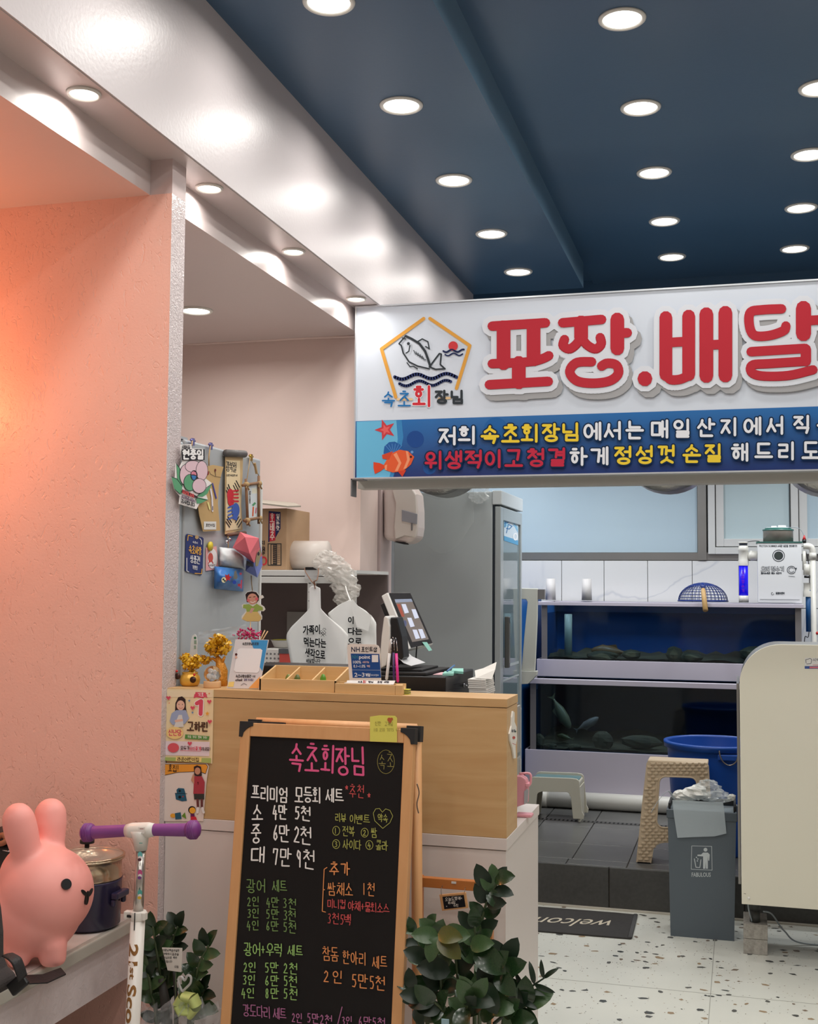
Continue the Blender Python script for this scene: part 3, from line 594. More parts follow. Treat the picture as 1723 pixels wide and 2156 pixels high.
# ================================================================== CHALKBOARD
bp0, bp1 = Vector((-1.116, 2.60, 1.143)), Vector((-1.102, 2.515, .52))
bu = Vector((1, 0, 0)); bv = (Vector((0, 2.60, 1.143))-Vector((0, 2.515, .52))).normalized(); bn_ = bu.cross(bv).normalized()
if bn_.y > 0: bn_ = -bn_
def BP(x, y): return WP(x, y, bp0, bn_)
cb = thing('chalkboard_stand', 'tall A-frame chalkboard menu with pine frame and black corner caps before the counter', 'chalkboard', (-.93, 2.55, 0))
H = BP(526, 1552)-bp0
topL, topR = BP(508, 1521), BP(872, 1537)
def bl(px, py): q = BP(px, py)-topL; return q.dot(bu), q.dot(bv)
wB = (topR-topL).dot(bu); hB = topL.z/bv.z-.012
def bpt(a, c, d=0): return topL+bu*a+bv*c+bn_*d
def bbox(bb, a0, a1, c0, c1, d0, d1, m=0):
    vs = [bpt(a, c, d) for d in (d0, d1) for c in (c0, c1) for a in (a0, a1)]
    bb.add(vs, [(0, 1, 3, 2), (4, 6, 7, 5), (0, 4, 5, 1), (2, 3, 7, 6), (0, 2, 6, 4), (1, 5, 7, 3)], m)
fw = .0235; hb = .688
b = B(); bbox(b, 0, fw, -hB, 0, -.024, 0); bbox(b, wB-fw, wB, -hB, 0, -.024, 0)
obj('side_rail', b, m_frame, cb, bevel=.002)
for a_ in ((-.031, 0, -.0235, -.0005), (-hb-.035, -hb, -.0235, -.0005), (-hB+.05, -hB+.08, -.02, -.004)):
    b = B(); bbox(b, fw, wB-fw, *a_); obj('cross_rail', b, m_frame, cb, bevel=.0015)
m_board = mat('chalkboard_black', (17, 15, 16), .42, noise=(3, .3), rgb2=(27, 24, 24), spec=.3)
b = B(); bbox(b, fw-.002, wB-fw+.002, -hb-.002, -.029, -.016, -.007); obj('board', b, m_board, cb)
# rear leg frame leaning back
b = B()
for a0, a1 in ((.004, .026), (wB-.018, wB+.006)):
    b.tube([bpt((a0+a1)/2, .004, -.04), Vector((topL.x+(a0+a1)/2-.006, 2.72, .0))+Vector((0, 0, .001))], .013, 4)
b.tube([bpt(.02, .002, -.045), bpt(wB-.005, .002, -.045)], .012, 4); obj('rear_frame', b, m_frame, cb)
# caps
for s_ in (0, 1):
    for dd, up in ((0, 0), (-.034, .006)):
        pr = [(0, 0), (.0, -.036), (.009, -.036), (.011, -.026), (.018, -.018), (.027, -.012), (.034, -.010), (.034, 0)]
        pts = [bpt((a-.003 if s_ == 0 else wB+.003-a)+(.006 if dd and s_ == 0 else .004 if dd else 0), c+.003+up, .0025+dd) for a, c in pr]
        obj('corner_cap', B().prism(pts, -bn_*.028), m_blackm, cb, bevel=.001)
b = B(); bbox(b, .04, .105, .0005, .004, -.02, -.004); obj('handle_strip', b, m_blackm, cb)
obj('latch', B().tube(smooth_pts([bpt(wB+.004, -.12, -.03), bpt(wB+.010, -.14, -.03), bpt(wB+.006, -.165, -.03), bpt(wB+.011, -.185, -.03)]), .0015, 6), mat('wire', (150, 140, 130), .3, .9), cb)
A = Art(bp0-bn_*.0068, bn_, lift=.0006)
CP = (226, 92, 140); CW = (236, 232, 228); CG = (150, 190, 110); CG2 = (120, 150, 90); CO = (228, 148, 92); CR = (200, 84, 84); CV = (176, 110, 150); CY_ = (170, 170, 90)
A.write('속초회장님', 610, 1566, 28, 56, 4.6, CP, dy=.07, gap=.18, jit=.03)
A.line([(x, y) for x, y in [(813+18*math.sin(6.28*i/18), 1604+25*math.cos(6.28*i/18)) for i in range(19)]], 1.1, (140, 130, 70)); A.write('속초', 800, 1588, 14, 30, 1.3, (150, 140, 80), jit=.1)
A.write('프리미엄', 530, 1654, 17, 30, 3, CW, dy=.06, gap=.16, jit=.03); A.write('모등회', 621, 1657, 17, 31, 3, CW, dy=.06, gap=.12, jit=.03); A.write('세트', 686, 1660, 17, 28, 2.8, CW, dy=.06, gap=.2, jit=.03)
A.write('*', 725, 1652, 20, 14, 1.5, CR); A.write('추천', 737, 1652, 14, 26, 1.8, CR, dy=.08, gap=.15, jit=.04); A.write('*', 772, 1668, 20, 15, 1.5, CR)
A.write('소', 531, 1694, 22, 32, 3.2, CW, jit=.03); A.write('4만', 575, 1695, 17, 29, 3, CW, jit=.04, dy=.05); A.write('5천', 620, 1697, 20, 28, 3, CW, jit=.04, dy=.12)
A.write('중', 530, 1737, 20, 38, 3.2, CW, jit=.03); A.write('6만', 574, 1736, 21, 34, 3, CW, jit=.04, dy=.05); A.write('2천', 618, 1739, 23, 35, 3, CW, jit=.04, dy=.12)
A.write('대', 529, 1783, 29, 32, 3.4, CW, jit=.03); A.write('7만', 574, 1785, 23, 36, 3, CW, jit=.04, dy=.08); A.write('9천', 623, 1787, 24, 38, 3, CW, jit=.04, dy=.15)
A.write('리뷰', 707, 1712, 10.5, 17, 1.6, CY_, dy=.05, jit=.05); A.write('이벤트', 737, 1714, 13, 18, 1.6, CY_, dy=.06, jit=.05)
A.line([(807, 1744), (790, 1728), (787, 1712), (792, 1703), (800, 1702), (806, 1710), (813, 1703), (822, 1706), (828, 1718), (822, 1732), (807, 1744)], 1.2, CY_); A.write('약속', 796, 1714, 10, 17, 1.5, CY_, jit=.05)
for cx, cy, n_, tx_ in ((709, 1749, '1', '전복'), (769, 1753, '2', '쌈'), (709, 1777, '3', '사이다'), (779, 1779, '4', '콜라')):
    A.line([(cx+7.5*math.sin(6.28*i/14), cy+9.5*math.cos(6.28*i/14)) for i in range(15)], 1.3, CY_); A.write(n_, cx-4, cy-6, 13, 12, 1.5, CY_)
    A.write(tx_, cx+14, cy-10, 12, 20, 1.6, CY_, dy=.06, jit=.04)
A.line([(690, 1826), (684, 1830), (682, 1872), (685, 1873), (682, 1873), (680, 1918), (687, 1920)], 1.8, CO)
A.write('추가', 696, 1816, 19, 26, 2.6, CO, dy=.02, gap=.2, jit=.03); A.write('쌈채소', 692, 1857, 16, 26, 2, CO, dy=.05, gap=.12, jit=.04); A.write('1천', 765, 1858, 15, 26, 2, CO, gap=.3, dy=.08)
A.write('미니컵', 691, 1893, 12, 18, 1.8, CR, gap=.1, dy=.05, jit=.04); A.write('야채+물회소스', 735, 1897, 12.5, 19, 1.8, CR, gap=.05, dy=.07, jit=.04); A.write('3천5백', 691, 1922, 14, 22, 1.8, CR, gap=.12, dy=.07, jit=.04)
A.write('광어', 522, 1851, 18, 27, 2, CG2, gap=.15, dy=.03, jit=.03); A.write('세트', 575, 1852, 14, 24, 2, CG2, gap=.2, dy=.06, jit=.03)
for i, (a_, c_, d_) in enumerate((('2인', '4만', '3천'), ('3인', '5만', '3천'), ('4인', '6만', '5천'))):
    y = 1888+i*25; A.write(a_, 522, y, 15, 19, 1.9, CG2, gap=.1, jit=.03); A.write(c_, 562, y+1, 16, 20, 1.9, CG2, gap=.1, jit=.03); A.write(d_, 598, y+2, 16, 21, 1.9, CG2, gap=.1, dy=.12, jit=.03)
A.write('광어+우럭', 517, 1984, 16, 26, 2.2, CG, gap=.08, dy=.04, jit=.03); A.write('세트', 608, 1989, 14, 22, 2.2, CG, gap=.2, dy=.05, jit=.03)
for i, (a_, c_, d_) in enumerate((('2인', '5만', '2천'), ('3인', '6만', '5천'), ('4인', '8만', '5천'))):
    y = 2025+i*27; A.write(a_, 515-i*2, y, 16, 20, 2.1, CG, gap=.1, jit=.03); A.write(c_, 560, y+1, 17, 21, 2.1, CG, gap=.1, jit=.03); A.write(d_, 599, y+1, 17, 22, 2.1, CG, gap=.1, dy=.08, jit=.03)
A.write('참돔', 682, 1993, 16, 28, 2, CO, gap=.1, dy=.08, jit=.03); A.write('한아리', 724, 2001, 15, 26, 2, CO, gap=.15, dy=.08, jit=.03); A.write('세트', 786, 2011, 14, 25, 2, CO, gap=.2, dy=.08, jit=.03)
A.write('2인', 683, 2041, 21, 25, 2.3, CO, gap=.3, dy=.08, jit=.03); A.write('5만5천', 743, 2049, 20, 28, 2.3, CO, gap=.1, dy=.1, jit=.03)
A.write('강도다리', 514, 2113, 14, 24, 1.9, CV, gap=.06, dy=.09, jit=.04); A.write('세트', 578, 2120, 13, 23, 1.9, CV, gap=.1, dy=.1); A.write('2인', 617, 2131, 13, 19, 1.9, CV, dy=.1); A.write('5만2천', 649, 2131, 15, 20, 1.9, CV, dy=.12)
A.write('/', 712, 2120, 34, 34, 1.9, CV); A.write('3인', 722, 2139, 13, 18, 1.9, CV); A.write('6만5천', 757, 2138, 16, 20, 1.9, CV, dy=.08)
A.out('chalk_writing', cb)
# sticky note on top rail
q = [BP(780, 1509), BP(800, 1506), BP(833, 1507), BP(837, 1512), BP(837, 1563), BP(808, 1562), BP(780, 1561)]
t = thing('sticky_note', 'yellow sticky note stuck on top right of the chalkboard frame', 'note', q[5]+bn_*.003)
obj('paper', B().prism([p+bn_*.0025 for p in q], bn_*.0006), mat('sticky_yellow', (214, 204, 92), .6), t)
A = Art(bp0+bn_*.0032, bn_); A.write('신한', 790, 1519, 6, 8, .7, (150, 140, 70)); A.write('고객님', 810, 1520, 5.5, 8, .7, (150, 140, 70)); A.write('110 250 7075 49', 787, 1533, 6, 7, .6, (160, 150, 76), gap=.02); A.disc(820, 1515, 4, (176, 90, 56)).disc(825, 1514, 3, (176, 90, 56)).disc(822, 1519, 3, (176, 90, 56)); A.out('print', t)

# ================================================================== THINGS ON THE RISER
m_gold = mat('gold_leaf_resin', (206, 150, 40), .22, .75, noise=(40, .3), rgb2=(236, 190, 70))
m_goldc = mat('gold_ceramic', (222, 162, 52), .3, .3, noise=(12, .3), rgb2=(236, 186, 84))
m_gclear = mat('amber_leaf', (240, 170, 24), .2, noise=(30, .3), rgb2=(226, 190, 50), spec=.8)
def leafcloud(b, c, r, n, size, m=0, rnd_=random):
    for _ in range(n):
        while True:
            p = Vector((rnd_.uniform(-1, 1), rnd_.uniform(-1, 1), rnd_.uniform(-1, 1)))
            if p.length < 1: break
        p = Vector(c)+Vector((p.x*r[0], p.y*r[1], p.z*r[2]))
        a = Vector((rnd_.gauss(0, 1), rnd_.gauss(0, 1), rnd_.gauss(0, 1))).normalized(); u = a.orthogonal().normalized()*size*rnd_.uniform(.6, 1.2); v = a.cross(u)*rnd_.uniform(.5, .8)
        h = a*size*.15
        b.add([p-u, p-u*.3+v+h, p+u*.6+v*.6, p+u, p+u*.5-v*.7, p-u*.3-v+h], [(0, 1, 2, 3), (0, 3, 4, 5)], m)
YR = 2.90
def RX(px, Y=YR): return W(px, 1440, Y=Y).x
# small potted gold tree
x = RX(400); t = thing('lucky_tree', 'small gold leaf tree in a round gold jar with dark coins, left end of counter', 'ornament', (x, YR, ZT))
obj('jar', B().lathe([(.001, 0), (.020, 0), (.0255, .006), (.0275, .017), (.0255, .026), (.021, .031), (.0205, .034), (.0225, .037), (.019, .037), (.018, .03)], (x, YR, ZT), 28), m_goldc, t)
b = B(); leafcloud(b, (x, YR, ZT+.058), (.024, .02, .026), 190, .0058, 0); leafcloud(b, (x-.016, YR, ZT+.075), (.014, .012, .012), 70, .0058, 0); leafcloud(b, (x+.02, YR, ZT+.066), (.012, .012, .02), 70, .0058)
obj('leaves', b, m_gclear, t, kind='stuff')
obj('trunk', B().tube([(x, YR, ZT+.03), (x+.003, YR, ZT+.05), (x-.004, YR, ZT+.07)], [.005, .003, .001], 8), m_goldc, t)
for dx, dz in ((-.024, .027), (.021, .019)):
    obj('coin', B().tube([(x+dx, YR-.024, ZT+dz), (x+dx, YR-.0265, ZT+dz)], .0085, 20), mat('bronze_dark', (74, 48, 40), .4, .6), t)
    obj('bead', B().ell((x+dx-.003+(.006 if dx > 0 else 0), YR-.024, ZT+dz+.013), .0034), mat('red_bead', (200, 40, 34), .3), t)
# spoon-like white tag behind
p = W(412, 1372, Y=2.95); t = thing('price_tag_stick', 'narrow white rounded tag with green marks standing behind the small gold tree', 'tag', (p.x, 2.95, ZT))
pts = [W(a, c, Y=2.95) for a, c in [(400, 1375), (402, 1350), (405, 1338), (410, 1335), (414, 1339), (416, 1352), (415, 1372)]]
pts = [Vector((pts[0].x, 2.95, ZT))]+pts+[Vector((pts[-1].x, 2.95, ZT))]
obj('blade', B().prism(pts, (0, .002, 0)), m_wpl, t); A = Art((0, 2.95, 0), FRONT); A.disc(411, 1343, 2.6, (60, 120, 80)); A.rect(409, 1348, 414, 1356, (150, 170, 150)); A.rect(409, 1359, 413, 1366, (150, 170, 150)); A.out('print', t)
# large gold tree
x = RX(462, 2.93); y = 2.935; t = thing('money_tree', 'larger gold resin tree with twisted trunk and amber leaves behind the glass ball', 'ornament', (x, y, ZT))
obj('trunk', B().tube([(x-.002, y, ZT), (x-.001, y, ZT+.02), (x+.004, y, ZT+.04), (x, y, ZT+.055), (x-.006, y, ZT+.07), (x-.012, y, ZT+.08)], [.024, .02, .0165, .013, .008, .004], 14).tube([(x-.004, y, ZT+.062), (x-.02, y-.004, ZT+.072), (x-.04, y-.006, ZT+.07)], [.006, .004, .002], 8).tube([(x+.002, y, ZT+.058), (x+.014, y-.004, ZT+.078)], [.006, .003], 8), mat('gold_trunk', (220, 146, 46), .35, .3, bump=(90, 1.0, 2)), t)
b = B(); leafcloud(b, (x-.008, y, ZT+.104), (.036, .025, .026), 380, .0068); leafcloud(b, (x-.043, y-.005, ZT+.068), (.017, .012, .012), 70, .0068); leafcloud(b, (x-.004, y-.008, ZT+.125), (.022, .018, .012), 90, .0062)
obj('leaves', b, m_gclear, t, kind='stuff')
b = B()
def film(fn, nu=14, nv=10): return B().grid(fn, nu, nv)
m_clear = mat('clear_film', (235, 240, 245), .12, alpha=.22, spec=.8)
# crystal ball
x = RX(447, 2.875); y = 2.875; t = thing('crystal_ball', 'clear glass ball with clover etching on a round wooden base', 'ornament', (x, y, ZT))
obj('base', B().lathe([(.0001, 0), (.0225, 0), (.0228, .002), (.0228, .0155), (.022, .017), (.012, .017), (.0001, .012)], (x, y, ZT), 32), mat('pale_wood_base', (222, 176, 128), .5), t)
obj('ball', B().ell((x, y, ZT+.0345), .0225, n=40, k=24), mat('glass', (250, 252, 252), .01, trans=1, ior=1.5), t)
b = B()
for k in range(4): b.ell((x+.0065*math.cos(k*1.57+.6), y, ZT+.035+.0065*math.sin(k*1.57+.6)), (.005, .0015, .005), n=10, k=6)
b.tube([(x, y, ZT+.034), (x-.004, y, ZT+.024)], .0006, 6); obj('clover', b, mat('frost', (230, 230, 230), .6), t)
# QR sign (code itself left blank)
t = thing('payment_sign', 'white and blue acrylic payment card stand leaning beside the wooden tray', 'sign', (RX(515, 2.862), 2.862, ZT))
def QP(x, y): return WP(x, y, (0, 2.862, ZT), qn)
qn = Vector((0, -1, .18)).normalized()
pts = [(478, 1449), (546, 1450), (566, 1347), (496, 1346)]
obj('plate', B().prism([QP(a, c) for a, c in pts], -qn*.002), mat('sheet_222_216_216', (222, 216, 216), .3), t)
A = Art((0, 2.862, ZT), qn)
A.poly([(528, 1347.5), (564.5, 1348), (553, 1413), (547, 1404), (551, 1372), (534, 1365)], (70, 150, 206)); A.poly([(524, 1449), (545, 1449), (548, 1424), (540, 1432)], (240, 170, 96)); A.poly([(482, 1436), (494, 1435), (492, 1446), (480, 1446)], (244, 214, 130))
A.poly([(501, 1368), (506, 1365), (549, 1366), (553, 1369), (546, 1413), (542, 1417), (497, 1415), (493, 1411)], (240, 236, 236))
A.write('속초회장님회포장', 511, 1353, 4, 5, .8, (60, 60, 64), gap=.08); A.write('속초사랑상품권', 497, 1421, 4.4, 5.5, .9, (70, 60, 60), gap=.06); A.write('으로', 532, 1422, 3, 4, .6, (70, 60, 60)); A.font('chak', 496, 1429, 512, 1434, (60, 44, 44), .03, .3); A.write('결제 하세요!', 514, 1429, 3.2, 4.5, .6, (90, 80, 120))
A.disc(498, 1378, 2.6, (90, 40, 40)).disc(498, 1384, 2.6, (226, 180, 160)); A.line([(508, 1443), (514, 1439), (520, 1442)], .8, (90, 80, 80)); A.out('print', t)
# wooden tray of three compartments
def XB(px, Y): return W(px, 1440, Y=Y).x
t = thing('wooden_tray', 'pine organiser box with three open compartments on the counter', 'box', (XB(630, 2.89), 2.89, ZT))
x0, x1, y0, y1, zf, zb_ = XB(546, 2.846), XB(708, 2.846), 2.846, 2.955, ZT+.030, ZT+.058
th = .005
def sl(yy): return zf+(zb_-zf)*(yy-y0)/(y1-y0)
def sidewall(xa): return B().prism([(xa, y0, ZT), (xa, y1, ZT), (xa, y1, zb_), (xa, y0, zf)], (th, 0, 0))
obj('front_board', B().box((x0, y0, ZT), (x1, y0+th, zf)), m_wood2, t, bevel=.0006)
obj('back_board', B().box((x0, y1-th, ZT), (x1, y1, zb_)), m_wood2, t, bevel=.0006)
for xa in (x0, x1-th): obj('side_board', sidewall(xa), m_wood2, t, bevel=.0006)
for k in (1, 2):
    xa = x0+(x1-x0)*k/3; obj('divider', B().prism([(xa, y0+th, ZT+.004), (xa, y1-th, ZT+.004), (xa, y1-th, zb_-.003), (xa, y0+th, zf-.002)], (.004, 0, 0)), m_wood2, t)
obj('base_board', B().box((x0+.003, y0+th, ZT+.0005), (x1-.003, y1-th, ZT+.005)), m_wood2, t)
for k, (f, c) in enumerate(((.28, (120, 130, 60)), (.4, (96, 110, 60)), (.74, (90, 150, 50)))):
    p = (x0+(x1-x0)*f, 2.90, ZT+.0055)
    lb = ['olive wrapped sweet in left compartment of the tray', 'dark green wrapped sweet in middle compartment of the tray', 'bright green wrapped sweet in right compartment of the tray'][k]
    o = obj('sweet', B().ell((p[0], p[1], p[2]+.017), (.009, .006, .017 if k < 2 else .02), n=10, k=6).add([(p[0]-.013, p[1], p[2]+.016), (p[0]-.006, p[1], p[2]+.012), (p[0]-.006, p[1], p[2]+.008), (p[0]-.014, p[1], p[2]+.006)], [(0, 1, 2, 3)]), mat('sweet_%d' % k, c, .3), label=lb, cat='sweet', group='sweets in the tray')
# card holder
t = thing('card_holder', 'low pine card holder block with rounded notch, holding business cards', 'holder', (XB(780, 2.85), 2.86, ZT))
x0, x1 = XB(706, 2.842), XB(823, 2.842); x2 = XB(852, 2.842)
obj('front_board', B().box((x0, 2.840, ZT), (x1+.012, 2.846, ZT+.024)), m_wood2, t, bevel=.0006)
obj('back_board', B().box((x0, 2.872, ZT), (x1+.012, 2.877, ZT+.026)), m_wood2, t)
obj('base_board', B().box((x0, 2.846, ZT+.0003), (x1+.012, 2.872, ZT+.006)), m_wood2, t)
pr = [(2.840, 0), (2.877, 0), (2.877, .026), (2.870, .026)]+[(2.8605+.0095*math.cos(a), .026-.0145*math.sin(a)) for a in [math.pi*k/10 for k in range(0, 11)]]+[(2.846, .026), (2.840, .024)]
obj('notched_block', B().prism([(x1+.0125, yy, ZT+zz) for yy, zz in pr], (.018, 0, 0)), m_wood2, t, bevel=.0005)
t2 = thing('business_cards', 'stack of white business cards lying in the pine card holder', 'cards', (XB(770, 2.858), 2.858, ZT+.0062))
xa, xb = XB(728, 2.858), XB(826, 2.858)
obj('card_stack', B().box((xa, 2.8465, ZT+.0062), (xb, 2.8715, ZT+.0255)), m_wpl, t2)
cn = Vector((0, -.62, .78)).normalized(); q = [(731, 1432.5), (833, 1433), (829, 1441), (730, 1440)]
obj('top_card', B().prism([WP(a, c, (0, 2.852, ZT+.0275), cn) for a, c in q], -cn*.0006), m_wpl, t2)
A = Art((0, 2.852, ZT+.0275), cn); A.write('속초', 754, 1434.5, 4.5, 3, .8, (60, 60, 70)); A.write('회', 765, 1433.6, 6, 4.4, 1.2, (190, 50, 50)); A.write('장님', 776, 1434.5, 5, 3, .9, (60, 60, 70)); A.write('포장 배달', 795, 1434.5, 5, 3.4, .8, (60, 60, 70)); A.out('print', t2)
# point shop sign
t = thing('point_sign', 'rounded card sign with blue lower panel standing behind card holder', 'sign', (XB(768, 2.88), 2.882, ZT))
pts = [(738, 1430), (804, 1431), (800, 1366), (797, 1360), (791, 1357), (738, 1355.5), (732, 1358), (731, 1364)]
q = [W(a, c, Y=2.882) for a, c in pts]; q[0].z = q[1].z = ZT
obj('plate', B().prism(q, (0, .002, 0)), mat('sheet_232_222_214', (232, 222, 214), .4), t)
A = Art((0, 2.882, 0), FRONT); BL = (36, 76, 140)
A.poly([(739, 1376), (799, 1377), (803, 1427), (743, 1427)], BL); A.font('NH', 740, 1362, 758, 1372.5, (40, 50, 80), .01); A.write('포인트샵', 761, 1362.5, 7.6, 9.5, 1.3, (50, 50, 60), gap=.12)
A.font('NH', 742, 1379, 754, 1387, (60, 130, 150), .01); A.font('point', 756.5, 1380, 780, 1389.5, (235, 235, 240), .02); A.rect(783.5, 1379, 797, 1394, (236, 232, 230))
A.font('100%', 744, 1391, 761, 1397, (235, 235, 240), .01); A.write('사용가능', 764, 1392, 3.2, 4, .6, (225, 190, 190)); A.font('0.1~1.0%', 745, 1399.5, 770, 1405.5, (235, 235, 240), .01); A.write('적립', 773, 1400.5, 3.2, 4, .6, (225, 190, 190)); A.line([(741, 1410.5), (801, 1411)], .5, (200, 210, 230))
A.font('2~3', 747, 1416.5, 768, 1425, (235, 235, 240), .01); A.write('개월', 769, 1418, 5.5, 6, .9, (235, 235, 240)); A.write('무이자할부', 782, 1419.5, 3, 4, .5, (190, 200, 220)); A.out('print', t)
# pens in notch
def pen(x0, y0, x1, y1, Y, r, mats_, label, clip=True):
    a, c = W(x0, y0, Y=Y), W(x1, y1, Y=Y+.004); a.z = max(a.z, ZT+.013+r); t = thing('pen', label, 'pen', a, 'pens standing in the card holder notch')
    d_ = (c-a)
    obj('barrel', B().tube([a, a+d_*.03, a+d_*.66], [r*.4, r, r], 12), mats_[0], t)
    obj('upper_barrel', B().tube([a+d_*.66, a+d_*.94, a+d_], [r*1.02, r*.95, r*.6], 12), mats_[1], t)
    if clip: obj('clip', B().tube([a+d_*.95+Vector((r, -r, 0)), a+d_*.72+Vector((r*1.1, -r*1.1, 0))], .0012, 6).ell(tuple(a+d_), .0016, n=8, k=6), mat('chrome', (200, 200, 205), .15, 1), t)
pen(814, 1432, 824, 1346, 2.868, .0038, [m_wpl, m_wpl], 'white pen standing leftmost in the card holder')
pen(830, 1434, 828, 1343, 2.865, .0028, [mat('purple_pen', (70, 48, 104), .3), m_black], 'purple pen standing between the white and the pink pen')
pen(838, 1437, 833, 1344, 2.860, .0036, [mat('pink_pen', (226, 52, 146), .3), m_black], 'bright pink pen with black cap standing in the card holder')
# yellow striped memo block beside holder
t = thing('flag_tabs', 'small stack of yellow and grey sticky flags right of card holder', 'stationery', (XB(854, 2.87), 2.87, ZT))
for k in range(5): obj('tab_layer', B().box((XB(850, 2.86), 2.858, ZT+.0002+k*.0026), (XB(861, 2.86), 2.88, ZT+.0024+k*.0026)), mat('tab_y', (206, 206, 70), .5) if k % 2 == 0 else mat('tab_g', (100, 100, 90), .5), t)
# berries, puppet, chopsticks in cup behind sign
t = thing('berry_bouquet', 'bunch of magenta dried berries wrapped in clear film behind the payment card', 'bouquet', (RX(520, 2.95), 2.955, ZT))
b = B(); rnd = random.Random(5)
for i in range(130):
    px, py = rnd.gauss(524, 14), rnd.gauss(1336, 6.5)
    if not (488 < px < 550 and 1322 < py < 1352): continue
    b.ell(tuple(W(px, py, Y=2.955+rnd.uniform(-.012, .012))), .0027, n=7, k=5)
obj('berries', b, mat('magenta', (190, 34, 96), .5), t, kind='stuff')
b = B()
for px in (505, 515, 525, 535, 545): b.tube([(RX(524, 2.955), 2.955, ZT), W(px, 1340, Y=2.955)], .0008, 5)
obj('stems', b, mat('stem_brown', (120, 80, 60), .7), t)
b = B(); rnd = random.Random(2)
NZ = [[rnd.uniform(-1, 1) for _ in range(15)] for _ in range(9)]
def ff(u, v):
    q = W(418+u*100, 1330+v*26-u*14, Y=2.95+.008*NZ[int(v*8)][int(u*14)]); return (q.x, q.y, q.z+.002*NZ[int(v*8)][int((1-u)*14)])
obj('wrapper', B().grid(ff, 14, 8), m_clear, t)
for k, (xa, ya, xb, yb) in enumerate(((549, 1346, 558, 1327), (553, 1347, 564, 1329))):
    a = W(xa, ya, Y=2.965); c = W(xb, yb, Y=2.965); a2 = a+(a-c)*2.6
    obj('wooden_stick', B().tube([a2, c], .0016, 8), mat('stick', (218, 176, 130), .6), label=['left wooden skewer stick leaning behind the payment card', 'right wooden skewer stick leaning behind the payment card'][k], cat='stick', group='skewer sticks')
t = thing('paper_puppet', 'paper girl cut-out in green jacket and tan skirt on a thin stick', 'puppet', W(528, 1346, Y=2.96))
a, c = W(527.5, 1346, Y=2.96), W(527.5, 1308, Y=2.96); a.z = ZT+.02
obj('stick', B().tube([a, c], .0013, 8), mat('stick', (218, 176, 130), .6), t)
pts = [(511, 1281), (509, 1274), (514, 1271), (524, 1273), (527, 1268), (518, 1262), (516, 1252), (520, 1246), (530, 1244), (540, 1246), (546, 1254), (553, 1253), (556, 1258), (548, 1262), (546, 1270), (556, 1277), (559, 1283), (555, 1287), (547, 1287), (552, 1297), (552, 1304), (545, 1309), (520, 1309), (509, 1304), (509, 1297), (518, 1287), (517, 1281)]
obj('cutout', B().prism([W(a_, c_, Y=2.957) for a_, c_ in pts], (0, .0008, 0)), mat('sheet_226_222_214', (226, 222, 214)), t)
A = Art((0, 2.957, 0), FRONT); A.poly([(517, 1252), (521, 1247), (531, 1245), (540, 1247), (546, 1255), (545, 1264), (540, 1270), (520, 1268)], (44, 32, 34)); A.disc(532, 1261, 11, (206, 150, 130), 11.5); A.disc(523.5, 1264, 3.2, (216, 110, 112)).disc(541, 1261, 3.2, (216, 100, 110)); A.line([(528, 1267), (533, 1269), (538, 1266)], 1.6, (236, 220, 210)); A.line([(525, 1258), (529, 1257)], 1, (40, 30, 30)); A.line([(534, 1257), (538, 1256)], 1, (40, 30, 30))
A.poly([(513, 1273), (525, 1272), (533, 1277), (541, 1271), (554, 1279), (554, 1285), (545, 1285), (542, 1288), (520, 1288), (519, 1282), (512, 1280)], (150, 170, 84)); A.poly([(520, 1288), (543, 1288), (551, 1300), (547, 1308), (520, 1308), (510, 1303)], (214, 184, 118)); A.poly([(530, 1280), (537, 1281), (530, 1291), (525, 1290)], (206, 160, 150)); A.out('print', t)
# ================================================================== RECESS: grey fridge, crafts, shelf
m_grey = mat('grey_enamel', (176, 180, 184), .35, .1, noise=(2, .3), rgb2=(182, 187, 190))
fg = thing('grey_fridge', 'tall grey fridge with crafts hanging on its side, just behind the pink wall', 'fridge', (-1.75, 3.2, 0))
obj('body', B().box((-2.05, 2.93, .02), (-1.462, 3.46, 1.898)), m_grey, fg, bevel=.006)
obj('door', B().box((-2.05, 2.886, .06), (-1.464, 2.926, 1.89)), mat('grey_door', (176, 186, 192), .3, .1), fg, bevel=.006)
obj('top_hinge', B().box((-1.52, 2.90, 1.898), (-1.47, 2.96, 1.905)), m_grey, fg)
obj('rear_edge', B().box((-1.464, 3.46, .02), (-1.459, 3.472, 1.83)), m_wpl, fg)
XF = -1.461
def side_art(X, lift=.0006): return Art(n=RIGHT, m=lambda x, y, X=X: W(x, y, X=X), lift=lift)
def side_sheet(name, px, label, cat, X, rgb, th=.001):
    pts = [W(x, y, X=X) for x, y in px]; c = sum(pts, Vector())/len(pts)
    t = thing(name, label, cat, (X-.002, c.y, min(p.z for p in pts)))
    obj('sheet', B().prism(pts, (-th, 0, 0)), mat('sheet_%d_%d_%d' % rgb, rgb, .6), t); return t
TW = mat('jute', (176, 146, 104), .9)
def clip(t, x, y, X, col):
    p = W(x, y, X=X)
    obj('clip', B().box((X, p.y-.006, p.z-.012), (X+.006, p.y+.006, p.z+.008)).tube([(X+.003, p.y-.012, p.z+.002), (X+.003, p.y+.012, p.z+.002)], .0035, 8), col, t)
m_clip = mat('clip_violet', (130, 130, 190), .2, .5)
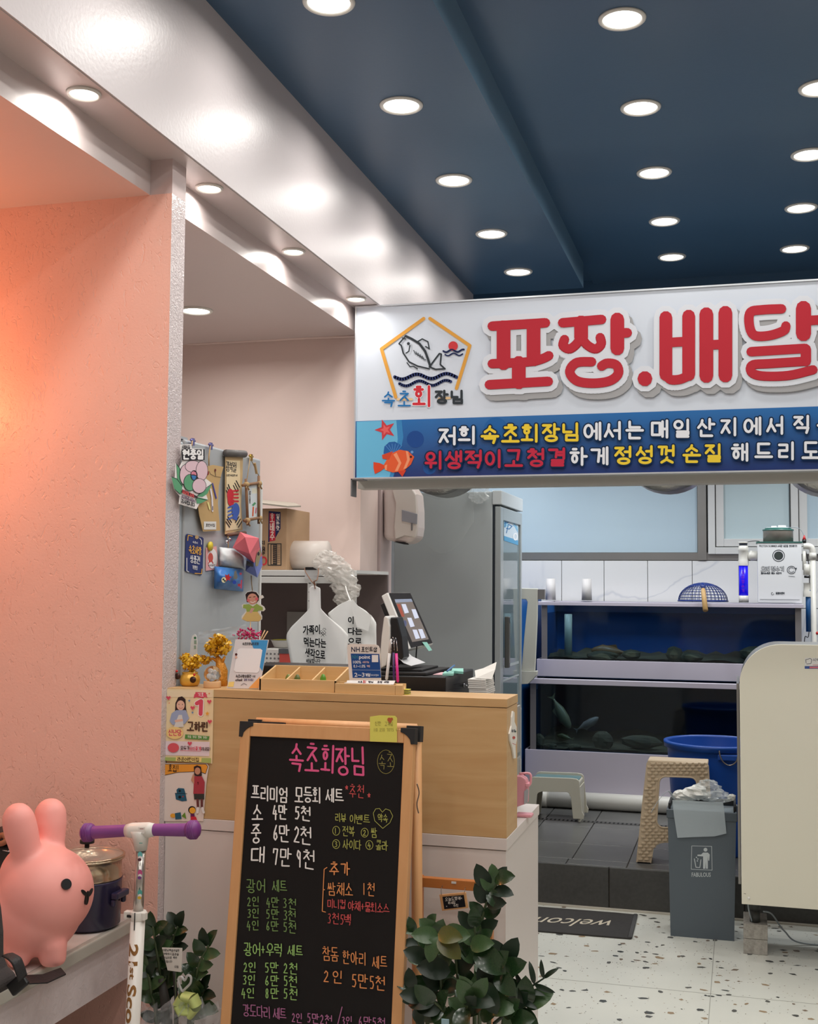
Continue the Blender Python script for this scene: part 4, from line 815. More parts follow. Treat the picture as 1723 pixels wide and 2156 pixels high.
# navy voucher sticker
t = side_sheet('voucher_sticker', [(394, 1124), (426, 1131), (429, 1134), (427, 1205), (424, 1211), (393, 1204), (390, 1201), (392, 1128)], 'tall navy sticker with yellow and white lettering on the grey fridge side', 'sticker', XF+.002, (34, 50, 110))
A = side_art(XF+.0022); Y1 = (232, 176, 80); W1 = (226, 224, 226)
A.line([(405, 1129), (396, 1127), (395, 1138)], 1.6, Y1); A.line([(424, 1146), (424, 1138), (420, 1133)], 1.6, W1); A.line([(393, 1175), (393, 1202), (397, 1204)], 1.6, W1); A.line([(410, 1207), (424, 1208), (425, 1198)], 1.6, Y1)
A.disc(414, 1131, 4, (190, 160, 120)); A.write('속초시', 405, 1139, 3.4, 4, .6, W1, dy=.2)
A.write('속초사랑', 397, 1148, 6.2, 16, 1.5, Y1, dy=.18, gap=.08); A.write('상품권', 400, 1169, 6.4, 15, 1.5, W1, dy=.18, gap=.08); A.write('가맹점', 404, 1190, 3.4, 8, .7, W1, dy=.18); A.out('print', t)
# pink card with yellow magnet
t = side_sheet('pink_card', [(434, 1153), (456, 1150), (461, 1198), (434, 1202)], 'small pink and white card under a round yellow magnet', 'card', XF+.002, (232, 170, 170))
A = side_art(XF+.0022); A.disc(447, 1176, 10.5, (238, 232, 230), 21); A.disc(443, 1174, 5.5, (206, 90, 80), 10); A.line([(439, 1186), (441, 1181)], 2, (190, 60, 60)); A.line([(448, 1186), (446, 1181)], 2, (190, 60, 60)); A.write('소상공인', 438, 1188, 3.5, 3.6, .5, (120, 90, 90)); A.out('print', t)
p = W(441, 1150, X=XF+.003); o = obj('magnet', B().tube([(XF+.0035, p.y, p.z), (XF+.009, p.y, p.z)], .013, 20), mat('yellow_magnet', (222, 200, 50), .4), label='round yellow magnet holding the pink card', cat='magnet')
# brown paper strip with strings
t = side_sheet('brown_paper_strip', [(434, 982), (449, 979), (471, 983), (466, 1000), (461, 1022), (459, 1060), (464, 1117), (428, 1119), (420, 1085), (415, 1052), (425, 1020)], 'long brown kraft paper strip with small drawings hanging from a twine', 'craft', XF+.012, (196, 162, 110))
A = side_art(XF+.0125); A.rect(429, 1098, 455, 1115, (222, 220, 216)); A.write('효린이집', 433, 1103, 4.5, 5.5, .9, (60, 50, 50)); A.line([(440, 992), (443, 998), (452, 1003), (465, 1005)], .8, (60, 50, 50)); A.line([(454, 1002), (453, 993)], .8, (60, 50, 50)); A.disc(453, 990, 1.8, (110, 50, 50), 3); A.line([(438, 993), (438, 999)], 2, (150, 40, 40))
A.line([(447, 1018), (455, 1049)], 2.5, (70, 70, 150)); A.line([(443, 1030), (446, 1048), (447, 1076)], 3.4, (226, 220, 226)); A.line([(447, 1066), (447, 1074)], 1.6, (80, 70, 90)); A.line([(437, 1058), (441, 1072)], 3, (232, 222, 150)); A.out('print', t)
obj('twine', B().tube([W(443, 938, X=XF+.01), W(440, 960, X=XF+.011), W(440, 980, X=XF+.014)], .0022, 6), TW, t); clip(t, 442, 938, XF+.006, m_clip)
# flower paper: hangs off the front edge of the fridge, over the pink wall end
XP = -1.437
t = side_sheet('paper_flower', [(380, 936), (403, 935), (404, 944), (428, 945), (430, 968), (428, 985), (434, 990), (434, 1008), (446, 1017), (434, 1040), (438, 1052), (420, 1061), (414, 1072), (377, 1061), (379, 1045), (367, 1030), (361, 1004), (369, 1005), (370, 975), (378, 985), (384, 972), (380, 950)], 'big coloured paper flower craft with green leaves and black outlined lettering', 'craft', XP, (238, 232, 230), .0012)
A = side_art(XP+.0002); GR = (96, 160, 120); BK = (40, 38, 44); PE = (222, 190, 200)
A.poly([(361, 1004), (372, 1008), (384, 1022), (382, 1040), (378, 1040), (367, 1030)], GR); A.poly([(371, 976), (378, 986), (382, 1000), (385, 1022), (373, 1010)], GR); A.poly([(414, 1045), (446, 1019), (436, 1040), (426, 1046)], GR); A.poly([(412, 1046), (438, 1052), (422, 1060), (414, 1060)], GR)
for l in ([(361, 1004), (372, 1008), (384, 1024)], [(371, 976), (378, 986), (384, 1020)], [(414, 1045), (430, 1030), (445, 1019)], [(414, 1048), (436, 1053)], [(367, 1030), (379, 1041)]): A.line(l, 1, BK)
for cx, cy, rx, ry in ((391, 1000, 13, 22), (405, 982, 16, 12), (424, 991, 12, 20), (399, 1016, 13, 17), (418, 1023, 14, 15)):
    A.disc(cx, cy, rx+1, BK, ry+1); A.disc(cx, cy, rx, GR if (cx, cy) == (399, 1016) else PE, ry)
A.disc(407, 1001, 7.5, BK, 11); A.poly([(401, 999), (402, 994), (406, 992), (411, 995), (412, 1001), (407, 999)], (214, 130, 150)); A.poly([(401, 1001), (407, 1001), (412, 1003), (409, 1010), (404, 1010)], (60, 120, 180))
A.write('6월6일', 382, 937, 5, 7.5, 1.1, BK, gap=.04, dy=.02); A.rect(381, 946, 429, 969, BK); A.write('현충일', 383, 948, 13.5, 18, 3.4, (238, 236, 236), gap=.12)
A.poly([(382, 1030), (414, 1045), (414, 1050), (380, 1037)], (60, 40, 44)); A.write('우리나라', 382, 1031, 6, 8, 1.4, (206, 80, 80), dy=.4, gap=.06); A.write('지켜주셔서', 380, 1041, 5.6, 8, 1.2, (90, 60, 90), dy=.35, gap=.06); A.write('감사합니다', 379, 1050, 5.6, 8, 1.2, BK, dy=.33, gap=.06); A.out('print', t)
obj('twine', B().tube([W(405, 928, X=XF+.008), W(404, 938, X=XP)], .002, 6), TW, t); clip(t, 404, 929, XF+.004, m_clip)
# flag scroll
t = side_sheet('hand_print_scroll', [(475, 957), (512, 961), (511, 1000), (508, 1060), (511, 1116), (474, 1125), (474, 1060)], 'kraft scroll with red and blue handprint flag hanging on the fridge', 'craft', XF+.010, (202, 172, 126))
A = side_art(XF+.0106); A.poly([(477, 969), (505, 970), (507, 1113), (475, 1118)], (228, 208, 170)); A.write('광복절', 476, 972, 7, 20, 1.5, BK, gap=.02, dy=.1); A.write('대한독립만세', 477, 999, 3.4, 4, .6, BK)
def bars(x, y, dx, dy, n_=3, l=(7, 11)):
    for k in range(n_): A.line([(x+k*dx, y+k*dy), (x+k*dx+l[0], y+k*dy+l[1])], 1.9, BK)
bars(491, 1022, 3, -5, 3, (7, 14)); bars(476, 1032, 2, -6, 3, (4, 10)); bars(475, 1098, 2, -5, 3, (8, 12)); 
for k in range(3): A.line([(502+k*3, 1088+k*5), (495+k*3, 1100+k*5)], 1.9, BK)
RH = (200, 50, 62); BH = (70, 100, 180)
A.disc(484, 1042, 7, RH, 13); A.poly([(478, 1050), (492, 1052), (491, 1062), (485, 1067), (479, 1060)], RH)
for k in range(4): A.line([(487, 1034+k*7), (500, 1033+k*7.5)], 3.6, RH)
A.disc(495, 1074, 8, BH, 15); A.poly([(490, 1082), (500, 1084), (497, 1096), (488, 1092)], BH)
for k in range(4): A.line([(490, 1064+k*8), (479, 1069+k*8)], 3.2, BH)
A.out('print', t)
obj('rod', B().tube([W(476, 954, X=XF+.013), W(515, 956, X=XF+.013)], .011, 10), mat('dark_rod', (90, 86, 84), .5), t, label='dark grey holder tube'); obj('rod', B().tube([W(478, 1126, X=XF+.008), W(516, 1122, X=XF+.008)], .006, 10), mat('brown_rod', (120, 84, 66), .6), t)
# twig frame
XT = XF+.03
m_twig = mat('twig', (134, 98, 70), .8, bump=(40, .5))
t = thing('twig_frame', 'small picture frame of twigs bound with twine, hanging near fridge edge', 'craft', W(530, 1100, X=XT))
for a, c in (((518, 1008), (522, 1106)), ((545, 1002), (545, 1103)), ((511, 1022), (549, 1016)), ((514, 1096), (548, 1090))): obj('twig', B().tube([W(*a, X=XT), W(*c, X=XT)], .0045, 8), m_twig, t)
for a in ((519, 1020), (546, 1018), (521, 1096), (547, 1091)):
    p = W(*a, X=XT); obj('knot', B().ell(tuple(p), (.009, .012, .009), n=10, k=7).tube([p, p+Vector((.004, .012, -.016))], .0025, 5).tube([p, p+Vector((.004, -.012, -.012))], .0025, 5), TW, t)
obj('twine', B().tube([W(519, 1018, X=XT), W(527, 964, X=XF+.01), W(546, 1004, X=XT)], .0014, 5), TW, t); clip(t, 527, 962, XF+.004, mat('clip_gold', (210, 180, 90), .25, .8))
A = Art(n=RIGHT, m=lambda x, y: W(x, y, X=XT-.004)); A.poly([(523, 1022), (543, 1018), (544, 1091), (523, 1094)], mat('clear_card', (214, 220, 224), .2)); A.rect(530, 1028, 543, 1039, (226, 224, 206)); A.poly([(530, 1063), (536, 1057), (539, 1060), (533, 1066)], (90, 150, 110)); A.line([(533, 1068), (532, 1086)], 3, (206, 96, 60)); A.line([(539, 1070), (538, 1080)], 2.4, (190, 110, 130)); A.write('봄소풍', 524, 1034, 3.4, 8, .8, (70, 60, 60), vert=True); A.out('picture', t)
obj('peg', B().box((XT, 0, 0), (XT+.006, .006, .035), M=Matrix.Translation(W(538, 998, X=XT)-Vector((XT, 0, 0))) @ Matrix.Rotation(.5, 4, 'X')), TW, t)
# pink polyhedron lantern and blue base
def tri_thing(name, label, cat, pts, faces, mats_, X0):
    P = [W(x, y, X=X0+dx) for x, y, dx in pts]; t = thing(name, label, cat, min(P, key=lambda p: p.z))
    b = B()
    for f, m in faces: b.add([P[i] for i in f], [tuple(range(len(f)))], m)
    return t, b
m_pk = mat('pink_paper', (226, 108, 118), .6); m_pb = mat('blue_paper', (110, 124, 190), .6)
t, b = tri_thing('paper_lantern', 'folded pink paper polyhedron with blue lower half hanging beside fridge edge', 'lantern',
    [(506, 1120, .0), (516, 1131, .05), (545, 1133, .03), (490, 1153, 0), (526, 1166, .06), (549, 1152, .0), (535, 1185, .03), (552, 1170, -.02), (517, 1202, .0), (542, 1216, .02), (553, 1190, -.02), (520, 1175, -.01)],
    [((0, 1, 3), 0), ((0, 2, 1), 0), ((1, 2, 4), 0), ((1, 4, 3), 0), ((3, 4, 6), 0), ((4, 2, 5), 0), ((4, 5, 6), 0), ((3, 6, 11), 0), ((11, 6, 9, 8), 1), ((6, 7, 10, 9), 1), ((6, 5, 7), 0), ((0, 3, 11, 8, 10, 7, 5, 2), 1)], None, XF+.03)
obj('folded_paper', b, [m_pk, m_pb], t)
A = Art((W(540, 1180, X=XF+.05).x+.006, 0, 0), RIGHT); A.poly([(538, 1180), (541, 1165), (547, 1156), (550, 1162), (547, 1178), (543, 1192), (538, 1192)], (150, 140, 110)); A.disc(544, 1166, 2.4, (60, 50, 60), 4); A.poly([(519, 1180), (533, 1188), (533, 1194), (518, 1190)], (50, 50, 54)); A.out('picture', t)
obj('twine', B().tube([W(529, 1212, X=XF+.03), W(530, 1228, X=XF+.03), W(532, 1246, X=XF+.03)], .0015, 5), TW, t)
# blue and clear pouch
t = thing('blue_pouch', 'sagging pouch with clear ribbed top and blue sea-sticker bottom on fridge', 'craft', W(480, 1240, X=XF+.02))
def pouch(x0, y0, x1, y1, bul, nx=14, ny=12, amp=.0):
    rn = random.Random(9); g = [[rn.uniform(-1, 1) for _ in range(nx+1)] for _ in range(ny+1)]
    def f(u, v):
        e = math.sin(math.pi*u)**.5*math.sin(math.pi*min(1, v*.94+.06))**.5
        xx, yy = x0+(x1-x0)*u, y0+(y1-y0)*v+(u*6)
        q = W(xx, yy, X=XF+.004+bul*e+amp*g[int(v*ny)][int(u*nx)]); return q
    return B().grid(f, nx, ny)
obj('clear_top', pouch(462, 1152, 517, 1194, .03, amp=.0015), mat('cloudy_plastic', (226, 230, 232), .65, bump=(1, .0)), t, solid=.001)
obj('blue_bottom', pouch(451, 1192, 513, 1240, .045, amp=.002), mat('blue_pouch', (64, 140, 206), .35, noise=(30, .2), rgb2=(50, 110, 190)), t, solid=.002, sub=1)
A = Art(n=RIGHT, m=lambda x, y: W(x, y, X=XF+.056)); star(479, 1216, 9, (190, 40, 44), -1.2, .5, 6); A.disc(471, 1221, 5, (230, 224, 180), 6); A.disc(470, 1220, 2, (40, 50, 50)).disc(473, 1223, 2, (40, 50, 50)); A.poly([(491, 1218), (493, 1203), (497, 1201), (500, 1216), (497, 1220)], (120, 116, 110)); star(503, 1232, 4.5, (180, 40, 50), 0, .5); A.line([(508, 1222), (507, 1238)], 3, (200, 70, 90)); A.disc(493, 1226, 4, (40, 70, 170)); star(506, 1208, 4, (170, 60, 80)); A.out('stickers', t)
obj('twine', B().tube([W(480, 1128, X=XF+.01), W(481, 1145, X=XF+.012), W(480, 1160, X=XF+.015)], .002, 6), TW, t); obj('bell', B().ell(tuple(W(477, 1141, X=XF+.014)), .006, n=10, k=8).ell(tuple(W(483, 1136, X=XF+.014)), .006, n=10, k=8), mat('chrome', (200, 200, 205), .15, 1), t)

# shelf unit
SHY = 4.20
m_shelf = mat('shelf_white', (214, 214, 212), .4)
su = thing('shelf_unit', 'white metal slotted shelf rack with dark back panel in the pink recess', 'shelf', (-1.85, 4.4, 0))
zt = W(600, 1200, Y=SHY).z; xr = W(752, 1200, Y=SHY).x
obj('shelf_board', B().box((-2.5, SHY, zt-.012), (xr, 4.61, zt)), m_shelf, su)
obj('shelf_lip', B().box((-2.5, SHY-.003, zt-.022), (xr, SHY, zt-.002)).box((-2.5, SHY-.006, zt-.05), (xr, SHY, zt-.026)), m_shelf, su, bevel=.001)
z2 = W(600, 1395, Y=SHY).z-.03
obj('shelf_board', B().box((-2.5, SHY, z2-.012), (xr, 4.61, z2)), m_shelf, su)
obj('shelf_board', B().box((-2.5, SHY, .7), (xr, 4.61, .72)), m_shelf, su)
obj('back_panel', B().box((-2.5, 4.60, .1), (xr-.002, 4.618, zt-.013)), mat('dark_brown_panel', (104, 90, 88), .5), su)
xp = W(648, 1250, Y=SHY-.01).x
for xx in (xp, xr-.03):
    obj('post', B().box((xx, SHY-.012, 0), (xx+.032, SHY-.0065, zt-.024)), m_shelf, su)
b = B()
for k in range(30): b.box((xp+.004, SHY-.0124, .55+k*.033), (xp+.014, SHY-.012, .553+k*.033))
obj('slots', b, mat('slot_black', (18, 18, 18), .8), su, kind='stuff')
obj('side_sheet', B().box((W(605, 1330, Y=4.59).x, 4.585, z2+.004), (W(650, 1330, Y=4.59).x, 4.598, W(605, 1288, Y=4.59).z)), mat('grey_sheet', (150, 146, 142), .5), su)
# cardboard box with lid board
t = thing('cardboard_box', 'brown noodle carton with red and navy print standing on the rack', 'box', (W(575, 1195, Y=4.3).x, 4.4, zt))
bx0, bx1 = W(500, 1195, Y=4.25).x, W(603, 1195, Y=4.25).x; bt = W(575, 1065, Y=4.25).z-.01
m_card = mat('cardboard', (172, 140, 108), .8, noise=(14, .3), rgb2=(180, 148, 116))
obj('carton', B().box((bx0, 4.25, zt+.0005), (bx1, 4.5, bt)), m_card, t, bevel=.002)
A = Art((0, 4.25, 0), FRONT); A.poly([(566, 1076), (591, 1078), (591, 1113), (580, 1133), (565, 1142)], (40, 46, 86)); A.poly([(568, 1080), (580, 1082), (580, 1138), (568, 1140)], (190, 50, 66)); A.write('호배추', 569, 1082, 9, 17, 1.8, (232, 210, 200), vert=True); A.write('얼큰한맛', 582, 1082, 7, 8, 1.2, (232, 220, 210), vert=True)
A.rect(564, 1144, 593, 1191, (60, 56, 54)); A.rect(566, 1146, 570, 1189, m_card); A.rect(584, 1146, 591, 1189, m_card); A.rect(572, 1147, 575, 1188, m_card)
for k in range(10): A.line([(585, 1148+k*4), (590, 1148+k*4)], .8, (60, 56, 54)); A.line([(576, 1148+k*4), (582, 1149+k*4)], 1, (150, 120, 96))
A.write('진영', 550, 1139, 9, 13, 1.8, (50, 40, 40), vert=True); A.write('식품', 544, 1139, 4, 6, .9, (50, 40, 40), vert=True); A.line([(556+6*math.cos(a), 1181+8*math.sin(a)) for a in [k*.5 for k in range(14)]], 3.4, (190, 50, 56)); A.out('print', t)
t2 = obj('tray_lid', B().add([W(x, y, Y=Y_) for x, y, Y_ in [(480, 1052, 4.2), (606, 1067, 4.2), (634, 1066, 4.24), (620, 1060, 4.5), (490, 1048, 4.5)]], [(0, 1, 2, 3, 4)]), mat('grey_board', (168, 160, 148), .6), label='flat grey board lying on top of the noodle carton', cat='board', solid=.006)
# plastic roll on shelf
px0, px1 = W(606, 1175, Y=4.32), W(686, 1175, Y=4.32); rr = .058
t = thing('plastic_roll', 'fat roll of white plastic sheeting lying on the rack beside the carton', 'roll', (px0.x, 4.34, zt))
obj('roll', B().tube([(px0.x+.014, 4.34, zt+rr+.001), (px0.x, 4.34, zt+rr+.001), (px1.x, 4.34, zt+rr+.001)], [rr*.98, rr, rr*.97], 36), mat('milky_plastic', (222, 212, 204), .35, bump=(24, .5, 1), stretch=(.3, 1, 1)), t)
def crumple(c, r, n=3, seed=1, amp=.25, nu=22, nv=16):
    rn = random.Random(seed); K = [[rn.uniform(-1, 1) for _ in range(nu)] for _ in range(nv+1)]
    b = B(); vs = []; fs = []
    for j in range(nv+1):
        for i in range(nu):
            th_ = math.pi*j/nv; ph = 2*math.pi*i/nu; k = 1+amp*K[j][i]
            vs.append((c[0]+r[0]*k*math.sin(th_)*math.cos(ph), c[1]+r[1]*k*math.sin(th_)*math.sin(ph), c[2]+r[2]*math.cos(th_)*(1+amp*.3*K[j][i])))
    for j in range(nv):
        for i in range(nu): fs.append((j*nu+i, j*nu+(i+1) % nu, (j+1)*nu+(i+1) % nu, (j+1)*nu+i))
    return b.add(vs, fs, 0, False)
m_crumple = mat('crumpled_film', (236, 232, 226), .12, alpha=.34, spec=.8)
t = thing('crumpled_plastic', 'crumpled clear plastic draping from roll down over the rack end', 'plastic', W(725, 1270, Y=4.12))
b = B()
for i, (x, y, rx, rz) in enumerate(((690, 1185, .05, .045), (708, 1200, .05, .05), (722, 1222, .048, .055), (730, 1247, .042, .04), (722, 1262, .03, .025))):
    c = W(x, y, Y=4.13); q = crumple(c, (rx, .035, rz), seed=i+3); b.add(q.v, q.f, 0)
obj('film', b, m_crumple, t, kind='stuff'); obj('knot', crumple(W(754, 1237, Y=4.11), (.014, .012, .012), seed=9, nu=10, nv=8).tube([W(738, 1240, Y=4.12), W(750, 1237, Y=4.11)], .006, 6), m_crumple, t)
# white bags hanging from the rack
m_bag = mat('white_bag', (246, 246, 244), .4, spec=.4, bump=(14, .15, .3))
def bag(outline, Y, label, texts, seed, hook=None, folds=()):
    rn = random.Random(seed); P = [W(x, y, Y=Y) for x, y in outline]; c = sum(P, Vector())/len(P)
    t = thing('plastic_bag', label, 'bag', (c.x, Y, min(p.z for p in P)))
    # front sheet with gentle folds radiating from the handle
    ya, yb = min(p[1] for p in outline), max(p[1] for p in outline); b = B(); NR, NC = 44, 18; vs = []
    z1 = max(p.z for p in P); z0 = min(p.z for p in P); xm = P[0].x
    for r in range(NR+1):
        y = ya+.3+(yb-ya-.6)*r/NR; xs = []
        for k in range(len(outline)):
            (x1, y1), (x2, y2) = outline[k], outline[k-1]
            if (y1 > y) != (y2 > y): xs.append(x1+(x2-x1)*(y-y1)/(y2-y1))
        for q in range(NC+1):
            v = W(min(xs)+(max(xs)-min(xs))*q/NC, y, Y=Y); h = (z1-v.z)/(z1-z0); a = (v.x-xm)/(.02+.12*h)
            v.y -= .010*max(0, 1-abs(v.x-c.x)/.14)*h+.0022*math.sin(a*6+seed)*min(1, h*2); vs.append(v)
    b.add(vs, [(r*(NC+1)+q, r*(NC+1)+q+1, (r+1)*(NC+1)+q+1, (r+1)*(NC+1)+q) for r in range(NR) for q in range(NC)], 0, True)
    obj('sheet', b, m_bag, t, solid=.0012)
    A = Art((0, Y-.021, 0), FRONT)
    for s_, x0, y0, x1, y1, dy in texts: A.font(s_, x0, y0, x1, y1, (28, 28, 32), .035, 0, dy)
    A.line([(x, y) for x, y in []] or [(0, 0), (0, 0)], .01, (28, 28, 32)) if False else None
    return t, A
t, A = bag([(660, 1233), (652, 1234), (651, 1240), (652, 1282), (636, 1298), (614, 1320), (605, 1334), (604, 1345), (612, 1392), (622, 1440), (722, 1440), (730, 1385), (733, 1345), (733, 1336), (720, 1322), (690, 1296), (676, 1282), (675, 1240), (672, 1234)], 3.55, 'front white plastic bag with black lettering hanging by its handle from a hook',
    [('가족이', 638, 1317, 674, 1337, -2), ('먹는다는', 640, 1341, 687, 1361, 4), ('생각으로', 643, 1364, 685, 1385, 5), ('배달합니다', 645, 1387, 675, 1396, 0)], 2)
for cx_, cy_, r_ in ((677, 1330, 2.4), (684, 1332, 2.4), (680, 1334, 2.2)): A.line([(cx_+r_*math.cos(a*.6), cy_+r_*math.sin(a*.6)) for a in range(12)], .8, (40, 40, 44)); A.line([(cx_-3, cy_+6), (cx_, cy_+2.5), (cx_+3, cy_+6)], .8, (40, 40, 44))
A.line([(683, 1328), (680, 1325), (682, 1322.5), (683.5, 1324), (685, 1322.5), (687, 1325), (683, 1328)], .7, (40, 40, 44)); A.out('print', t)
obj('cord', B().tube(smooth_pts([W(664, 1240, Y=3.545), W(661, 1224, Y=3.545), W(664, 1232, Y=3.548), W(655, 1222, Y=3.56), W(643, 1203, Y=3.9), W(642, 1196, Y=4.18)], 6), .0016, 5).tube(smooth_pts([W(661, 1224, Y=3.545), W(668, 1220, Y=3.56), W(671, 1203, Y=3.9), W(670, 1196, Y=4.18)], 6), .0016, 5), mat('raffia', (132, 90, 66), .9), t)
obj('holder', B().box((W(643, 1196, Y=4.17).x, 4.165, W(643, 1218, Y=4.17).z), (W(671, 1196, Y=4.17).x, 4.17, W(643, 1196, Y=4.17).z)), mat('clear_holder', (220, 220, 222), .2, alpha=.5), t)
obj('holder_band', B().box((W(643, 1196, Y=4.16).x, 4.16, W(643, 1200, Y=4.16).z), (W(671, 1196, Y=4.16).x, 4.164, W(643, 1194, Y=4.16).z)), m_black, t)
t, A = bag([(738, 1262), (730, 1266), (716, 1272), (700, 1284), (690, 1292), (700, 1310), (720, 1340), (732, 1440), (793, 1440), (793, 1312), (786, 1300), (770, 1285), (748, 1272)], 3.8, 'rear white plastic bag partly covered by its folded handle, lettering cut off',
    [('이', 733, 1298, 745, 1314, 0), ('다는', 733, 1321, 763, 1337, 0), ('으로', 733, 1343, 762, 1358, 0)], 5); 
for cx_, cy_ in ((752, 1305), (754, 1300)): A.line([(cx_+2.4*math.cos(a*.6), cy_+3*math.sin(a*.6)) for a in range(12)], .8, (40, 40, 44))
A.out('print', t); obj('cord', B().tube(smooth_pts([W(738, 1264, Y=3.8), W(733, 1252, Y=3.85), W(728, 1235, Y=4.1), W(727, 1220, Y=4.19)], 5), .0025, 6), m_bag, t)
Yb = 3.77
obj('folded_flap', B().add([W(x, y, Y=Yb) for x, y in [(742, 1262), (738, 1272), (752, 1320), (776, 1329), (783, 1296), (760, 1282)]], [(0, 1, 2, 3, 4, 5)]), m_bag, t, solid=.001)
# things on the lower shelf of the rack
t = thing('perforated_basket', 'white perforated plastic basket standing low on the rack behind the tray', 'basket', (W(590, 1390, Y=4.0).x, 4.1, z2))
bx0, bx1 = W(556, 1380, Y=4.22).x, W(625, 1380, Y=4.22).x; zb2 = W(590, 1366, Y=4.22).z
obj('basket', B().box((bx0, 4.22, z2+.001), (bx1, 4.4, zb2)), m_wpl, t, bevel=.004)
b = B()
for i in range(8):
    for j in range(4): p = Vector((bx0+.012+i*.016, 4.2195, zb2-.02-j*.017)); b.lathe([(.0001, 0), (.0042, 0)], (0, 0, 0), 8, M=Matrix.Translation(p) @ Matrix.Rotation(math.pi/2, 4, 'X'))
obj('holes', b, mat('hole_dark', (120, 120, 122), .8), t, kind='stuff')
t = thing('food_tub', 'white tub with yellow contents on the rack beside the front bag', 'tub', (W(600, 1350, Y=4.15).x, 4.3, zb2))
c = W(596, 1362, Y=4.3); obj('tub', B().lathe([(.0001, .002), (.034, .002), (.046, .028), (.050, .03), (.044, .029), (.0001, .026)], (c.x, 4.3, zb2), 28), m_wpl, t); obj('contents', B().lathe([(.0001, .031), (.043, .031)], (c.x, 4.3, zb2), 24), mat('yellow_food', (196, 190, 60), .5), t)
c = W(606, 1380, Y=4.19); t = thing('red_packet', 'small grey and red packet in front of the perforated basket', 'packet', (c.x, 4.19, z2)); obj('packet', B().box((W(590, 1380, Y=4.19).x, 4.18, z2+.001), (W(618, 1380, Y=4.19).x, 4.21, W(606, 1372, Y=4.19).z)), mat('packet_red', (206, 84, 76), .4), t, bevel=.003); obj('label_band', B().box((W(589, 1380, Y=4.19).x, 4.178, W(606, 1376, Y=4.19).z), (W(619, 1380, Y=4.19).x, 4.212, W(606, 1366, Y=4.19).z)), mat('packet_grey', (90, 92, 96), .4), t)

# ================================================================== BEHIND THE RISER: drawer cabinet, cash drawer, monitor, napkins, printer
m_gdr = mat('grey_metal_cab', (140, 138, 136), .4, .3)
t = thing('drawer_cabinet', 'low grey metal drawer cabinet on white worktop behind the oak riser', 'cabinet', (-.9, 3.1, .8985))
xd = W(1098, 1500, Y=3.285).x
obj('body', B().box((-1.44, 2.976, .8985), (xd-.007, 3.285, 1.178)), m_gdr, t, bevel=.002)
for z0 in (.905, 1.045): obj('drawer', B().box((xd-.007, 2.985, z0), (xd, 3.275, z0+.128)), mat('drawer_front', (160, 158, 154), .4, .2), t, bevel=.002)
for z0 in (.915, 1.055): obj('rail', B().box((xd+.0002, 3.262, z0), (xd+.003, 3.27, z0+.11)), mat('alu', (215, 220, 225), .3, .6), t)
ZD = 1.1785; ZC = 1.262
t = thing('cash_drawer', 'black metal cash drawer with small silver lock behind the oak riser', 'cash drawer', (-.9, 3.2, ZD))
obj('case', B().box((-1.02, 3.045, ZD), (-.752, 3.378, ZC)), m_black, t, bevel=.003)
A = Art(n=RIGHT, m=lambda x, y: W(x, y, X=-.752)); A.line([(956, 1441.5), (990, 1434)], .9, (4, 4, 5)); A.line([(944, 1452), (998, 1446)], .6, (6, 6, 8)); A.out('slit', t)
p = W(975, 1443, X=-.75); obj('lock', B().tube([p, p+Vector((.006, 0, 0))], .0055, 14).tube([p+Vector((.006, 0, 0)), p+Vector((.014, 0, -.001))], .002, 6), mat('chrome', (200, 200, 205), .15, 1), t)
t = thing('black_mat_pad', 'thin black padded folder lying on the cash drawer', 'folder', (-.85, 3.2, ZC))
obj('pad', B().prism([(-1.0, 3.06, ZC+.0005), (-.81, 3.06, ZC+.0005), (-.80, 3.30, ZC+.0005), (-.98, 3.30, ZC+.0005)], (0, 0, .008)).prism([(-.98, 3.10, ZC+.0087), (-.83, 3.09, ZC+.0087), (-.83, 3.27, ZC+.0087), (-.96, 3.28, ZC+.0087)], (0, 0, .006)), m_blackm, t, bevel=.002)
def flat_note(pts, z, th, rgb, name, label):
    P = [W(x, y, Z=z+th) for x, y in pts]; return obj(name, B().prism(P, (0, 0, -th+.0003)), mat('sheet_%d_%d_%d' % rgb, rgb, .6), label=label, cat='note', loc=(P[0].x, P[0].y, z))
flat_note([(912, 1420), (930, 1415), (952, 1417), (945, 1421)], ZC, .0012, (226, 180, 186), 'sticky_note', 'pale pink sticky note at the front edge of the cash drawer')
flat_note([(932, 1418), (937, 1413), (957, 1412), (955, 1418)], ZC, .006, (150, 210, 196), 'note_pad', 'mint sticky note pad, left of two on the cash drawer')
flat_note([(951, 1412), (953, 1407), (976, 1407), (976, 1414)], ZC, .007, (150, 210, 196), 'note_pad', 'mint sticky note pad, right of two on the cash drawer')
a, c = W(942, 1413, Z=ZC+.012), W(957, 1401, Z=ZC+.022); obj('blue_stick', B().tube([a, c], .0025, 8), mat('blue_pen', (80, 120, 170), .4), label='short blue pen lying over the mint note pads', cat='pen')
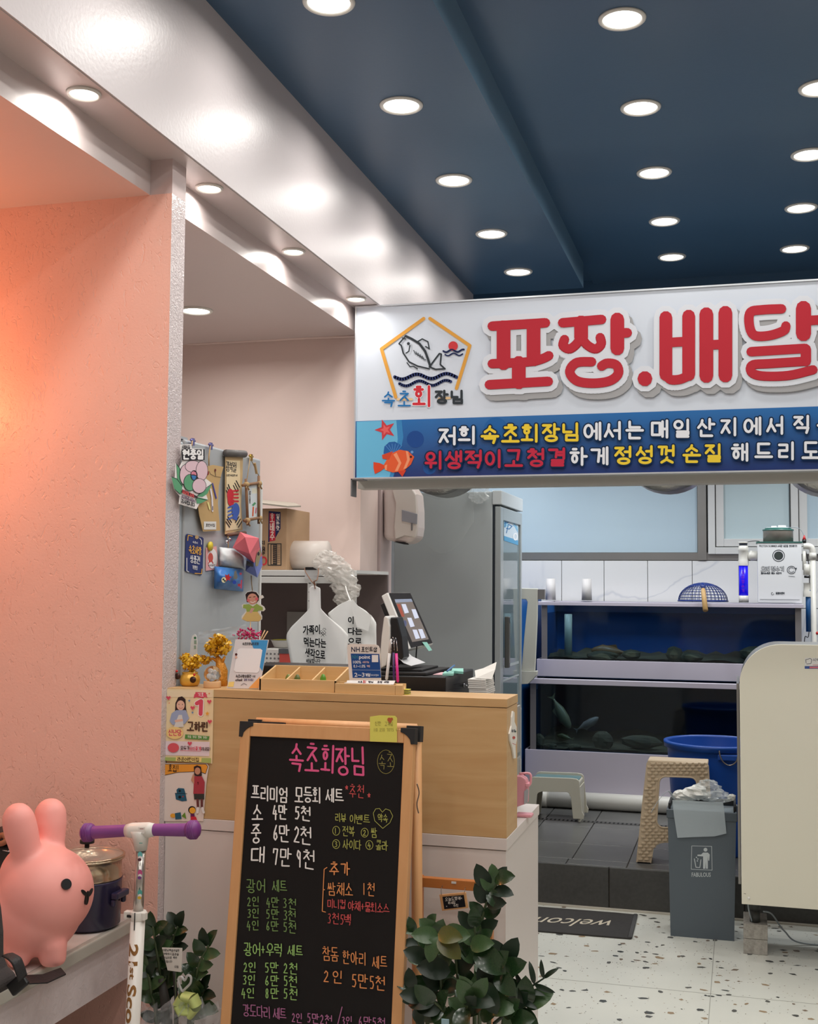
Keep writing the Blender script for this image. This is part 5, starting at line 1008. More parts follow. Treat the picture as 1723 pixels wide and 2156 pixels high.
# napkins
t = thing('napkin_stack', 'stack of white paper napkins with one lifted corner behind the riser', 'napkins', (-.72, 3.45, 1.18)); n0, n1 = W(1000, 1458, Y=3.25), W(1038, 1458, Y=3.25)
zn = W(1018, 1425, Y=3.25).z; zb3 = 1.1782
b = B(); rn = random.Random(4)
for k in range(14):
    h = (zn-zb3)/14; d_ = rn.uniform(-.002, .002); b.box((n0.x+d_, 3.17+d_, zb3+k*h), (n1.x+d_-.0002*k, 3.28, zb3+(k+.8)*h))
obj('stack', b, mat('napkin', (224, 220, 214), .8), t, kind='stuff')
P = [W(x, y, Y=Y_) for x, y, Y_ in [(1000, 1412, 3.25), (1018, 1407, 3.25), (1046, 1394, 3.25), (1043, 1410, 3.2), (1036, 1430, 3.18), (1002, 1428, 3.18)]]
obj('raised_napkin', B().add(P, [(0, 1, 2, 3, 4, 5)]), mat('napkin', (224, 220, 214), .8), t, solid=.0008)
# monitor, facing right, tilted back
mx = -.90
q = {'BL': W(865, 1366, X=mx), 'BR': W(913, 1356, X=mx), 'TL': W(817, 1247, X=mx-.085), 'TR': W(865, 1247, X=mx-.085)}
t = thing('pos_monitor', 'white-edged touch monitor tilted back on the till, with mint tag', 'monitor', (mx-.06, (q['BL'].y+q['BR'].y)/2, ZC))
un = (q['BR']-q['BL']).normalized(); vn = ((q['TL']-q['BL'])-un*(q['TL']-q['BL']).dot(un)).normalized(); nn = un.cross(vn)
if nn.x < 0: nn = -nn
P4 = [q['BL'], q['BR'], q['TR'], q['TL']]
obj('housing', B().prism([p-nn*.001 for p in P4], -nn*.022), m_wpl, t, bevel=.003)
obj('rear_cover', B().prism([p-nn*.023+(sum(P4, Vector())/4-p)*.2 for p in P4], -nn*.02), m_black, t, bevel=.003)
A = Art(q['BL'], nn, lift=.0004)
def inset(a): cc = (865, 1306); return [(x+(cc[0]-x)*a, y+(cc[1]-y)*a) for x, y in [(865, 1366), (913, 1356), (865, 1247), (817, 1247)]]
A.poly([(866, 1364), (911, 1354), (864, 1248.5), (819, 1248.5)], (38, 36, 38))
m_scr = mat('screen', (110, 98, 90), .25, emis=((118, 104, 96), .35)); m_scw = mat('screen_white', (200, 205, 225), .3, emis=((190, 195, 215), .4))
A.poly([(868, 1352), (903, 1346), (866, 1261), (830, 1262)], m_scr); A.poly([(831, 1262), (866, 1261), (869, 1267), (833, 1269)], (150, 160, 184)); A.poly([(835, 1272), (842, 1272), (852, 1298), (846, 1299)], (170, 86, 70))
for x, y in ((845, 1272), (866, 1283), (857, 1301), (868, 1326), (880, 1325)): A.poly([(x, y), (x+9, y), (x+16, y+18), (x+7, y+20)], m_scw)
A.disc(852, 1313, 4, (90, 96, 130), 7); A.out('screen', t)
cB = (q['BL']+q['BR'])/2
obj('stand', B().tube([cB-nn*.03+vn*.05, (mx-.07, cB.y, ZC+.05), (mx-.06, cB.y, ZC+.02), (mx-.06, cB.y, ZC+.001)], [.014, .016, .02, .03], 10), m_black, t)
pts = [WP(x, y, q['BL']+nn*.004, nn) for x, y in [(889, 1352), (899, 1352), (910, 1369), (903, 1371)]]
obj('mint_tag', B().prism(pts, nn*.0005), mat('sheet_150_210_196', (150, 210, 196), .6), t)
obj('cable', B().tube([W(878, 1360, Y=3.24), W(877, 1372, Y=3.25), W(876, 1386, Y=3.26)], .002, 6), m_black, t)
# receipt printer (white curved) left of it
t = thing('receipt_printer', 'white curved receipt printer standing behind the monitor', 'printer', (-1.12, 3.24, ZC))
pr = [(802, 1408), (812, 1402), (818, 1380), (821, 1340), (821, 1318), (817, 1300), (812, 1296), (808, 1300), (803, 1340), (800, 1380)]
obj('shell', B().prism([W(x, y, Y=3.07) for x, y in pr], (0, .08, 0)), m_wpl, t, bevel=.006, seg=3)
obj('core', B().prism([W(x, y, Y=3.08) for x, y in [(822, 1300), (836, 1300), (846, 1340), (850, 1385), (826, 1405), (818, 1390)]], (0, .06, 0)), m_black, t, bevel=.003)
obj('foot', B().box((-1.3, 3.02, 1.1785), (-1.024, 3.16, W(810, 1405, Y=3.07).z)), m_black, t, bevel=.003)
# receipts
t = obj('paper_receipt', B().add([W(x, y, Y=Y_) for x, y, Y_ in [(836, 1360, 3.12), (846, 1362, 3.2), (868, 1382, 3.2), (896, 1395, 3.2), (866, 1402, 3.08), (850, 1396, 3.08), (838, 1384, 3.08)]], [(0, 1, 5, 6), (1, 2, 5), (2, 3, 4, 5)]), mat('receipt', (206, 206, 208), .6), label='printed white receipt sheet curling out over the cash drawer', cat='receipt', solid=.0006)
# ================================================================== KITCHEN: fridge, towel dispenser
m_fr = mat('fridge_side', (176, 184, 186), .4, .05, noise=(1.5, .3), rgb2=(184, 191, 192))
t = thing('display_fridge', 'tall grey glass-door drinks fridge seen from its plain side, behind the counter', 'fridge', (-1.55, 6.5, ZK))
fx0, fx1 = W(829, 1300, Y=6.2).x, -1.262
obj('cabinet', B().box((fx0, 6.2, ZK+.0005), (fx1-.016, 6.83, 2.01)), m_fr, t, bevel=.004)
obj('top_cap', B().box((fx1-.016, 6.19, 1.94), (fx1+.035, 6.83, 2.015)), mat('fridge_white', (196, 202, 204), .35), t, bevel=.004)
obj('door_gasket', B().box((fx1-.015, 6.20, ZK+.05), (fx1-.003, 6.82, 1.935)), mat('gasket_dark', (30, 40, 50), .6), t)
obj('door_frame', B().box((fx1-.002, 6.195, ZK+.05), (fx1+.03, 6.27, 1.93)).box((fx1-.002, 6.79, ZK+.05), (fx1+.03, 6.828, 1.93)).box((fx1-.002, 6.27, 1.86), (fx1+.03, 6.79, 1.93)).box((fx1-.002, 6.27, ZK+.05), (fx1+.03, 6.79, ZK+.15)), mat('fridge_frame', (176, 184, 186), .3, .3), t, bevel=.003)
obj('glass', B().box((fx1+.008, 6.27, ZK+.15), (fx1+.02, 6.79, 1.86)), mat('fridge_glass', (116, 134, 140), .06, spec=.8), t)
obj('shelf_inside', B().box((fx1+.0205, 6.28, 1.06), (fx1+.0215, 6.78, 1.075)).box((fx1+.0205, 6.28, .99), (fx1+.0215, 6.78, 1.0)), mat('pale_strip', (180, 190, 192), .4), t)
A = Art(n=RIGHT, m=lambda x, y: W(x, y, X=fx1+.0205), lift=.0012)
A.poly([(1061, 1076), (1091, 1090), (1091, 1147), (1061, 1137)], (206, 222, 234)); A.poly([(1061, 1128), (1091, 1138), (1091, 1148), (1061, 1138)], (96, 166, 210)); A.poly([(1061, 1076), (1066, 1090), (1070, 1108), (1061, 1110)], (150, 200, 228))
for k in range(3): A.line([(1072+k*4, 1092+k*7), (1080+k*2, 1098+k*5), (1090, 1112+k*4)], 1.6, (130, 186, 220))
A.line([(1063, 1110), (1066, 1086), (1070, 1100), (1062, 1102)], 1.6, (50, 120, 180)); A.line([(1070, 1104), (1078, 1108), (1072, 1114), (1066, 1112)], 1.6, (50, 120, 180)); A.line([(1066, 1122), (1070, 1106)], 1.4, (50, 120, 180)); A.line([(1085+4*math.cos(a*.7), 1130+7*math.sin(a*.7)) for a in range(10)], 2.4, (240, 244, 248)); A.out('sticker', t)
obj('handle', B().box((fx1+.03, 6.30, W(1070, 1405, X=fx1+.04).z), (fx1+.055, 6.34, W(1070, 1298, X=fx1+.04).z)), mat('handle_grey', (96, 96, 94), .35, .5), t, bevel=.004)
obj('handle_face', B().box((fx1+.0555, 6.305, W(1070, 1395, X=fx1+.04).z), (fx1+.057, 6.33, W(1070, 1312, X=fx1+.04).z)), mat('handle_light', (150, 152, 150), .3, .5), t)
# film hanging over the fridge side top
t = thing('clear_wrap', 'crumpled clear plastic wrap bunched at the top front of display fridge', 'plastic', W(1010, 1040, Y=6.17))
obj('film', crumple(W(1008, 1036, Y=6.165), (.055, .018, .06), seed=21, amp=.3), mat('clear_crumple', (226, 232, 232), .12, alpha=.25, spec=.9), t)
t = thing('hanging_sheet', 'translucent plastic sheet sagging in a curve over top of the grey fridge side', 'plastic', W(930, 1060, Y=6.15))
def fs(u, v):
    x = 868+u*130; top = 1018+34*math.sin(math.pi*min(1, u*1.15))*(1 if u < .87 else .5); return W(x, top+v*(1165-top)*(.55+.45*math.sin(math.pi*u)), Y=6.17-.02*math.sin(math.pi*u)*(1-v))
obj('sheet', B().grid(fs, 20, 8), mat('sheet_film', (206, 214, 214), .3, alpha=.18), t)
# round foil ducts
m_foil = mat('foil', (178, 176, 172), .28, .9, bump=(45, .9, 1.5))
for k, (x, yb_, rpx, lb) in enumerate(((1405, 1034, 100, 'crumpled foil exhaust duct bulging below the banner beside steel window post'), (920, 1042, 84, 'crumpled foil exhaust duct showing under banner above the grey fridge side'), (1745, 1040, 84, 'crumpled foil exhaust duct cut by the right photo edge'))):
    Yd = 5.5; r = rpx/FPX*5.7; c = W(x, yb_, Y=Yd); cz = c.z+r
    obj('foil_duct', B().tube([(c.x, Yd+j*.03, cz) for j in range(9)], [r*(.86 if j == 0 else 1 if j % 2 else .97) for j in range(9)], 40), m_foil, label=lb, cat='duct', group='foil ducts')
    if k < 3: obj('strap', B().box((c.x-.006, Yd+.1, cz+r*.9), (c.x+.006, Yd+.12, 2.85)), m_steel, bpy.data.objects[[o.name for o in bpy.data.objects if o.name.startswith('foil_duct')][-1]])
obj('duct_rail', B().box((-1.6, 5.595, 2.8505), (1.2, 5.625, 2.87)), m_steel, label='steel rail behind the banner carrying the foil ducts', cat='rail')
# towel dispenser on the jamb wall
t = thing('towel_dispenser', 'pinkish white paper towel dispenser mounted on wall end under the banner', 'dispenser', W(845, 1100, Y=5.06))
Yq = 5.062
pr = [(806, 1024), (838, 1018), (862, 1018), (876, 1040), (879, 1075), (879, 1110), (876, 1133), (858, 1145), (832, 1141), (807, 1135)]
m_disp = mat('dispenser_plastic', (214, 200, 194), .35)
obj('body', B().prism([W(x, y, Y=4.90) for x, y in pr], (0, .14, 0)), m_disp, t, bevel=.02, seg=4)
obj('side_cover', B().prism([W(x, y, Y=4.89) for x, y in [(830, 1020), (862, 1019), (876, 1042), (879, 1110), (875, 1132), (852, 1128), (832, 1136), (829, 1110), (833, 1060), (826, 1036)]], (0, .012, 0)), mat('dispenser_cover', (216, 208, 200), .3), t, bevel=.008, seg=3)
obj('level_window', B().prism([W(x, y, Y=4.886) for x, y in [(846, 1073), (879, 1082), (878, 1104), (846, 1097)]], (0, .006, 0)), mat('grey_window', (150, 152, 160), .3), t, bevel=.002)
obj('slot', B().prism([W(x, y, Y=4.888) for x, y in [(829, 1141), (851, 1141), (855, 1146), (850, 1146)]], (0, .05, 0)), mat('slot_black', (18, 18, 18), .8), t)

obj('key_slot', B().box(tuple(W(866, 1117, Y=4.886)), tuple(W(868.5, 1101, Y=4.884))), mat('slot_grey', (110, 108, 110), .6), t)
# ================================================================== TANKS
m_lilac = mat('lilac_panel', (196, 190, 204), .4)
m_tblue = mat('tank_blue', (6, 92, 168), .5)
m_tdark = mat('tank_navy', (6, 40, 78), .6)
m_col = mat('tank_corner', (120, 116, 116), .5)
m_water = tinted('water', (214, 224, 232), .0); m_glass = tinted('tank_glass', (225, 240, 245), .022)
m_rock = mat('rock', (54, 50, 40), .8, noise=(12, .3), rgb2=(92, 78, 50))
def tank(nm, label, x0, x1, y0, y1, zb, zr, zt_, zlow, back, apron_to, rim_h):
    t = thing(nm, label, 'aquarium', ((x0+x1)/2, (y0+y1)/2, apron_to))
    obj('lower_panel', B().box((x0-.03, y0-.012, apron_to), (x1+.03, y0, zb)), m_lilac, t, bevel=.002)
    for xa in (x0-.03, x1+.018): obj('side_panel', B().box((xa, y0, apron_to), (xa+.012, y1, zb)), m_lilac, t)
    obj('tank_base', B().box((x0, y0+.001, zb-.03), (x1, y1, zb-.002)), m_tdark, t)
    obj('back_panel', B().box((x0, y1-.012, zb), (x1, y1, zt_)), back, t)
    for xa in (x0, x1-.008): obj('side_pane', B().box((xa, y0+.026, zb), (xa+.008, y1-.013, zt_)), back, t)
    for xa in (x0, x1-.035): obj('corner_post', B().box((xa, y0-.004, zb), (xa+.035, y0+.008, zt_)), m_col, t)
    obj('front_glass', B().box((x0+.0355, y0, zb), (x1-.0355, y0+.008, zt_-.002)), m_glass, t)
    obj('water', B().box((x0+.01, y0+.03, zb+.001), (x1-.01, y1-.015, zlow)), m_water, t)
    b = B()
    obj('rim_front', B().box((x0-.03, y0-.03, zt_), (x1+.012, y0+.015, zt_+rim_h)), m_lilac, t, bevel=.002)
    obj('rim_back', B().box((x0-.03, y1-.16, zt_), (x1+.012, y1+.005, zt_+rim_h)), m_lilac, t)
    for xa in (x0-.03, x1-.028): obj('rim_side', B().box((xa, y0+.0155, zt_), (xa+.04, y1-.1605, zt_+rim_h)), m_lilac, t)
    return t
uy = 7.36
ux0, ux1 = W(1141, 1300, Y=uy).x, W(1688, 1300, Y=uy).x
zU = W(1400, 1277, Y=uy).z; zUb = W(1250, 1390, Y=uy).z
T2 = tank('upper_fish_tank', 'upper fish tank with bright blue back and white frame under the tiled wall', ux0, ux1, uy, 7.97, zUb, 0, zU, zU-.05, m_tblue, zUb-.108, .022)
ly = 7.16
lx0, lx1 = W(1117, 1500, Y=ly).x, .32
zL = W(1250, 1442, Y=ly).z; zLb = W(1250, 1583, Y=ly).z
T1 = tank('lower_fish_tank', 'lower dark fish tank with pale lilac base panel standing on the tiled floor', lx0, lx1, ly, 7.97, zLb, 0, zL, zL-.05, m_tdark, ZK+.02, .03)
# rails that carry the upper tank over the lower one
obj('support_rail', B().box((ux0-.03, uy-.012, zL+.0305), (ux1+.03, uy+.02, zUb-.1085)), m_tdark, T2)
def sand(parent, x0, x1, y0, y1, z, h, seed):
    rn = random.Random(seed); N = [[rn.uniform(0, 1) for _ in range(26)] for _ in range(7)]
    def f(u, v): return (x0+(x1-x0)*u, y0+(y1-y0)*v, z+.004+h*N[int(v*6)][int(u*25)]*(.3+.7*v))
    obj('gravel_bed', B().grid(f, 25, 6), m_rock, parent)
sand(T2, ux0+.02, ux1-.02, uy+.032, 7.95, zUb, .045, 1); sand(T1, lx0+.02, lx1-.02, ly+.032, 7.95, zLb, .06, 2)
for tt, zz, Yf, items in ((T2, zUb, 7.42, ((1268, 1382, .10, .035), (1330, 1378, .06, .03), (1420, 1378, .05, .05), (1455, 1384, .07, .03), (1590, 1378, .09, .05))), (T1, zLb, 7.24, ((1135, 1560, .035, .045), (1160, 1571, .04, .02), (1210, 1574, .04, .02), (1270, 1560, .06, .06), (1350, 1562, .12, .04)))):
    for k, (x, y, rx, rz) in enumerate(items):
        p = W(x, y, Y=Yf); obj('rock', crumple((p.x, Yf, max(p.z, zz+rz*.6)), (rx, .04, rz), seed=k+40, amp=.12, nu=12, nv=8), m_rock, tt)
# submerged pipe in the upper tank, fish in both
p0_, p1_ = W(1197, 1385, Y=7.46), W(1197, 1293, Y=7.46)
obj('intake_pipe', B().tube([(p0_.x, 7.46, zUb+.02), p1_], .024, 20), mat('pipe_pale', (190, 190, 176), .4), T2)
def fish(tt, x, y, Y, L, ang, rgb, label, mirror=1):
    p = W(x, y, Y=Y); M = Matrix.Translation(p) @ Matrix.Rotation(ang, 4, 'Y')
    b = B().tube([(-L*.5, 0, 0), (-L*.42, 0, 0), (-L*.2, 0, .004), (L*.1, 0, 0), (L*.36, 0, 0), (L*.42, 0, 0)], [.004, L*.09, L*.16, L*.13, L*.03, L*.03], 12, M=M, flat=None)
    b.add([(L*.40, 0, 0), (L*.56, .002, L*.13), (L*.5, 0, 0), (L*.56, -.002, -L*.13)], [(0, 1, 2, 3)], M=M).add([(-L*.2, 0, L*.14), (L*.15, 0, L*.2), (L*.2, 0, L*.09)], [(0, 1, 2)], M=M)
    tg = obj('fish', b, mat('fish_%d' % rgb[0], rgb, .4), label=label, cat='fish', group='fish in the tanks')
fish(T1, 1182, 1500, 7.30, .22, -2.1, (112, 110, 84), 'pale fish hanging head-up in the left part of lower tank')
fish(T1, 1237, 1524, 7.34, .16, 2.6, (114, 104, 100), 'small silvery fish slanting in middle of the lower tank')
fish(T1, 1190, 1552, 7.36, .10, .2, (100, 98, 60), 'little greenish fish near gravel at left of lower tank')
fish(T2, 1285, 1372, 7.6, .24, .05, (120, 84, 50), 'flat brown fish resting on the gravel of upper tank')
# white-framed side tank left of them
sx_a, sx_b = W(1095, 1240, Y=7.0).x, W(1141, 1240, Y=7.0).x
t = thing('side_tank', 'narrow blue tank with tall tapering white side frame beside the drinks fridge', 'aquarium', (sx_a-.1, 7.1, ZK))
obj('blue_body', B().box((-1.75, 7.03, .35), (-1.292, 7.9, W(1110, 1262, Y=7.02).z)), m_tblue, t)
obj('side_post', B().prism([W(x, y, Y=7.0) for x, y in [(1070, 1238), (1133, 1239), (1132, 1300), (1127, 1412), (1098, 1412), (1104, 1340), (1111, 1268), (1108, 1262), (1070, 1260)]], (0, .02, 0)), mat('cream_frame', (206, 206, 196), .45), t, bevel=.004)
obj('foot', B().prism([W(x, y, Y=6.99) for x, y in [(1092, 1412), (1131, 1413), (1130, 1422), (1112, 1440), (1094, 1441)]], (0, .05, 0)), mat('cream_frame', (206, 206, 196), .45), t, bevel=.003)
obj('hinge', B().box(tuple(W(1133, 1262, Y=7.0)), tuple(W(1149, 1241, Y=7.04))), m_col, t)
obj('stand', B().box((-1.75, 7.03, ZK+.0005), (-1.295, 7.85, .349)), m_blackm, t)
# cups on the rim
for x, lb in ((1160, 'blurry white cylinder cup at left end of upper tank top'), (1236, 'white cylinder cup on upper tank top, second from left')):
    p = W(x, 1262, Y=7.8); obj('white_cup', B().lathe([(.001, 0), (.034, 0), (.030, .14), (.027, .14), (.030, .004), (.001, .004)], (p.x, 7.8, zU+.0285), 24), mat('cup_white', (216, 212, 210), .5), label=lb, cat='cup', group='white cups on the tank')
# blue colander with wooden handle lying upside down
m_navy = mat('navy_mesh', (26, 50, 120), .4)
p = W(1479, 1262, Y=7.42); R0 = 49/FPX*7.55; Hh = .112; zc = zU+.0285
t = thing('blue_strainer', 'blue mesh strainer dome with wooden handle lying upside down on tank top', 'strainer', (p.x, 7.55, zc))
b = B(); cy_ = 7.555
def dome(th_, ph): return (p.x+R0*math.cos(th_)*math.cos(ph), cy_+R0*.9*math.cos(th_)*math.sin(ph), zc+.006+Hh*math.sin(th_))
for k in range(9): a_ = k*math.pi/2/9; b.tube([dome(a_, q*2*math.pi/36) for q in range(37)], .0022 if k else .006, 5, caps=False)
for q in range(36): b.tube([dome(j*math.pi/2/8*.98, q*2*math.pi/36) for j in range(9)], .0018, 5, caps=False)
obj('mesh_bowl', b, m_navy, t); obj('bowl_top', B().grid(lambda u, v: dome(math.pi/2*(.62+.38*v), u*2*math.pi), 24, 5), m_navy, t)
a = W(1481, 1240, Y=7.345); c = W(1486, 1285, Y=7.24); obj('handle', B().tube([a, a*.9+c*.1, c], [.011, .014, .016], 14), mat('bamboo', (186, 150, 96), .5), t); obj('socket', B().tube([a+(a-c)*.25, a], .012, 12), m_navy, t)
# protein skimmer box and pipes
py = 7.40; m_box = mat('skimmer_white', (224, 226, 228), .35); m_pipe = mat('pvc_white', (214, 212, 204), .35)
t = thing('water_filter_box', 'white water purifier box with Korean lettering standing on right end of tank', 'filter', (W(1640, 1265, Y=py).x, py+.1, zU+.0285))
xa, xb = W(1596, 1200, Y=py).x, W(1689, 1200, Y=py).x; zb_, zt2 = zU+.029, W(1640, 1143, Y=py).z
obj('box', B().box((xa, py, zb_), (xb, py+.2, zt2)), m_box, t, bevel=.003)
obj('green_lid', B().box((xa-.006, py-.004, zt2+.0003), (xb+.006, py+.21, zt2+.008)), mat('green_lid', (52, 100, 92), .4), t)
pc = W(1639, 1130, Y=py+.1); obj('collector_cup', B().lathe([(.0001, 0), (.088, 0), (.088, .068)], (pc.x, py+.1, zt2+.0085), 32), mat('smoky_cup', (124, 118, 110), .2), t)
obj('cup_lid', B().lathe([(.091, 0), (.091, .008), (.078, .009), (.076, .016), (.001, .016)], (pc.x, py+.1, zt2+.077), 32), mat('green_lid', (52, 100, 92), .4), t)
obj('lid_knobs', B().box((pc.x-.04, py+.05, zt2+.0935), (pc.x-.01, py+.1, zt2+.105)).box((pc.x+.0, py+.05, zt2+.0935), (pc.x+.045, py+.1, zt2+.108)).lathe([(.001, .0), (.072, .0), (.07, .003), (.001, .003)], (pc.x, py+.1, zt2+.0932), 28), m_box, t)
A = Art((0, py, 0), FRONT); D2 = (50, 56, 64)
A.font('PROTEIN SKIMMER', 1599, 1147.5, 1637, 1152, D2, .01); A.write('수족관 용존물 분리제거기', 1638, 1147.5, 3.1, 4.4, .7, D2, gap=.1)
A.line([(1640+12.5*math.cos(a_*.3), 1170+12*math.sin(a_*.3)) for a_ in range(22)], 1.4, D2); A.disc(1640, 1170, 9.6, D2, 9); A.disc(1640, 1170, 8, (60, 66, 64), 7.6)
A.write('오리', 1603, 1193, 9, 9.5, 2.4, D2, gap=.04); A.write('정수기', 1624, 1193, 9, 9.5, 2.4, D2, gap=.04); A.write('오리', 1603, 1193, 9, 9.5, .9, (226, 228, 230), gap=.04); A.write('정수기', 1624, 1193, 9, 9.5, .9, (226, 228, 230), gap=.04)
A.write('활어수족관 해수 여과기', 1603, 1205, 3.7, 3.6, .9, D2, gap=.05); A.line([(1667+9*math.cos(a_*.3+.5), 1200+8*math.sin(a_*.3+.5)) for a_ in range(20)], 1.2, D2); A.line([(1667+5.5*math.cos(a_*.3+.5), 1200+5*math.sin(a_*.3+.5)) for a_ in range(18)], 1, D2); A.line([(1673, 1197), (1678, 1196), (1675, 1202)], 1.2, D2); A.line([(1661, 1213), (1674, 1214)], .9, D2)
A.line([(1627+2.6*math.cos(a_*.5), 1250+2.6*math.sin(a_*.5)) for a_ in range(11)], .9, D2); A.write('동양이엔지', 1634, 1247, 3.6, 4, .9, D2, gap=.05); A.line([(1601, 1262), (1684, 1263)], 1.1, (110, 114, 120)); A.out('lettering', t)
# uv lamp tube
xc = W(1566, 1200, Y=py+.05).x; yy = py+.05; zf_ = lambda y: W(1566, y, Y=yy).z; r0 = 9.2/FPX*7.6
t = thing('uv_tube', 'white pipe with glowing blue lamp section left of purifier box', 'lamp tube', (xc, yy, zb_))
obj('lower_sleeve', B().tube([(xc, yy, zb_), (xc, yy, zf_(1254))], r0*1.02, 24), m_pipe, t)
obj('blue_section', B().tube([(xc, yy, zf_(1254)+.0005), (xc, yy, zf_(1191)-.0005)], r0*.95, 24), mat('uv_blue', (20, 10, 190), .3, emis=((22, 8, 220), .55)), t)
obj('upper_sleeve', B().lathe([(r0*1.1, zf_(1191)), (r0*1.1, zf_(1181)), (r0, zf_(1179)), (r0, zf_(1161)), (r0*1.1, zf_(1160)), (r0*1.1, zf_(1153)), (r0, zf_(1152)), (r0, zf_(1149)), (.001, zf_(1149))], (xc, yy, 0), 24), m_pipe, t)
obj("cap", B().tube([(xc, yy, zf_(1149)+.0003), (xc, yy, zf_(1144))], r0*.86, 20), mat("dark_cap", (40, 46, 60), .4), t)
obj('cap_top', B().tube([(xc, yy, zf_(1144)+.0003), (xc, yy, zf_(1141))], r0*1.02, 20), m_pipe, t)
obj('elbow', B().tube([(xc+r0*.6, yy, zf_(1171)), (xc+r0*1.6, yy, zf_(1170)), (xa-.012, yy, zf_(1170)), (xa-.001, yy, zf_(1170))], [r0*.3, r0*1.15, r0*1.0, r0*1.0], 20), m_pipe, t)
A = Art((0, yy-r0*.96, 0), FRONT); A.write('오리정수기', 1562, 1202, 6, 7, .9, (120, 30, 190), vert=True, gap=.35); A.out('lettering', t)
cable('thin_cable', smooth_pts([W(1567, 1143, Y=yy), W(1574, 1141, Y=yy), W(1590, 1139, Y=yy), W(1600, 1140, Y=yy)]), .002, m_black, 'thin black cable from blue lamp tube to the purifier lid')
# right pipework
t = thing('pvc_pipework', 'white pipe elbow and downpipe right of the purifier box', 'pipe', (W(1712, 1400, Y=7.45).x, 7.45, ZK+.0))
yp = 7.45; Q = lambda x, y: W(x, y, Y=yp); rp = .017
obj('downpipe', B().tube([Q(1712, 1175), (Q(1712, 1175).x, yp, ZK+.001)], rp*.98, 20), m_pipe, t)
obj('elbow', B().tube(smooth_pts([Q(1692, 1150), Q(1702, 1150), Q(1709, 1153), Q(1712, 1162), Q(1712, 1172)], 5), rp*1.12, 20), m_pipe, t); obj('elbow_collar', B().tube([Q(1712, 1164), Q(1712, 1177)], rp*1.25, 20), m_pipe, t)
obj('thin_pipe', B().tube([Q(1694, 1160), Q(1694, 1200)], rp*.6, 14), m_pipe, t); obj('tee', B().tube([Q(1699, 1188), Q(1699, 1211)], rp*1.1, 18).tube([Q(1693, 1191), Q(1699, 1193)], rp*.9, 14), m_pipe, t); obj('band', B().tube([Q(1700, 1212), Q(1700, 1217)], rp*1.0, 18), m_black, t)
obj('union', B().lathe([(rp*1.3, Q(0, 1241).z), (rp*1.3, Q(0, 1232).z), (rp*1.1, Q(0, 1230).z), (rp*1.1, Q(0, 1218).z), (rp*1.3, Q(0, 1217).z)], (Q(1699, 1200).x, yp, 0), 20), m_pipe, t)
obj('blue_tube', B().tube([Q(1702, 1242), Q(1703, 1330)], rp*.85, 16), mat('tube_blue', (26, 84, 140), .35), t); obj('cable', B().tube(smooth_pts([Q(1697, 1160), Q(1704, 1190), Q(1705, 1220), Q(1704, 1332), Q(1696, 1340), Q(1694, 1356)], 5), .0025, 6), m_black, t)
obj('valve', B().tube([Q(1694, 1143), Q(1694, 1136)], .012, 12), m_black, t); obj('red_handle', B().tube([Q(1694, 1137), Q(1694, 1127)], [.012, .003], 10), mat('valve_red', (190, 40, 40), .4), t); obj('red_valve', B().tube([Q(1718, 1333), Q(1726, 1333)], [.014, .004], 10), mat('valve_red', (190, 40, 40), .4), t)
obj('air_hose', B().tube(smooth_pts([Q(1655, 1112), Q(1675, 1110), Q(1688, 1117), Q(1694, 1130)], 6), .002, 6), mat('hose_grey', (150, 160, 166), .4), t)
# floor pipe
zp = ZK+.05; yp2 = 7.10
t = thing('floor_pipe', 'thick white drain pipe lying along the foot of lower tank', 'pipe', (-.6, yp2, ZK))
obj('pipe', B().tube([(W(1143, 1672, Y=yp2).x+.02, yp2, zp), (.4, yp2, zp)], .048, 28), m_pipe, t); obj('coupling', B().tube([(W(1143, 1672, Y=yp2).x-.03, yp2, zp), (W(1150, 1672, Y=yp2).x+.01, yp2, zp)], .0525, 28), m_pipe, t)
# ================================================================== SMALL STOOL
def extr(pts, Y, d): return B().prism([W(x, y, Y=Y) for x, y in pts], (0, d, 0))
m_st = mat('stool_cream', (196, 192, 176), .45); m_stt = mat('stool_teal', (104, 134, 138), .45)
def arcpts(cx, cy, r, a0, a1, n=5): return [(cx+r*math.cos(math.radians(a0+(a1-a0)*k/n)), cy+r*math.sin(math.radians(a0+(a1-a0)*k/n))) for k in range(n+1)]
ys_ = 6.68
out = [(1099, 1716), (1107, 1700), (1116, 1640)]+arcpts(1125, 1636, 9, 190, 270)+[(1205, 1630)]+arcpts(1211, 1640, 9, 270, 350)+[(1226, 1700), (1230, 1708), (1229, 1716), (1207, 1715), (1206, 1706), (1202, 1668)]+arcpts(1192, 1667, 8, 0, -90)[0:]+[(1140, 1658)]+arcpts(1139, 1667, 8, -90, -180)+[(1127, 1712), (1126, 1716)]
def stool_panel(px, Y, d, z0):
    P = [W(x, y, Y=ys_) for x, y in px]; zmin = min(p.z for p in P)
    return B().prism([(p.x, Y, z0+(p.z-zmin)) for p in P], (0, d, 0))
t = thing('step_stool', 'small cream plastic step stool with grey-green top before the lower tank', 'stool', (W(1170, 1715, Y=ys_).x, ys_+.1, ZK))
for Y in (ys_, ys_+.20): obj('side_panel', stool_panel(out, Y, .012, ZK+.0008), m_st, t, bevel=.003)
zs = ZK+.0008+(W(1170, 1631, Y=ys_).z-W(1170, 1716, Y=ys_).z); xs0, xs1 = W(1117, 1640, Y=ys_).x, W(1219, 1640, Y=ys_).x
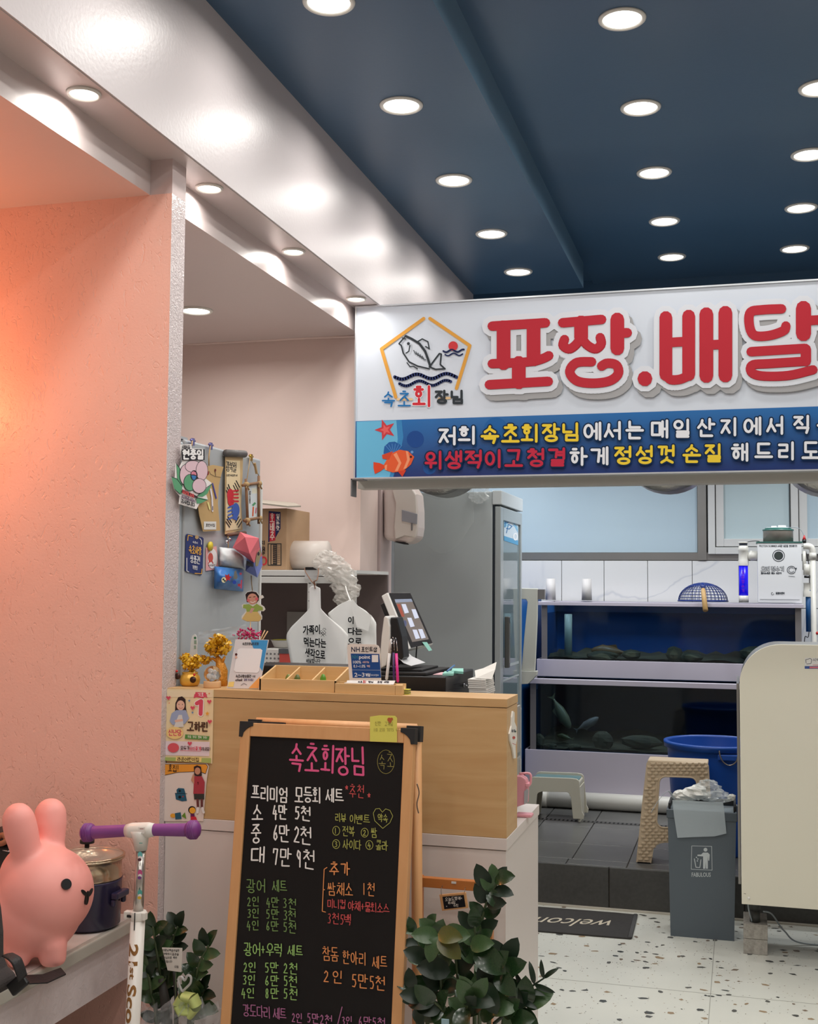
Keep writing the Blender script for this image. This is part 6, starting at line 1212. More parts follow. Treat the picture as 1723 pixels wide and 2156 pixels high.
obj('seat', B().box((xs0, ys_+.0125, zs-.03), (xs1, ys_+.1995, zs-.002)), m_st, t, bevel=.008); obj('seat_pad', B().prism([(xs0+.02, ys_+.012, zs), (xs1-.02, ys_+.012, zs), (xs1-.008, ys_+.035, zs), (xs1-.008, ys_+.18, zs), (xs1-.02, ys_+.2, zs), (xs0+.02, ys_+.2, zs), (xs0+.008, ys_+.18, zs), (xs0+.008, ys_+.035, zs)], (0, 0, .004)), m_stt, t, bevel=.002)
obj('leg_web', B().box((xs0+.0, ys_+.0125, ZK+.002), (xs0+.008, ys_+.1995, zs-.031)), m_st, t); obj('leg_web', B().box((xs1-.004, ys_+.0125, ZK+.002), (xs1+.006, ys_+.1995, zs-.031)), m_st, t)
# ================================================================== WOVEN STOOL
ys_ = 5.80
m_weave = mat('weave_beige', (196, 176, 148), .55)
def wst(px, Y): return [W(x, y, Y=Y) for x, y in px]
hole = [(1388, 1655)]+arcpts(1402, 1652, 14, 180, 270, 4)+arcpts(1454, 1654, 14, 270, 360, 4)+[(1470, 1730)]+arcpts(1455, 1733, 14, 0, 90, 4)+arcpts(1398, 1731, 15, 90, 180, 4)
outer = [(1340, 1818), (1346, 1760), (1352, 1700), (1362, 1610), (1365, 1605), (1490, 1610), (1493, 1616), (1498, 1700), (1512, 1822), (1480, 1822), (1476, 1795), (1462, 1780), (1400, 1777), (1386, 1780), (1377, 1790), (1372, 1820)]
t = thing('woven_stool', 'tall beige woven-pattern plastic stool standing behind grey trash bin', 'stool', (W(1425, 1820, Y=ys_).x, ys_+.12, ZK))
z_sh = ZK+.006-W(1342, 1818, Y=ys_).z
def panel_mesh(Y, d):
    me = bpy.data.meshes.new('p'); bm = bmesh.new()
    cu = bpy.data.curves.new('c', 'CURVE'); cu.dimensions = '2D'; cu.fill_mode = 'BOTH'; cu.extrude = d/2
    for loop in (outer, hole):
        P = wst(loop, Y); sp = cu.splines.new('POLY'); sp.points.add(len(P)-1); sp.use_cyclic_u = True
        for q_, p_ in zip(sp.points, P): q_.co = (p_.x, p_.z+z_sh, 0, 1)
    ob = bpy.data.objects.new('tmp', cu); COL.objects.link(ob); bpy.context.view_layer.update()
    me = bpy.data.meshes.new_from_object(ob.evaluated_get(bpy.context.evaluated_depsgraph_get())); bpy.data.objects.remove(ob)
    b = B().add([(v.co.x, Y+v.co.z, v.co.y) for v in me.vertices], [tuple(p.vertices) for p in me.polygons]); return b
for Y in (ys_+.008, ys_+.142): obj('side_panel', panel_mesh(Y, .012), m_weave, t)
# raised weave pads over the front panel
def inside(p, poly):
    c = False
    for i in range(len(poly)):
        (x1, y1), (x2, y2) = poly[i], poly[i-1]
        if (y1 > p[1]) != (y2 > p[1]) and p[0] < (x2-x1)*(p[1]-y1)/(y2-y1)+x1: c = not c
    return c
b = B(); r_ = 0; y = 1608.5
while y < 1817:
    x = 1330+(6.5 if r_ % 2 else 0)
    while x < 1515:
        if inside((x+5, y+3), outer) and inside((x+1, y+3), outer) and inside((x+10, y+3), outer) and not any(inside((x+q, y+s), hole) for q in (-1, 6, 13) for s in (-1, 7)):
            P = [W(x+a_, y+c_, Y=ys_) for a_, c_ in ((0.5, .6), (12.2, .6), (12.2, 6), (.5, 6), (3, 1.8), (9.7, 1.8), (9.7, 4.8), (3, 4.8))]
            P = [(p.x, ys_+(.0018 if k < 4 else -.0035), p.z+z_sh) for k, p in enumerate(P)]
            b.add(P, [(4, 5, 6, 7), (0, 1, 5, 4), (1, 2, 6, 5), (2, 3, 7, 6), (3, 0, 4, 7)], 0, False)
        x += 13
    y += 6.7; r_ += 1
obj('weave', b, m_weave, t, kind='stuff')
zt3 = W(1420, 1606, Y=ys_).z+z_sh; xw0, xw1 = W(1364, 1606, Y=ys_).x, W(1491, 1608, Y=ys_).x
obj('seat', B().box((xw0, ys_+.0145, zt3-.02), (xw1, ys_+.135, zt3-.001)), m_weave, t, bevel=.004)
obj('hole_rim', B().tube([Vector((p.x, ys_-.001, p.z+z_sh)) for p in wst(hole+[hole[0]], ys_)], .004, 8, caps=False), m_weave, t)
obj('leg_side', B().prism([(xw0-.004, ys_+.0145, zt3-.021), (xw0-.004, ys_+.135, zt3-.021), (W(1343, 1818, Y=ys_).x, ys_+.135, ZK+.01), (W(1343, 1818, Y=ys_).x, ys_+.0145, ZK+.01)], (.008, 0, 0)), m_weave, t)
for x in (1356, 1496):
    for yy_ in (ys_+.012, ys_+.13): p = W(x, 1820, Y=ys_); obj('rubber_foot', B().box((p.x-.03, yy_-.01, ZK+.0002), (p.x+.03, yy_+.01, ZK+.0065)), m_black, t)
# ================================================================== BLUE BUCKET
m_bk = mat('bucket_blue', (14, 72, 160), .38)
c = W(1505, 1560, Y=6.22); R1 = .252; zr = W(1401, 1556, Y=6.22).z
t = thing('blue_bucket', 'large round blue plastic tub with wire handle behind the woven stool', 'bucket', (c.x, 6.22, ZK))
obj('tub', B().lathe([(.0001, .004), (R1*.78, 0), (R1*.8, .01), (R1*.92, zr-ZK-.06), (R1*.93, zr-ZK-.03), (R1*.99, zr-ZK-.028), (R1*.99, zr-ZK-.014), (R1*1.0, zr-ZK-.012), (R1*1.0, zr-ZK), (R1*.93, zr-ZK+.002), (R1*.92, zr-ZK-.01), (R1*.8, .016), (.0001, .012)], (c.x, 6.22, ZK+.0005), 56), m_bk, t)
obj('handle_lug', B().box((c.x+.02, 6.22-R1*.985, zr-.062), (c.x+.16, 6.22-R1*.9, zr-.034)), m_bk, t, bevel=.004)
pts = [W(x, y, Y=6.22-R1-.01) for x, y in ((1515, 1581), (1517, 1592), (1523, 1604), (1533, 1611), (1543, 1610), (1551, 1603), (1554, 1593), (1554, 1584))]
obj('wire_handle', B().tube(smooth_pts(pts, 5), .0032, 8), mat('wire', (150, 140, 130), .3, .9), t)
# ================================================================== TRASH BIN
m_bin = mat('bin_grey', (84, 94, 102), .45); m_bin2 = mat('bin_rim', (74, 84, 92), .45)
by0 = 5.33; P0, P1 = W(1413, 1970, Z=0), W(1546, 1982, Z=0); bxa, bxb = P0.x, P1.x; by0 = (P0.y+P1.y)/2
zr = W(1480, 1716, Y=by0).z; xa_, xb_ = W(1404, 1706, Y=by0).x, W(1553, 1706, Y=by0).x; bd = .20
t = thing('trash_bin', 'slim grey plastic trash bin with white litter pictogram on the floor', 'bin', ((bxa+bxb)/2, by0+.1, 0))
v = [(bxa, by0, .001), (bxb, by0, .001), (bxb, by0+bd-.02, .001), (bxa, by0+bd-.02, .001), (xa_+.006, by0-.004, zr), (xb_-.006, by0-.004, zr), (xb_-.006, by0+bd, zr), (xa_+.006, by0+bd, zr)]
b = B().add(v, [(0, 3, 2, 1), (0, 1, 5, 4), (1, 2, 6, 5), (2, 3, 7, 6), (3, 0, 4, 7)]); obj('body', b, m_bin, t, solid=.003)
obj('lip', B().box((xa_, by0-.010, zr-.02), (xb_, by0, zr+.018)).box((xa_, by0+bd-.004, zr-.02), (xb_, by0+bd+.008, zr+.018)).box((xa_, by0, zr-.02), (xa_+.01, by0+bd-.004, zr+.018)).box((xb_-.01, by0, zr-.02), (xb_, by0+bd-.004, zr+.018)), m_bin2, t, bevel=.003)
obj('lid_frame', B().box((xa_+.010, by0+bd-.02, zr+.0185), (xb_-.006, by0+bd-.008, zr+.042)).box((xa_+.006, by0+.02, zr+.0185), (xa_+.016, by0+bd-.021, zr+.04)).box((xb_-.016, by0+.02, zr+.0185), (xb_-.006, by0+bd-.021, zr+.04)), m_blackm, t, bevel=.002)
A = Art((0, by0-.004, 0), FRONT); G_ = (196, 204, 206)
A.line([(1457, 1781), (1499, 1782), (1500, 1832), (1456, 1830), (1457, 1781)], 1, G_); A.disc(1486, 1789, 4, G_)
A.poly([(1481, 1795), (1491, 1795), (1495, 1799), (1494, 1812), (1492, 1812), (1491, 1802), (1491, 1829), (1487, 1829), (1486.5, 1814), (1485.5, 1829), (1481, 1829), (1481, 1803), (1479, 1803), (1469, 1802), (1469, 1799.5), (1477, 1799)], G_)
A.line([(1462.5, 1808), (1466, 1826), (1474, 1826.5), (1476.5, 1810)], 1.6, G_)
for x, y in ((1467, 1805), (1470, 1808.5), (1469, 1812.5)): A.disc(x, y, 1.5, G_, n=6)
A.font('FABULOUS', 1457, 1837, 1497, 1846, G_, .012); A.out('print', t)
t = thing('bin_liner', 'translucent white bag hanging over front edge of the trash bin', 'bag', ((bxa+bxb)/2, by0-.01, zr))
m_lin = mat('liner', (190, 202, 208), .35, alpha=.55, bump=(30, .3))
q = [(1416, 1684), (1523, 1690), (1526, 1712), (1530, 1755), (1505, 1761), (1470, 1762), (1427, 1764), (1420, 1720)]
obj('front_flap', B().prism([W(x, y, Y=by0-.016) for x, y in q], (0, .0008, 0)), m_lin, t)
obj('inner_bag', B().grid(lambda u, v: (xa_+.014+(xb_-xa_-.03)*u, by0+.002+(bd-.012)*v, zr+.012-.02*math.sin(3.1*u)*math.sin(3.1*v)), 8, 5), m_lin, t)
obj('tie_strip', B().tube(smooth_pts([W(1420, 1683, Y=by0-.0), W(1409, 1666, Y=by0-.014), W(1398, 1672, Y=by0-.02), W(1384, 1690, Y=by0-.022), W(1372, 1710, Y=by0-.02)], 5), .012, 8, flat=.12), m_lin, t)
t = thing('crumpled_trash', 'crumpled white tissue and glassy clear wrap heaped in the bin', 'trash', ((bxa+bxb)/2, by0+.09, zr))
rn = random.Random(8)
for k, (x, y, r3) in enumerate(((1434, 1676, .03), (1452, 1672, .032), (1468, 1668, .036), (1541, 1679, .016))):
    c = W(x, y, Y=by0+.07); obj('tissue', crumple(c, (r3*1.2, r3, r3*.9), seed=60+k, amp=.3, nu=12, nv=9), mat('tissue', (226, 226, 220), .7), t)
c = W(1492, 1664, Y=by0+.06); b = crumple(c, (.052, .035, .045), seed=77, amp=.35); q = crumple(W(1512, 1678, Y=by0+.06), (.05, .03, .025), seed=78, amp=.35); b.add(q.v, q.f); obj('clear_wrap', b, mat('clear_crumple', (226, 232, 232), .12, alpha=.25, spec=.9), t)
# ================================================================== WHITE SHOWCASE CABINET (right)
m_cream = mat('cream_panel', (226, 222, 204), .4, noise=(2, .3), rgb2=(230, 226, 210))
wx0, wz0, wz1, wy = W(1562, 1880, Y=5.05).x, .228, W(1660, 1357, Y=5.05).z, 5.05
rr_ = .165; cxr, czr = wx0+rr_, wz1-rr_
out3 = [(wx0, wz0), (1.3, wz0-.0), (1.3, wz1)]+[(cxr-rr_*math.sin(a_), czr+rr_*math.cos(a_)) for a_ in [k*math.pi/2/12 for k in range(13)]]
t = thing('showcase_cabinet', 'large cream panelled cabinet with rounded top corner raised on concrete blocks', 'cabinet', (.6, 5.3, 0))
obj('end_panel', B().prism([(x, wy, z) for x, z in out3], (0, .018, 0)), m_cream, t, bevel=.002)
obj('carcass', B().prism([(wx0+(x-wx0)*.99+.004, wy+.0185, z-.006 if z > .5 else z+.004) for x, z in out3], (0, .42, 0)), m_steel, t)
obj('edge_strip', B().box((wx0-.012, wy+.03, .30), (wx0-.002, wy+.45, czr)), m_steel, t)
for x, y in ((1577, 1891), (1577.5, 1891)): pass
p = W(1577, 1891, Y=wy); obj('screw_cap', B().ell((p.x, wy-.0005, p.z), (.0055, .004, .0055), n=12, k=8), m_wpl, t)
A = Art((0, wy, 0), FRONT); A.line([(1567, 1881), (1571, 1882)], 1, (110, 106, 96)); A.rect(1695, 1385, 1760, 1402, (226, 224, 220)); A.rect(1695, 1402.5, 1760, 1408, (70, 90, 150)); A.rect(1705, 1403.5, 1760, 1407, (210, 120, 130)); A.write('시식', 1713, 1386, 6, 6, .9, (90, 90, 96)); A.line([(1698, 1396), (1697, 1389), (1702, 1388), (1706, 1386), (1710, 1389), (1708, 1397), (1699, 1398)], 1, (60, 60, 66)); A.line([(1712, 1400), (1750, 1400)], .8, (200, 90, 90)); A.out('print', t)
lc = W(1590, 1930, Y=5.17); ztb = 2*W(1590, 1946, Y=5.162).z/2+.0008
obj('leg', B().tube([(lc.x, 5.20, ztb), (lc.x+.001, 5.20, ztb+.05)], .0205, 24).tube([(lc.x, 5.20, ztb+.0505), (lc.x, 5.20, wz0+.02)], .024, 24), mat('leg_dark', (58, 60, 58), .5), t)
obj('leg', B().tube([(1.1, 5.4, 0.001), (1.1, 5.4, wz0+.02)], .024, 24), mat('leg_dark', (58, 60, 58), .5), t)
m_conc = mat('concrete', (184, 180, 172), .9, noise=(90, .25), rgb2=(150, 146, 138), bump=(120, .6))
b0, b1 = W(1566, 2008, Z=0), W(1617, 2012, Z=0); hz = W(1590, 1946, Y=5.162).z/2
for k in range(2):
    obj('concrete_block', B().box((b0.x+k*.001, 5.162, .0003+k*(hz+.0005)), (b1.x+k*.001, 5.35, hz-.0005+k*(hz+.0005))), m_conc, bevel=.002, label=['lower concrete block on the terrazzo floor under cabinet leg', 'upper concrete block carrying the cabinet leg'][k], cat='block', group='concrete blocks')
cable('thin_cable', smooth_pts([(lc.x-.02, 5.18, .22), (lc.x-.026, 5.17, .19), (lc.x-.012, 5.185, ztb+.004)]), .003, mat('hose_grey', (150, 160, 166), .4), 'short grey cable dropping beside the cabinet leg')
cable('floor_cable', smooth_pts([(lc.x+.035, 5.19, .17), (lc.x+.07, 5.27, .14), (lc.x+.12, 5.33, .06), (lc.x+.2, 5.36, .006), (lc.x+.5, 5.4, .006)]), .0035, mat('hose_grey', (150, 160, 166), .4), 'grey cable sagging from cabinet leg to the floor below cabinet')
# ================================================================== DOORMAT
m_dm = mat('doormat', (52, 50, 50), .95, noise=(60, .3), rgb2=(60, 58, 56), bump=(400, .5))
t = thing('doormat', 'dark grey doormat with cream script welcome lettering facing the kitchen', 'mat', (-.85, 5.43, 0))
mq = [W(1050, 1952, Z=.008), W(1328.6, 1974.6, Z=.008), W(1341, 1925, Z=.008), W(1300, 1921, Z=.008), W(1050, 1902, Z=.008)]
obj('pile', B().prism([(p.x, p.y, .0006) for p in mq], (0, 0, .007)), m_dm, t, bevel=.002)
obj('hem', B().tube([(mq[1].x-.004, mq[1].y+.004, .0088), (mq[2].x-.004, mq[2].y-.004, .0088)], .010, 8, flat=.25), mat('mat_hem', (72, 72, 72), .8), t)
A = Art(n=UP, m=lambda x, y: W(x, y, Z=.0076)); A.font('welcome', 1080, 1928, 1287, 1944, (206, 196, 176), .0, .6, rot=True, dy=10); A.out('lettering', t)
# ================================================================== PINK GADGET on white worktop
m_pg = mat('pink_plastic', (232, 160, 170), .35)
t = thing('pink_gadget', 'pink plastic tape cutter with handle on the white counter corner', 'tool', W(1104, 1690, Y=3.14)); gy = 3.10
obj('body', B().prism([(W(x, 1690, Y=gy).x, gy, max(.8985, W(x, y, Y=gy).z)) for x, y in [(1086, 1700), (1110, 1692), (1111, 1650), (1107, 1640), (1098, 1634), (1086, 1634)]], (0, .03, 0)), m_pg, t, bevel=.003)
obj('handle', B().tube(smooth_pts([W(x, y, Y=gy+.012) for x, y in [(1094, 1629), (1116, 1629), (1118, 1645), (1116, 1652)]], 4), .0032, 10), m_pg, t); obj('lever', B().box(tuple(W(1106, 1657, Y=gy-.002)), tuple(W(1119, 1646, Y=gy+.028))), m_pg, t, bevel=.002)
obj('blade_guard', B().prism([W(x, y, Y=gy-.004) for x, y in [(1104, 1694), (1111, 1690), (1113, 1664), (1110, 1661), (1104, 1666)]], (0, .003, 0)), mat('grey_guard', (176, 176, 180), .3), t); obj('foot', B().box((W(1086, 1696, Y=gy).x, gy-.002, .8985), (W(1120, 1696, Y=gy).x, gy+.032, .907)), m_pg, t, bevel=.003)
# ================================================================== BENCH (left)
m_bt = mat('bench_top', (206, 196, 190), .3, noise=(3, .3), rgb2=(214, 206, 200))
m_bedge = mat('bench_edge', (190, 186, 176), .3, .2)
m_bw = mat('bench_plaster', (216, 204, 204), .5, bump=(46, .5, 1.5))
t = thing('wall_bench', 'built-in white plastered bench with grey metal edge trim along the left wall', 'bench', (-2.0, 2.2, 0))
obj('top', B().box((-2.598, 1.0, .636), (-1.512, 2.797, .65)), m_bt, t)
obj('edge_trim', B().box((-1.512, 1.0, .618), (-1.495, 2.797, .6505)), m_bedge, t, bevel=.005, seg=3)
obj('front_panel', B().box((-1.535, 1.0, .50), (-1.515, 2.797, .6355)), m_bw, t)
obj('support_panel', B().box((-1.56, 2.32, 0), (-1.518, 2.42, .4995)), m_bw, t); obj('support_panel', B().box((-1.56, 1.1, 0), (-1.518, 1.2, .4995)), m_bw, t)
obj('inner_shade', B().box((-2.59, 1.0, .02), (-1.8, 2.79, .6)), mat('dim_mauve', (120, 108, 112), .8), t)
# ================================================================== BUNNY
m_bun = mat('bunny_rubber', (248, 164, 154), .5, noise=(2, .3), rgb2=(250, 170, 160))
bY = 2.40
def S_(x, y, r, Y=bY, sx=1, sz=1, sy=1):
    c = W(x, y, Y=Y); k = r/FPX*((c-CAM).dot(_f)); return (tuple(c), (k*sx, k*sy, k*sz))
t = thing('rubber_bunny', 'big pink rubber hopping bunny with tall ears sitting on the bench', 'toy', (W(95, 1900, Y=bY).x, bY, .651))
b = B()
for a in (S_(98, 1880, 98, sz=.98), S_(78, 1915, 96, sx=.98, sz=.98), S_(72, 1845, 72), S_(130, 1870, 66)): b.ell(*a, n=28, k=18)
for (xa, ya), (xb, yb) in (((62, 1822), (38, 1722)), ((106, 1800), (106, 1708))):
    a, c = W(xa, ya, Y=bY+.04 if xa > 80 else bY-.03), W(xb, yb, Y=bY+.06 if xa > 80 else bY-.045); k = 1/FPX*2.75
    b.tube([a-(c-a)*.3, a, a*.7+c*.3, a*.3+c*.7, c, c+(c-a)*.14, c+(c-a)*.26, c+(c-a)*.31], [28*k, 28*k, 30*k, 34*k, 33*k, 28*k, 18*k, 5*k], 24)
b.ell(*S_(112, 1990, 30, Y=bY-.03, sx=1.0, sz=.85), n=18, k=12)
f1 = W(40, 2040, Y=bY-.06); b.tube([W(55, 1950, Y=bY-.03), W(38, 2005, Y=bY-.05), (f1.x, bY-.06, .668), (f1.x, bY-.06, .653)], [.05, .032, .026, .02], 18)
f2 = W(112, 1990, Y=bY-.03); b.tube([f2, (f2.x, f2.y, .662), (f2.x, f2.y, .653)], [.03, .03, .022], 18); f3 = W(60, 1990, Y=bY+.08); b.tube([f3, (f3.x, f3.y, .653)], [.04, .026], 16)
obj('body', b, m_bun, t, remesh=.006)
# eye and snout marks, laid on the rubber skin
def onbody(x, y):
    c, r = S_(98, 1880, 98, sz=.98); c = Vector(c); d = W(x, y, Y=bY)-CAM; d.normalize(); oc = CAM-c
    bq = oc.dot(d); disc = bq*bq-(oc.dot(oc)-(r[0]*1.0)**2); tt = -bq-math.sqrt(max(0, disc)); return CAM+d*tt, c
def decal(x, y, rx, ry, name, ang=0):
    b = B(); P0, c = onbody(x, y); pts = []
    for k in range(20):
        a = 6.283*k/20; ex, ey = rx*math.cos(a), ry*math.sin(a); p, _ = onbody(x+ex*math.cos(ang)-ey*math.sin(ang), y+ex*math.sin(ang)+ey*math.cos(ang)); pts.append(p)
    n = (P0-c).normalized(); b.prism([p+n*.004 for p in pts], -n*.012); obj(name, b, m_black, t)
decal(139, 1862, 10.5, 11.5, 'eye')
decal(181, 1890, 3.4, 15, 'mouth_mark', .1); decal(175.5, 1880, 3.6, 9, 'mouth_mark', -.75); decal(187.5, 1879, 3.4, 10, 'mouth_mark', .45)
# ================================================================== POT
m_navyp = mat('navy_enamel', (42, 38, 66), .25); m_brass = mat('warm_steel', (196, 176, 150), .2, .9)
pY, k = 2.675, 2.98/FPX; pc = W(188, 1900, Y=pY); pz = .651; r = 71*k
zr_ = W(188, 1868, Y=pY-r).z; zl = W(188, 1822, Y=pY-r).z
t = thing('stock_pot', 'navy cooking pot with brassy steamer rim and glass lid behind the bunny', 'pot', (pc.x, pY, pz))
obj('body', B().lathe([(.001, 0), (r*.8, 0), (r*.9, .008), (r*.93, zr_-pz-.006), (r*.95, zr_-pz), (r*.88, zr_-pz), (r*.85, .02), (.001, .015)], (pc.x, pY, pz), 40), m_navyp, t)
obj('steamer_ring', B().lathe([(r*.9, zr_-pz+.0005), (r*.93, zr_-pz+.0005), (r*.93, zr_-pz+.006), (r*.9, zr_-pz+.009), (r*.92, zl-pz-.004), (r*1.0, zl-pz-.003), (r*1.0, zl-pz+.001), (r*.9, zl-pz+.001), (r*.88, zr_-pz+.01), (r*.9, zr_-pz+.0005)], (pc.x, pY, pz), 40), m_brass, t)
obj('lid_rim', B().lathe([(r*.94, 0), (r*1.0, 0), (r*1.01, .004), (r*.95, .005), (r*.94, 0)], (pc.x, pY, zl+.0015), 40), m_brass, t)
obj('lid_glass', B().lathe([(r*.95, .004), (r*.8, .012), (r*.4, .018), (.001, .019)], (pc.x, pY, zl+.0015), 40), mat('lid_glass', (206, 190, 176), .06, alpha=.4, spec=.9), t)
obj('lid_knob', B().lathe([(.006, 0), (.006, .01), (.018, .012), (.018, .02), (.001, .022)], (pc.x-.01, pY, zl+.0205), 20), m_black, t)
hx = pc.x+r*.93; hz = W(250, 1885, Y=pY).z; obj('side_handle', B().box((hx-.004, pY-.03, hz-.004), (hx+.016, pY+.03, hz+.012)).box((hx-.004, pY-.03, hz-.022), (hx+.008, pY-.018, hz-.004)).box((hx-.004, pY+.018, hz-.022), (hx+.008, pY+.03, hz-.004)), m_navyp, t, bevel=.004)
kb = W(143, 1978, Y=pY-r*.97); obj('knob', B().tube([kb+Vector((0, .01, 0)), kb, kb+Vector((0, -.012, 0))], .0115, 20), m_black, t); obj('knob_ring', B().tube([kb+Vector((.013*math.cos(a), -.010, .013*math.sin(a))) for a in [i*.3142 for i in range(21)]], .0016, 6, caps=False), m_brass, t)
# ================================================================== BLACK BAG AND STRAP
m_cloth = mat('black_cloth', (52, 46, 46), .85, bump=(300, .4), noise=(40, .3), rgb2=(62, 56, 54)); m_nyl = mat('black_nylon', (30, 27, 28), .6, bump=(200, .4))
t = thing('black_backpack', 'dark grey backpack cut by the left photo edge in front of bunny', 'bag', (W(-30, 2060, Y=2.15).x, 2.15, .651))
pts = [(-90, 1850), (-12, 1846), (2, 1872), (9, 1910), (14, 1960), (14, 2010), (22, 2030), (45, 2052), (30, 2078), (-90, 2090)]
o = obj('body', B().prism([W(x, y, Y=2.16) for x, y in pts], (0, -.11, 0)), m_cloth, t, bevel=.02, seg=4)
obj('webbing', B().tube(smooth_pts([W(16, 2010, Y=2.09), W(32, 2020, Y=2.08), W(40, 2035, Y=2.08), W(48, 2060, Y=2.085)], 5), .014, 8, flat=.2), m_nyl, t)
bk = W(44, 2078, Y=2.07); obj('buckle', B().box((-.022, -.006, -.014), (.022, .006, .014), M=Matrix.Translation(W(38, 2072, Y=2.12)) @ Matrix.Rotation(-.7, 4, 'Y')), m_black, t, bevel=.004)
t = thing('bag_strap', 'loose black nylon strap end lying flat on the bench below bunny', 'strap', (W(95, 2048, Z=.652).x, W(95, 2048, Z=.652).y, .651))
q = [W(x, y, Z=.654) for x, y in [(48, 2053), (90, 2051), (128, 2037), (139, 2050), (100, 2068), (62, 2070), (50, 2064)]]; obj('strap', B().prism(q, (0, 0, -.0028)), m_nyl, t)
t = thing('black_handbag', 'black zipped bag with brown bow behind the bunny at left edge', 'bag', (W(-10, 1800, Y=2.68).x, 2.70, .651))
P = [W(x, y, Y=2.62) for x, y in [(-60, 1780), (26, 1782), (34, 1800), (36, 1850), (40, 1900), (-60, 1900)]]
b = B().prism([Vector((p.x, 2.62, p.z)) for p in P[:4]]+[Vector((P[4].x, 2.62, .652)), Vector((P[5].x, 2.62, .652))], (0, .12, 0)); obj('body', b, m_nyl, t, bevel=.012, seg=3)
obj('flap', B().prism([W(x, y, Y=2.615) for x, y in [(-40, 1752), (8, 1756), (24, 1778), (-40, 1782)]], (0, .1, 0)), m_nyl, t, bevel=.006); obj('bow', B().tube(smooth_pts([W(-8, 1768, Y=2.60), W(6, 1758, Y=2.60), W(14, 1768, Y=2.595), W(4, 1776, Y=2.59), W(-8, 1776, Y=2.6)], 5), .007, 8), mat('brown_cord', (150, 96, 66), .6), t)
obj('zip', B().tube([W(6, 1790, Y=2.612), W(22, 1793, Y=2.612)], .0018, 6).ell(tuple(W(23, 1792, Y=2.61)), (.004, .002, .005), n=10, k=6), mat('chrome', (200, 200, 205), .15, 1), t)
# ================================================================== SCOOTER
m_pur = mat('purple_grip', (120, 62, 136), .45, noise=(14, .3), rgb2=(140, 74, 140)); m_pur2 = mat('purple_knob', (132, 54, 120), .45, noise=(20, .3), rgb2=(90, 50, 130)); m_sw = mat('scooter_white', (228, 222, 214), .3)
sY = 2.42
HL, HC, HR = W(182, 1753, Y=sY), W(296, 1748, Y=sY), W(410, 1747, Y=sY)
S0, S1 = W(297, 1790, Y=sY), W(279, 2156, Y=sY-.03); sd = (S1-S0); L_ = S0.z/(-sd.z); SB = S0+sd*(L_*.94)
t = thing('kick_scooter', "child's white kick scooter with purple handlebar grips in front of the counter", 'scooter', (SB.x, SB.y, 0))
ax = (HR-HL).normalized(); pxm = 2.66/FPX
obj('grip', B().tube([HL+ax*.012, HL+ax*.02, HC-ax*.038, HC-ax*.03], [12.5*pxm, 13.5*pxm, 12.5*pxm, 13.5*pxm], 20), m_pur, t); obj('grip', B().tube([HC+ax*.03, HC+ax*.038, HR-ax*.02, HR-ax*.012], [13.5*pxm, 12.5*pxm, 13.5*pxm, 13*pxm], 20), m_pur, t)
for c, s_ in ((HL, 1), (HR, -1)): obj('grip_end', B().tube([c-ax*s_*.0125, c-ax*s_*.009, c-ax*s_*.002, c+ax*s_*.006, c+ax*s_*.014, c+ax*s_*.0185], [6*pxm, 14*pxm, 18.5*pxm, 19*pxm, 18*pxm, 14*pxm], 24), m_pur2, t)
for c, s_ in ((HL, 1), (HR, -1)):
    for k in range(4): obj('ridge', B().tube([c-ax*s_*(.003-k*.004), c-ax*s_*(.002-k*.004)], 19.6*pxm, 24), m_pur, t)
obj('clamp_head', B().tube([HC-ax*.035, HC-ax*.02, HC+ax*.02, HC+ax*.035], [13*pxm, 16*pxm, 16*pxm, 13*pxm], 20).tube([HC, HC*.6+S0*.4, S0, S0+sd*.0], [22*pxm, 17*pxm, 12.5*pxm, 12.5*pxm], 20), m_sw, t)
A = Art((0, sY-17.5*pxm, 0), FRONT); A.poly([(291, 1742), (306, 1742), (304, 1755), (294, 1755)], (236, 230, 224)); A.line([(295, 1745), (302, 1745)], 1.4, (180, 110, 110)); A.line([(294, 1775), (300, 1775)], 1.6, (90, 160, 150)); A.out('badge', t)
C1 = W(291, 1925, Y=sY-.012)
obj('inner_tube', B().tube([S0, C1], 10.5*pxm, 22), mat('silver_tube', (190, 184, 178), .25, .8), t)
obj('outer_tube', B().tube([C1-(C1-SB)*.0, SB], 15*pxm, 24), m_sw, t)
obj('clamp', B().tube([C1+Vector((0, 0, .008)), C1-Vector((0, 0, .012))], 17*pxm, 22).box((C1.x-.030, C1.y-.012, C1.z-.010), (C1.x+.022, C1.y+.004, C1.z+.007)), m_sw, t, bevel=.002)
obj('clamp_slot', B().box((C1.x-.019, C1.y-.0165, C1.z-.004), (C1.x-.008, C1.y-.012, C1.z+.001)).tube([C1+Vector((.002, -.019, .008)), C1+Vector((.001, -.018, -.03))], .0013, 6), m_black, t)
A = Art(n=FRONT, m=lambda x, y: W(x, y, Y=sY-.012-10.7*pxm), lift=.0)
for y, c1, c2 in ((1800, (110, 190, 190), (90, 60, 70)), (1838, (200, 90, 140), (120, 70, 140)), (1880, (90, 170, 160), (220, 180, 60))): A.disc(295, y, 5, c1, 7); A.disc(295, y+6, 4, (236, 230, 230), 4); A.disc(294, y+10, 4, c2, 3.4)
A.out('stickers', t)
def SM(u, v):   # u across (photo px), v along the tube from the clamp (photo px)
    p = C1+(SB-C1)*((v-1925)*pxm/(SB-C1).length); return p+Vector((u*pxm, -math.sqrt(max(0, (15.2*pxm)**2-(u*pxm)**2))-.0003, 0))
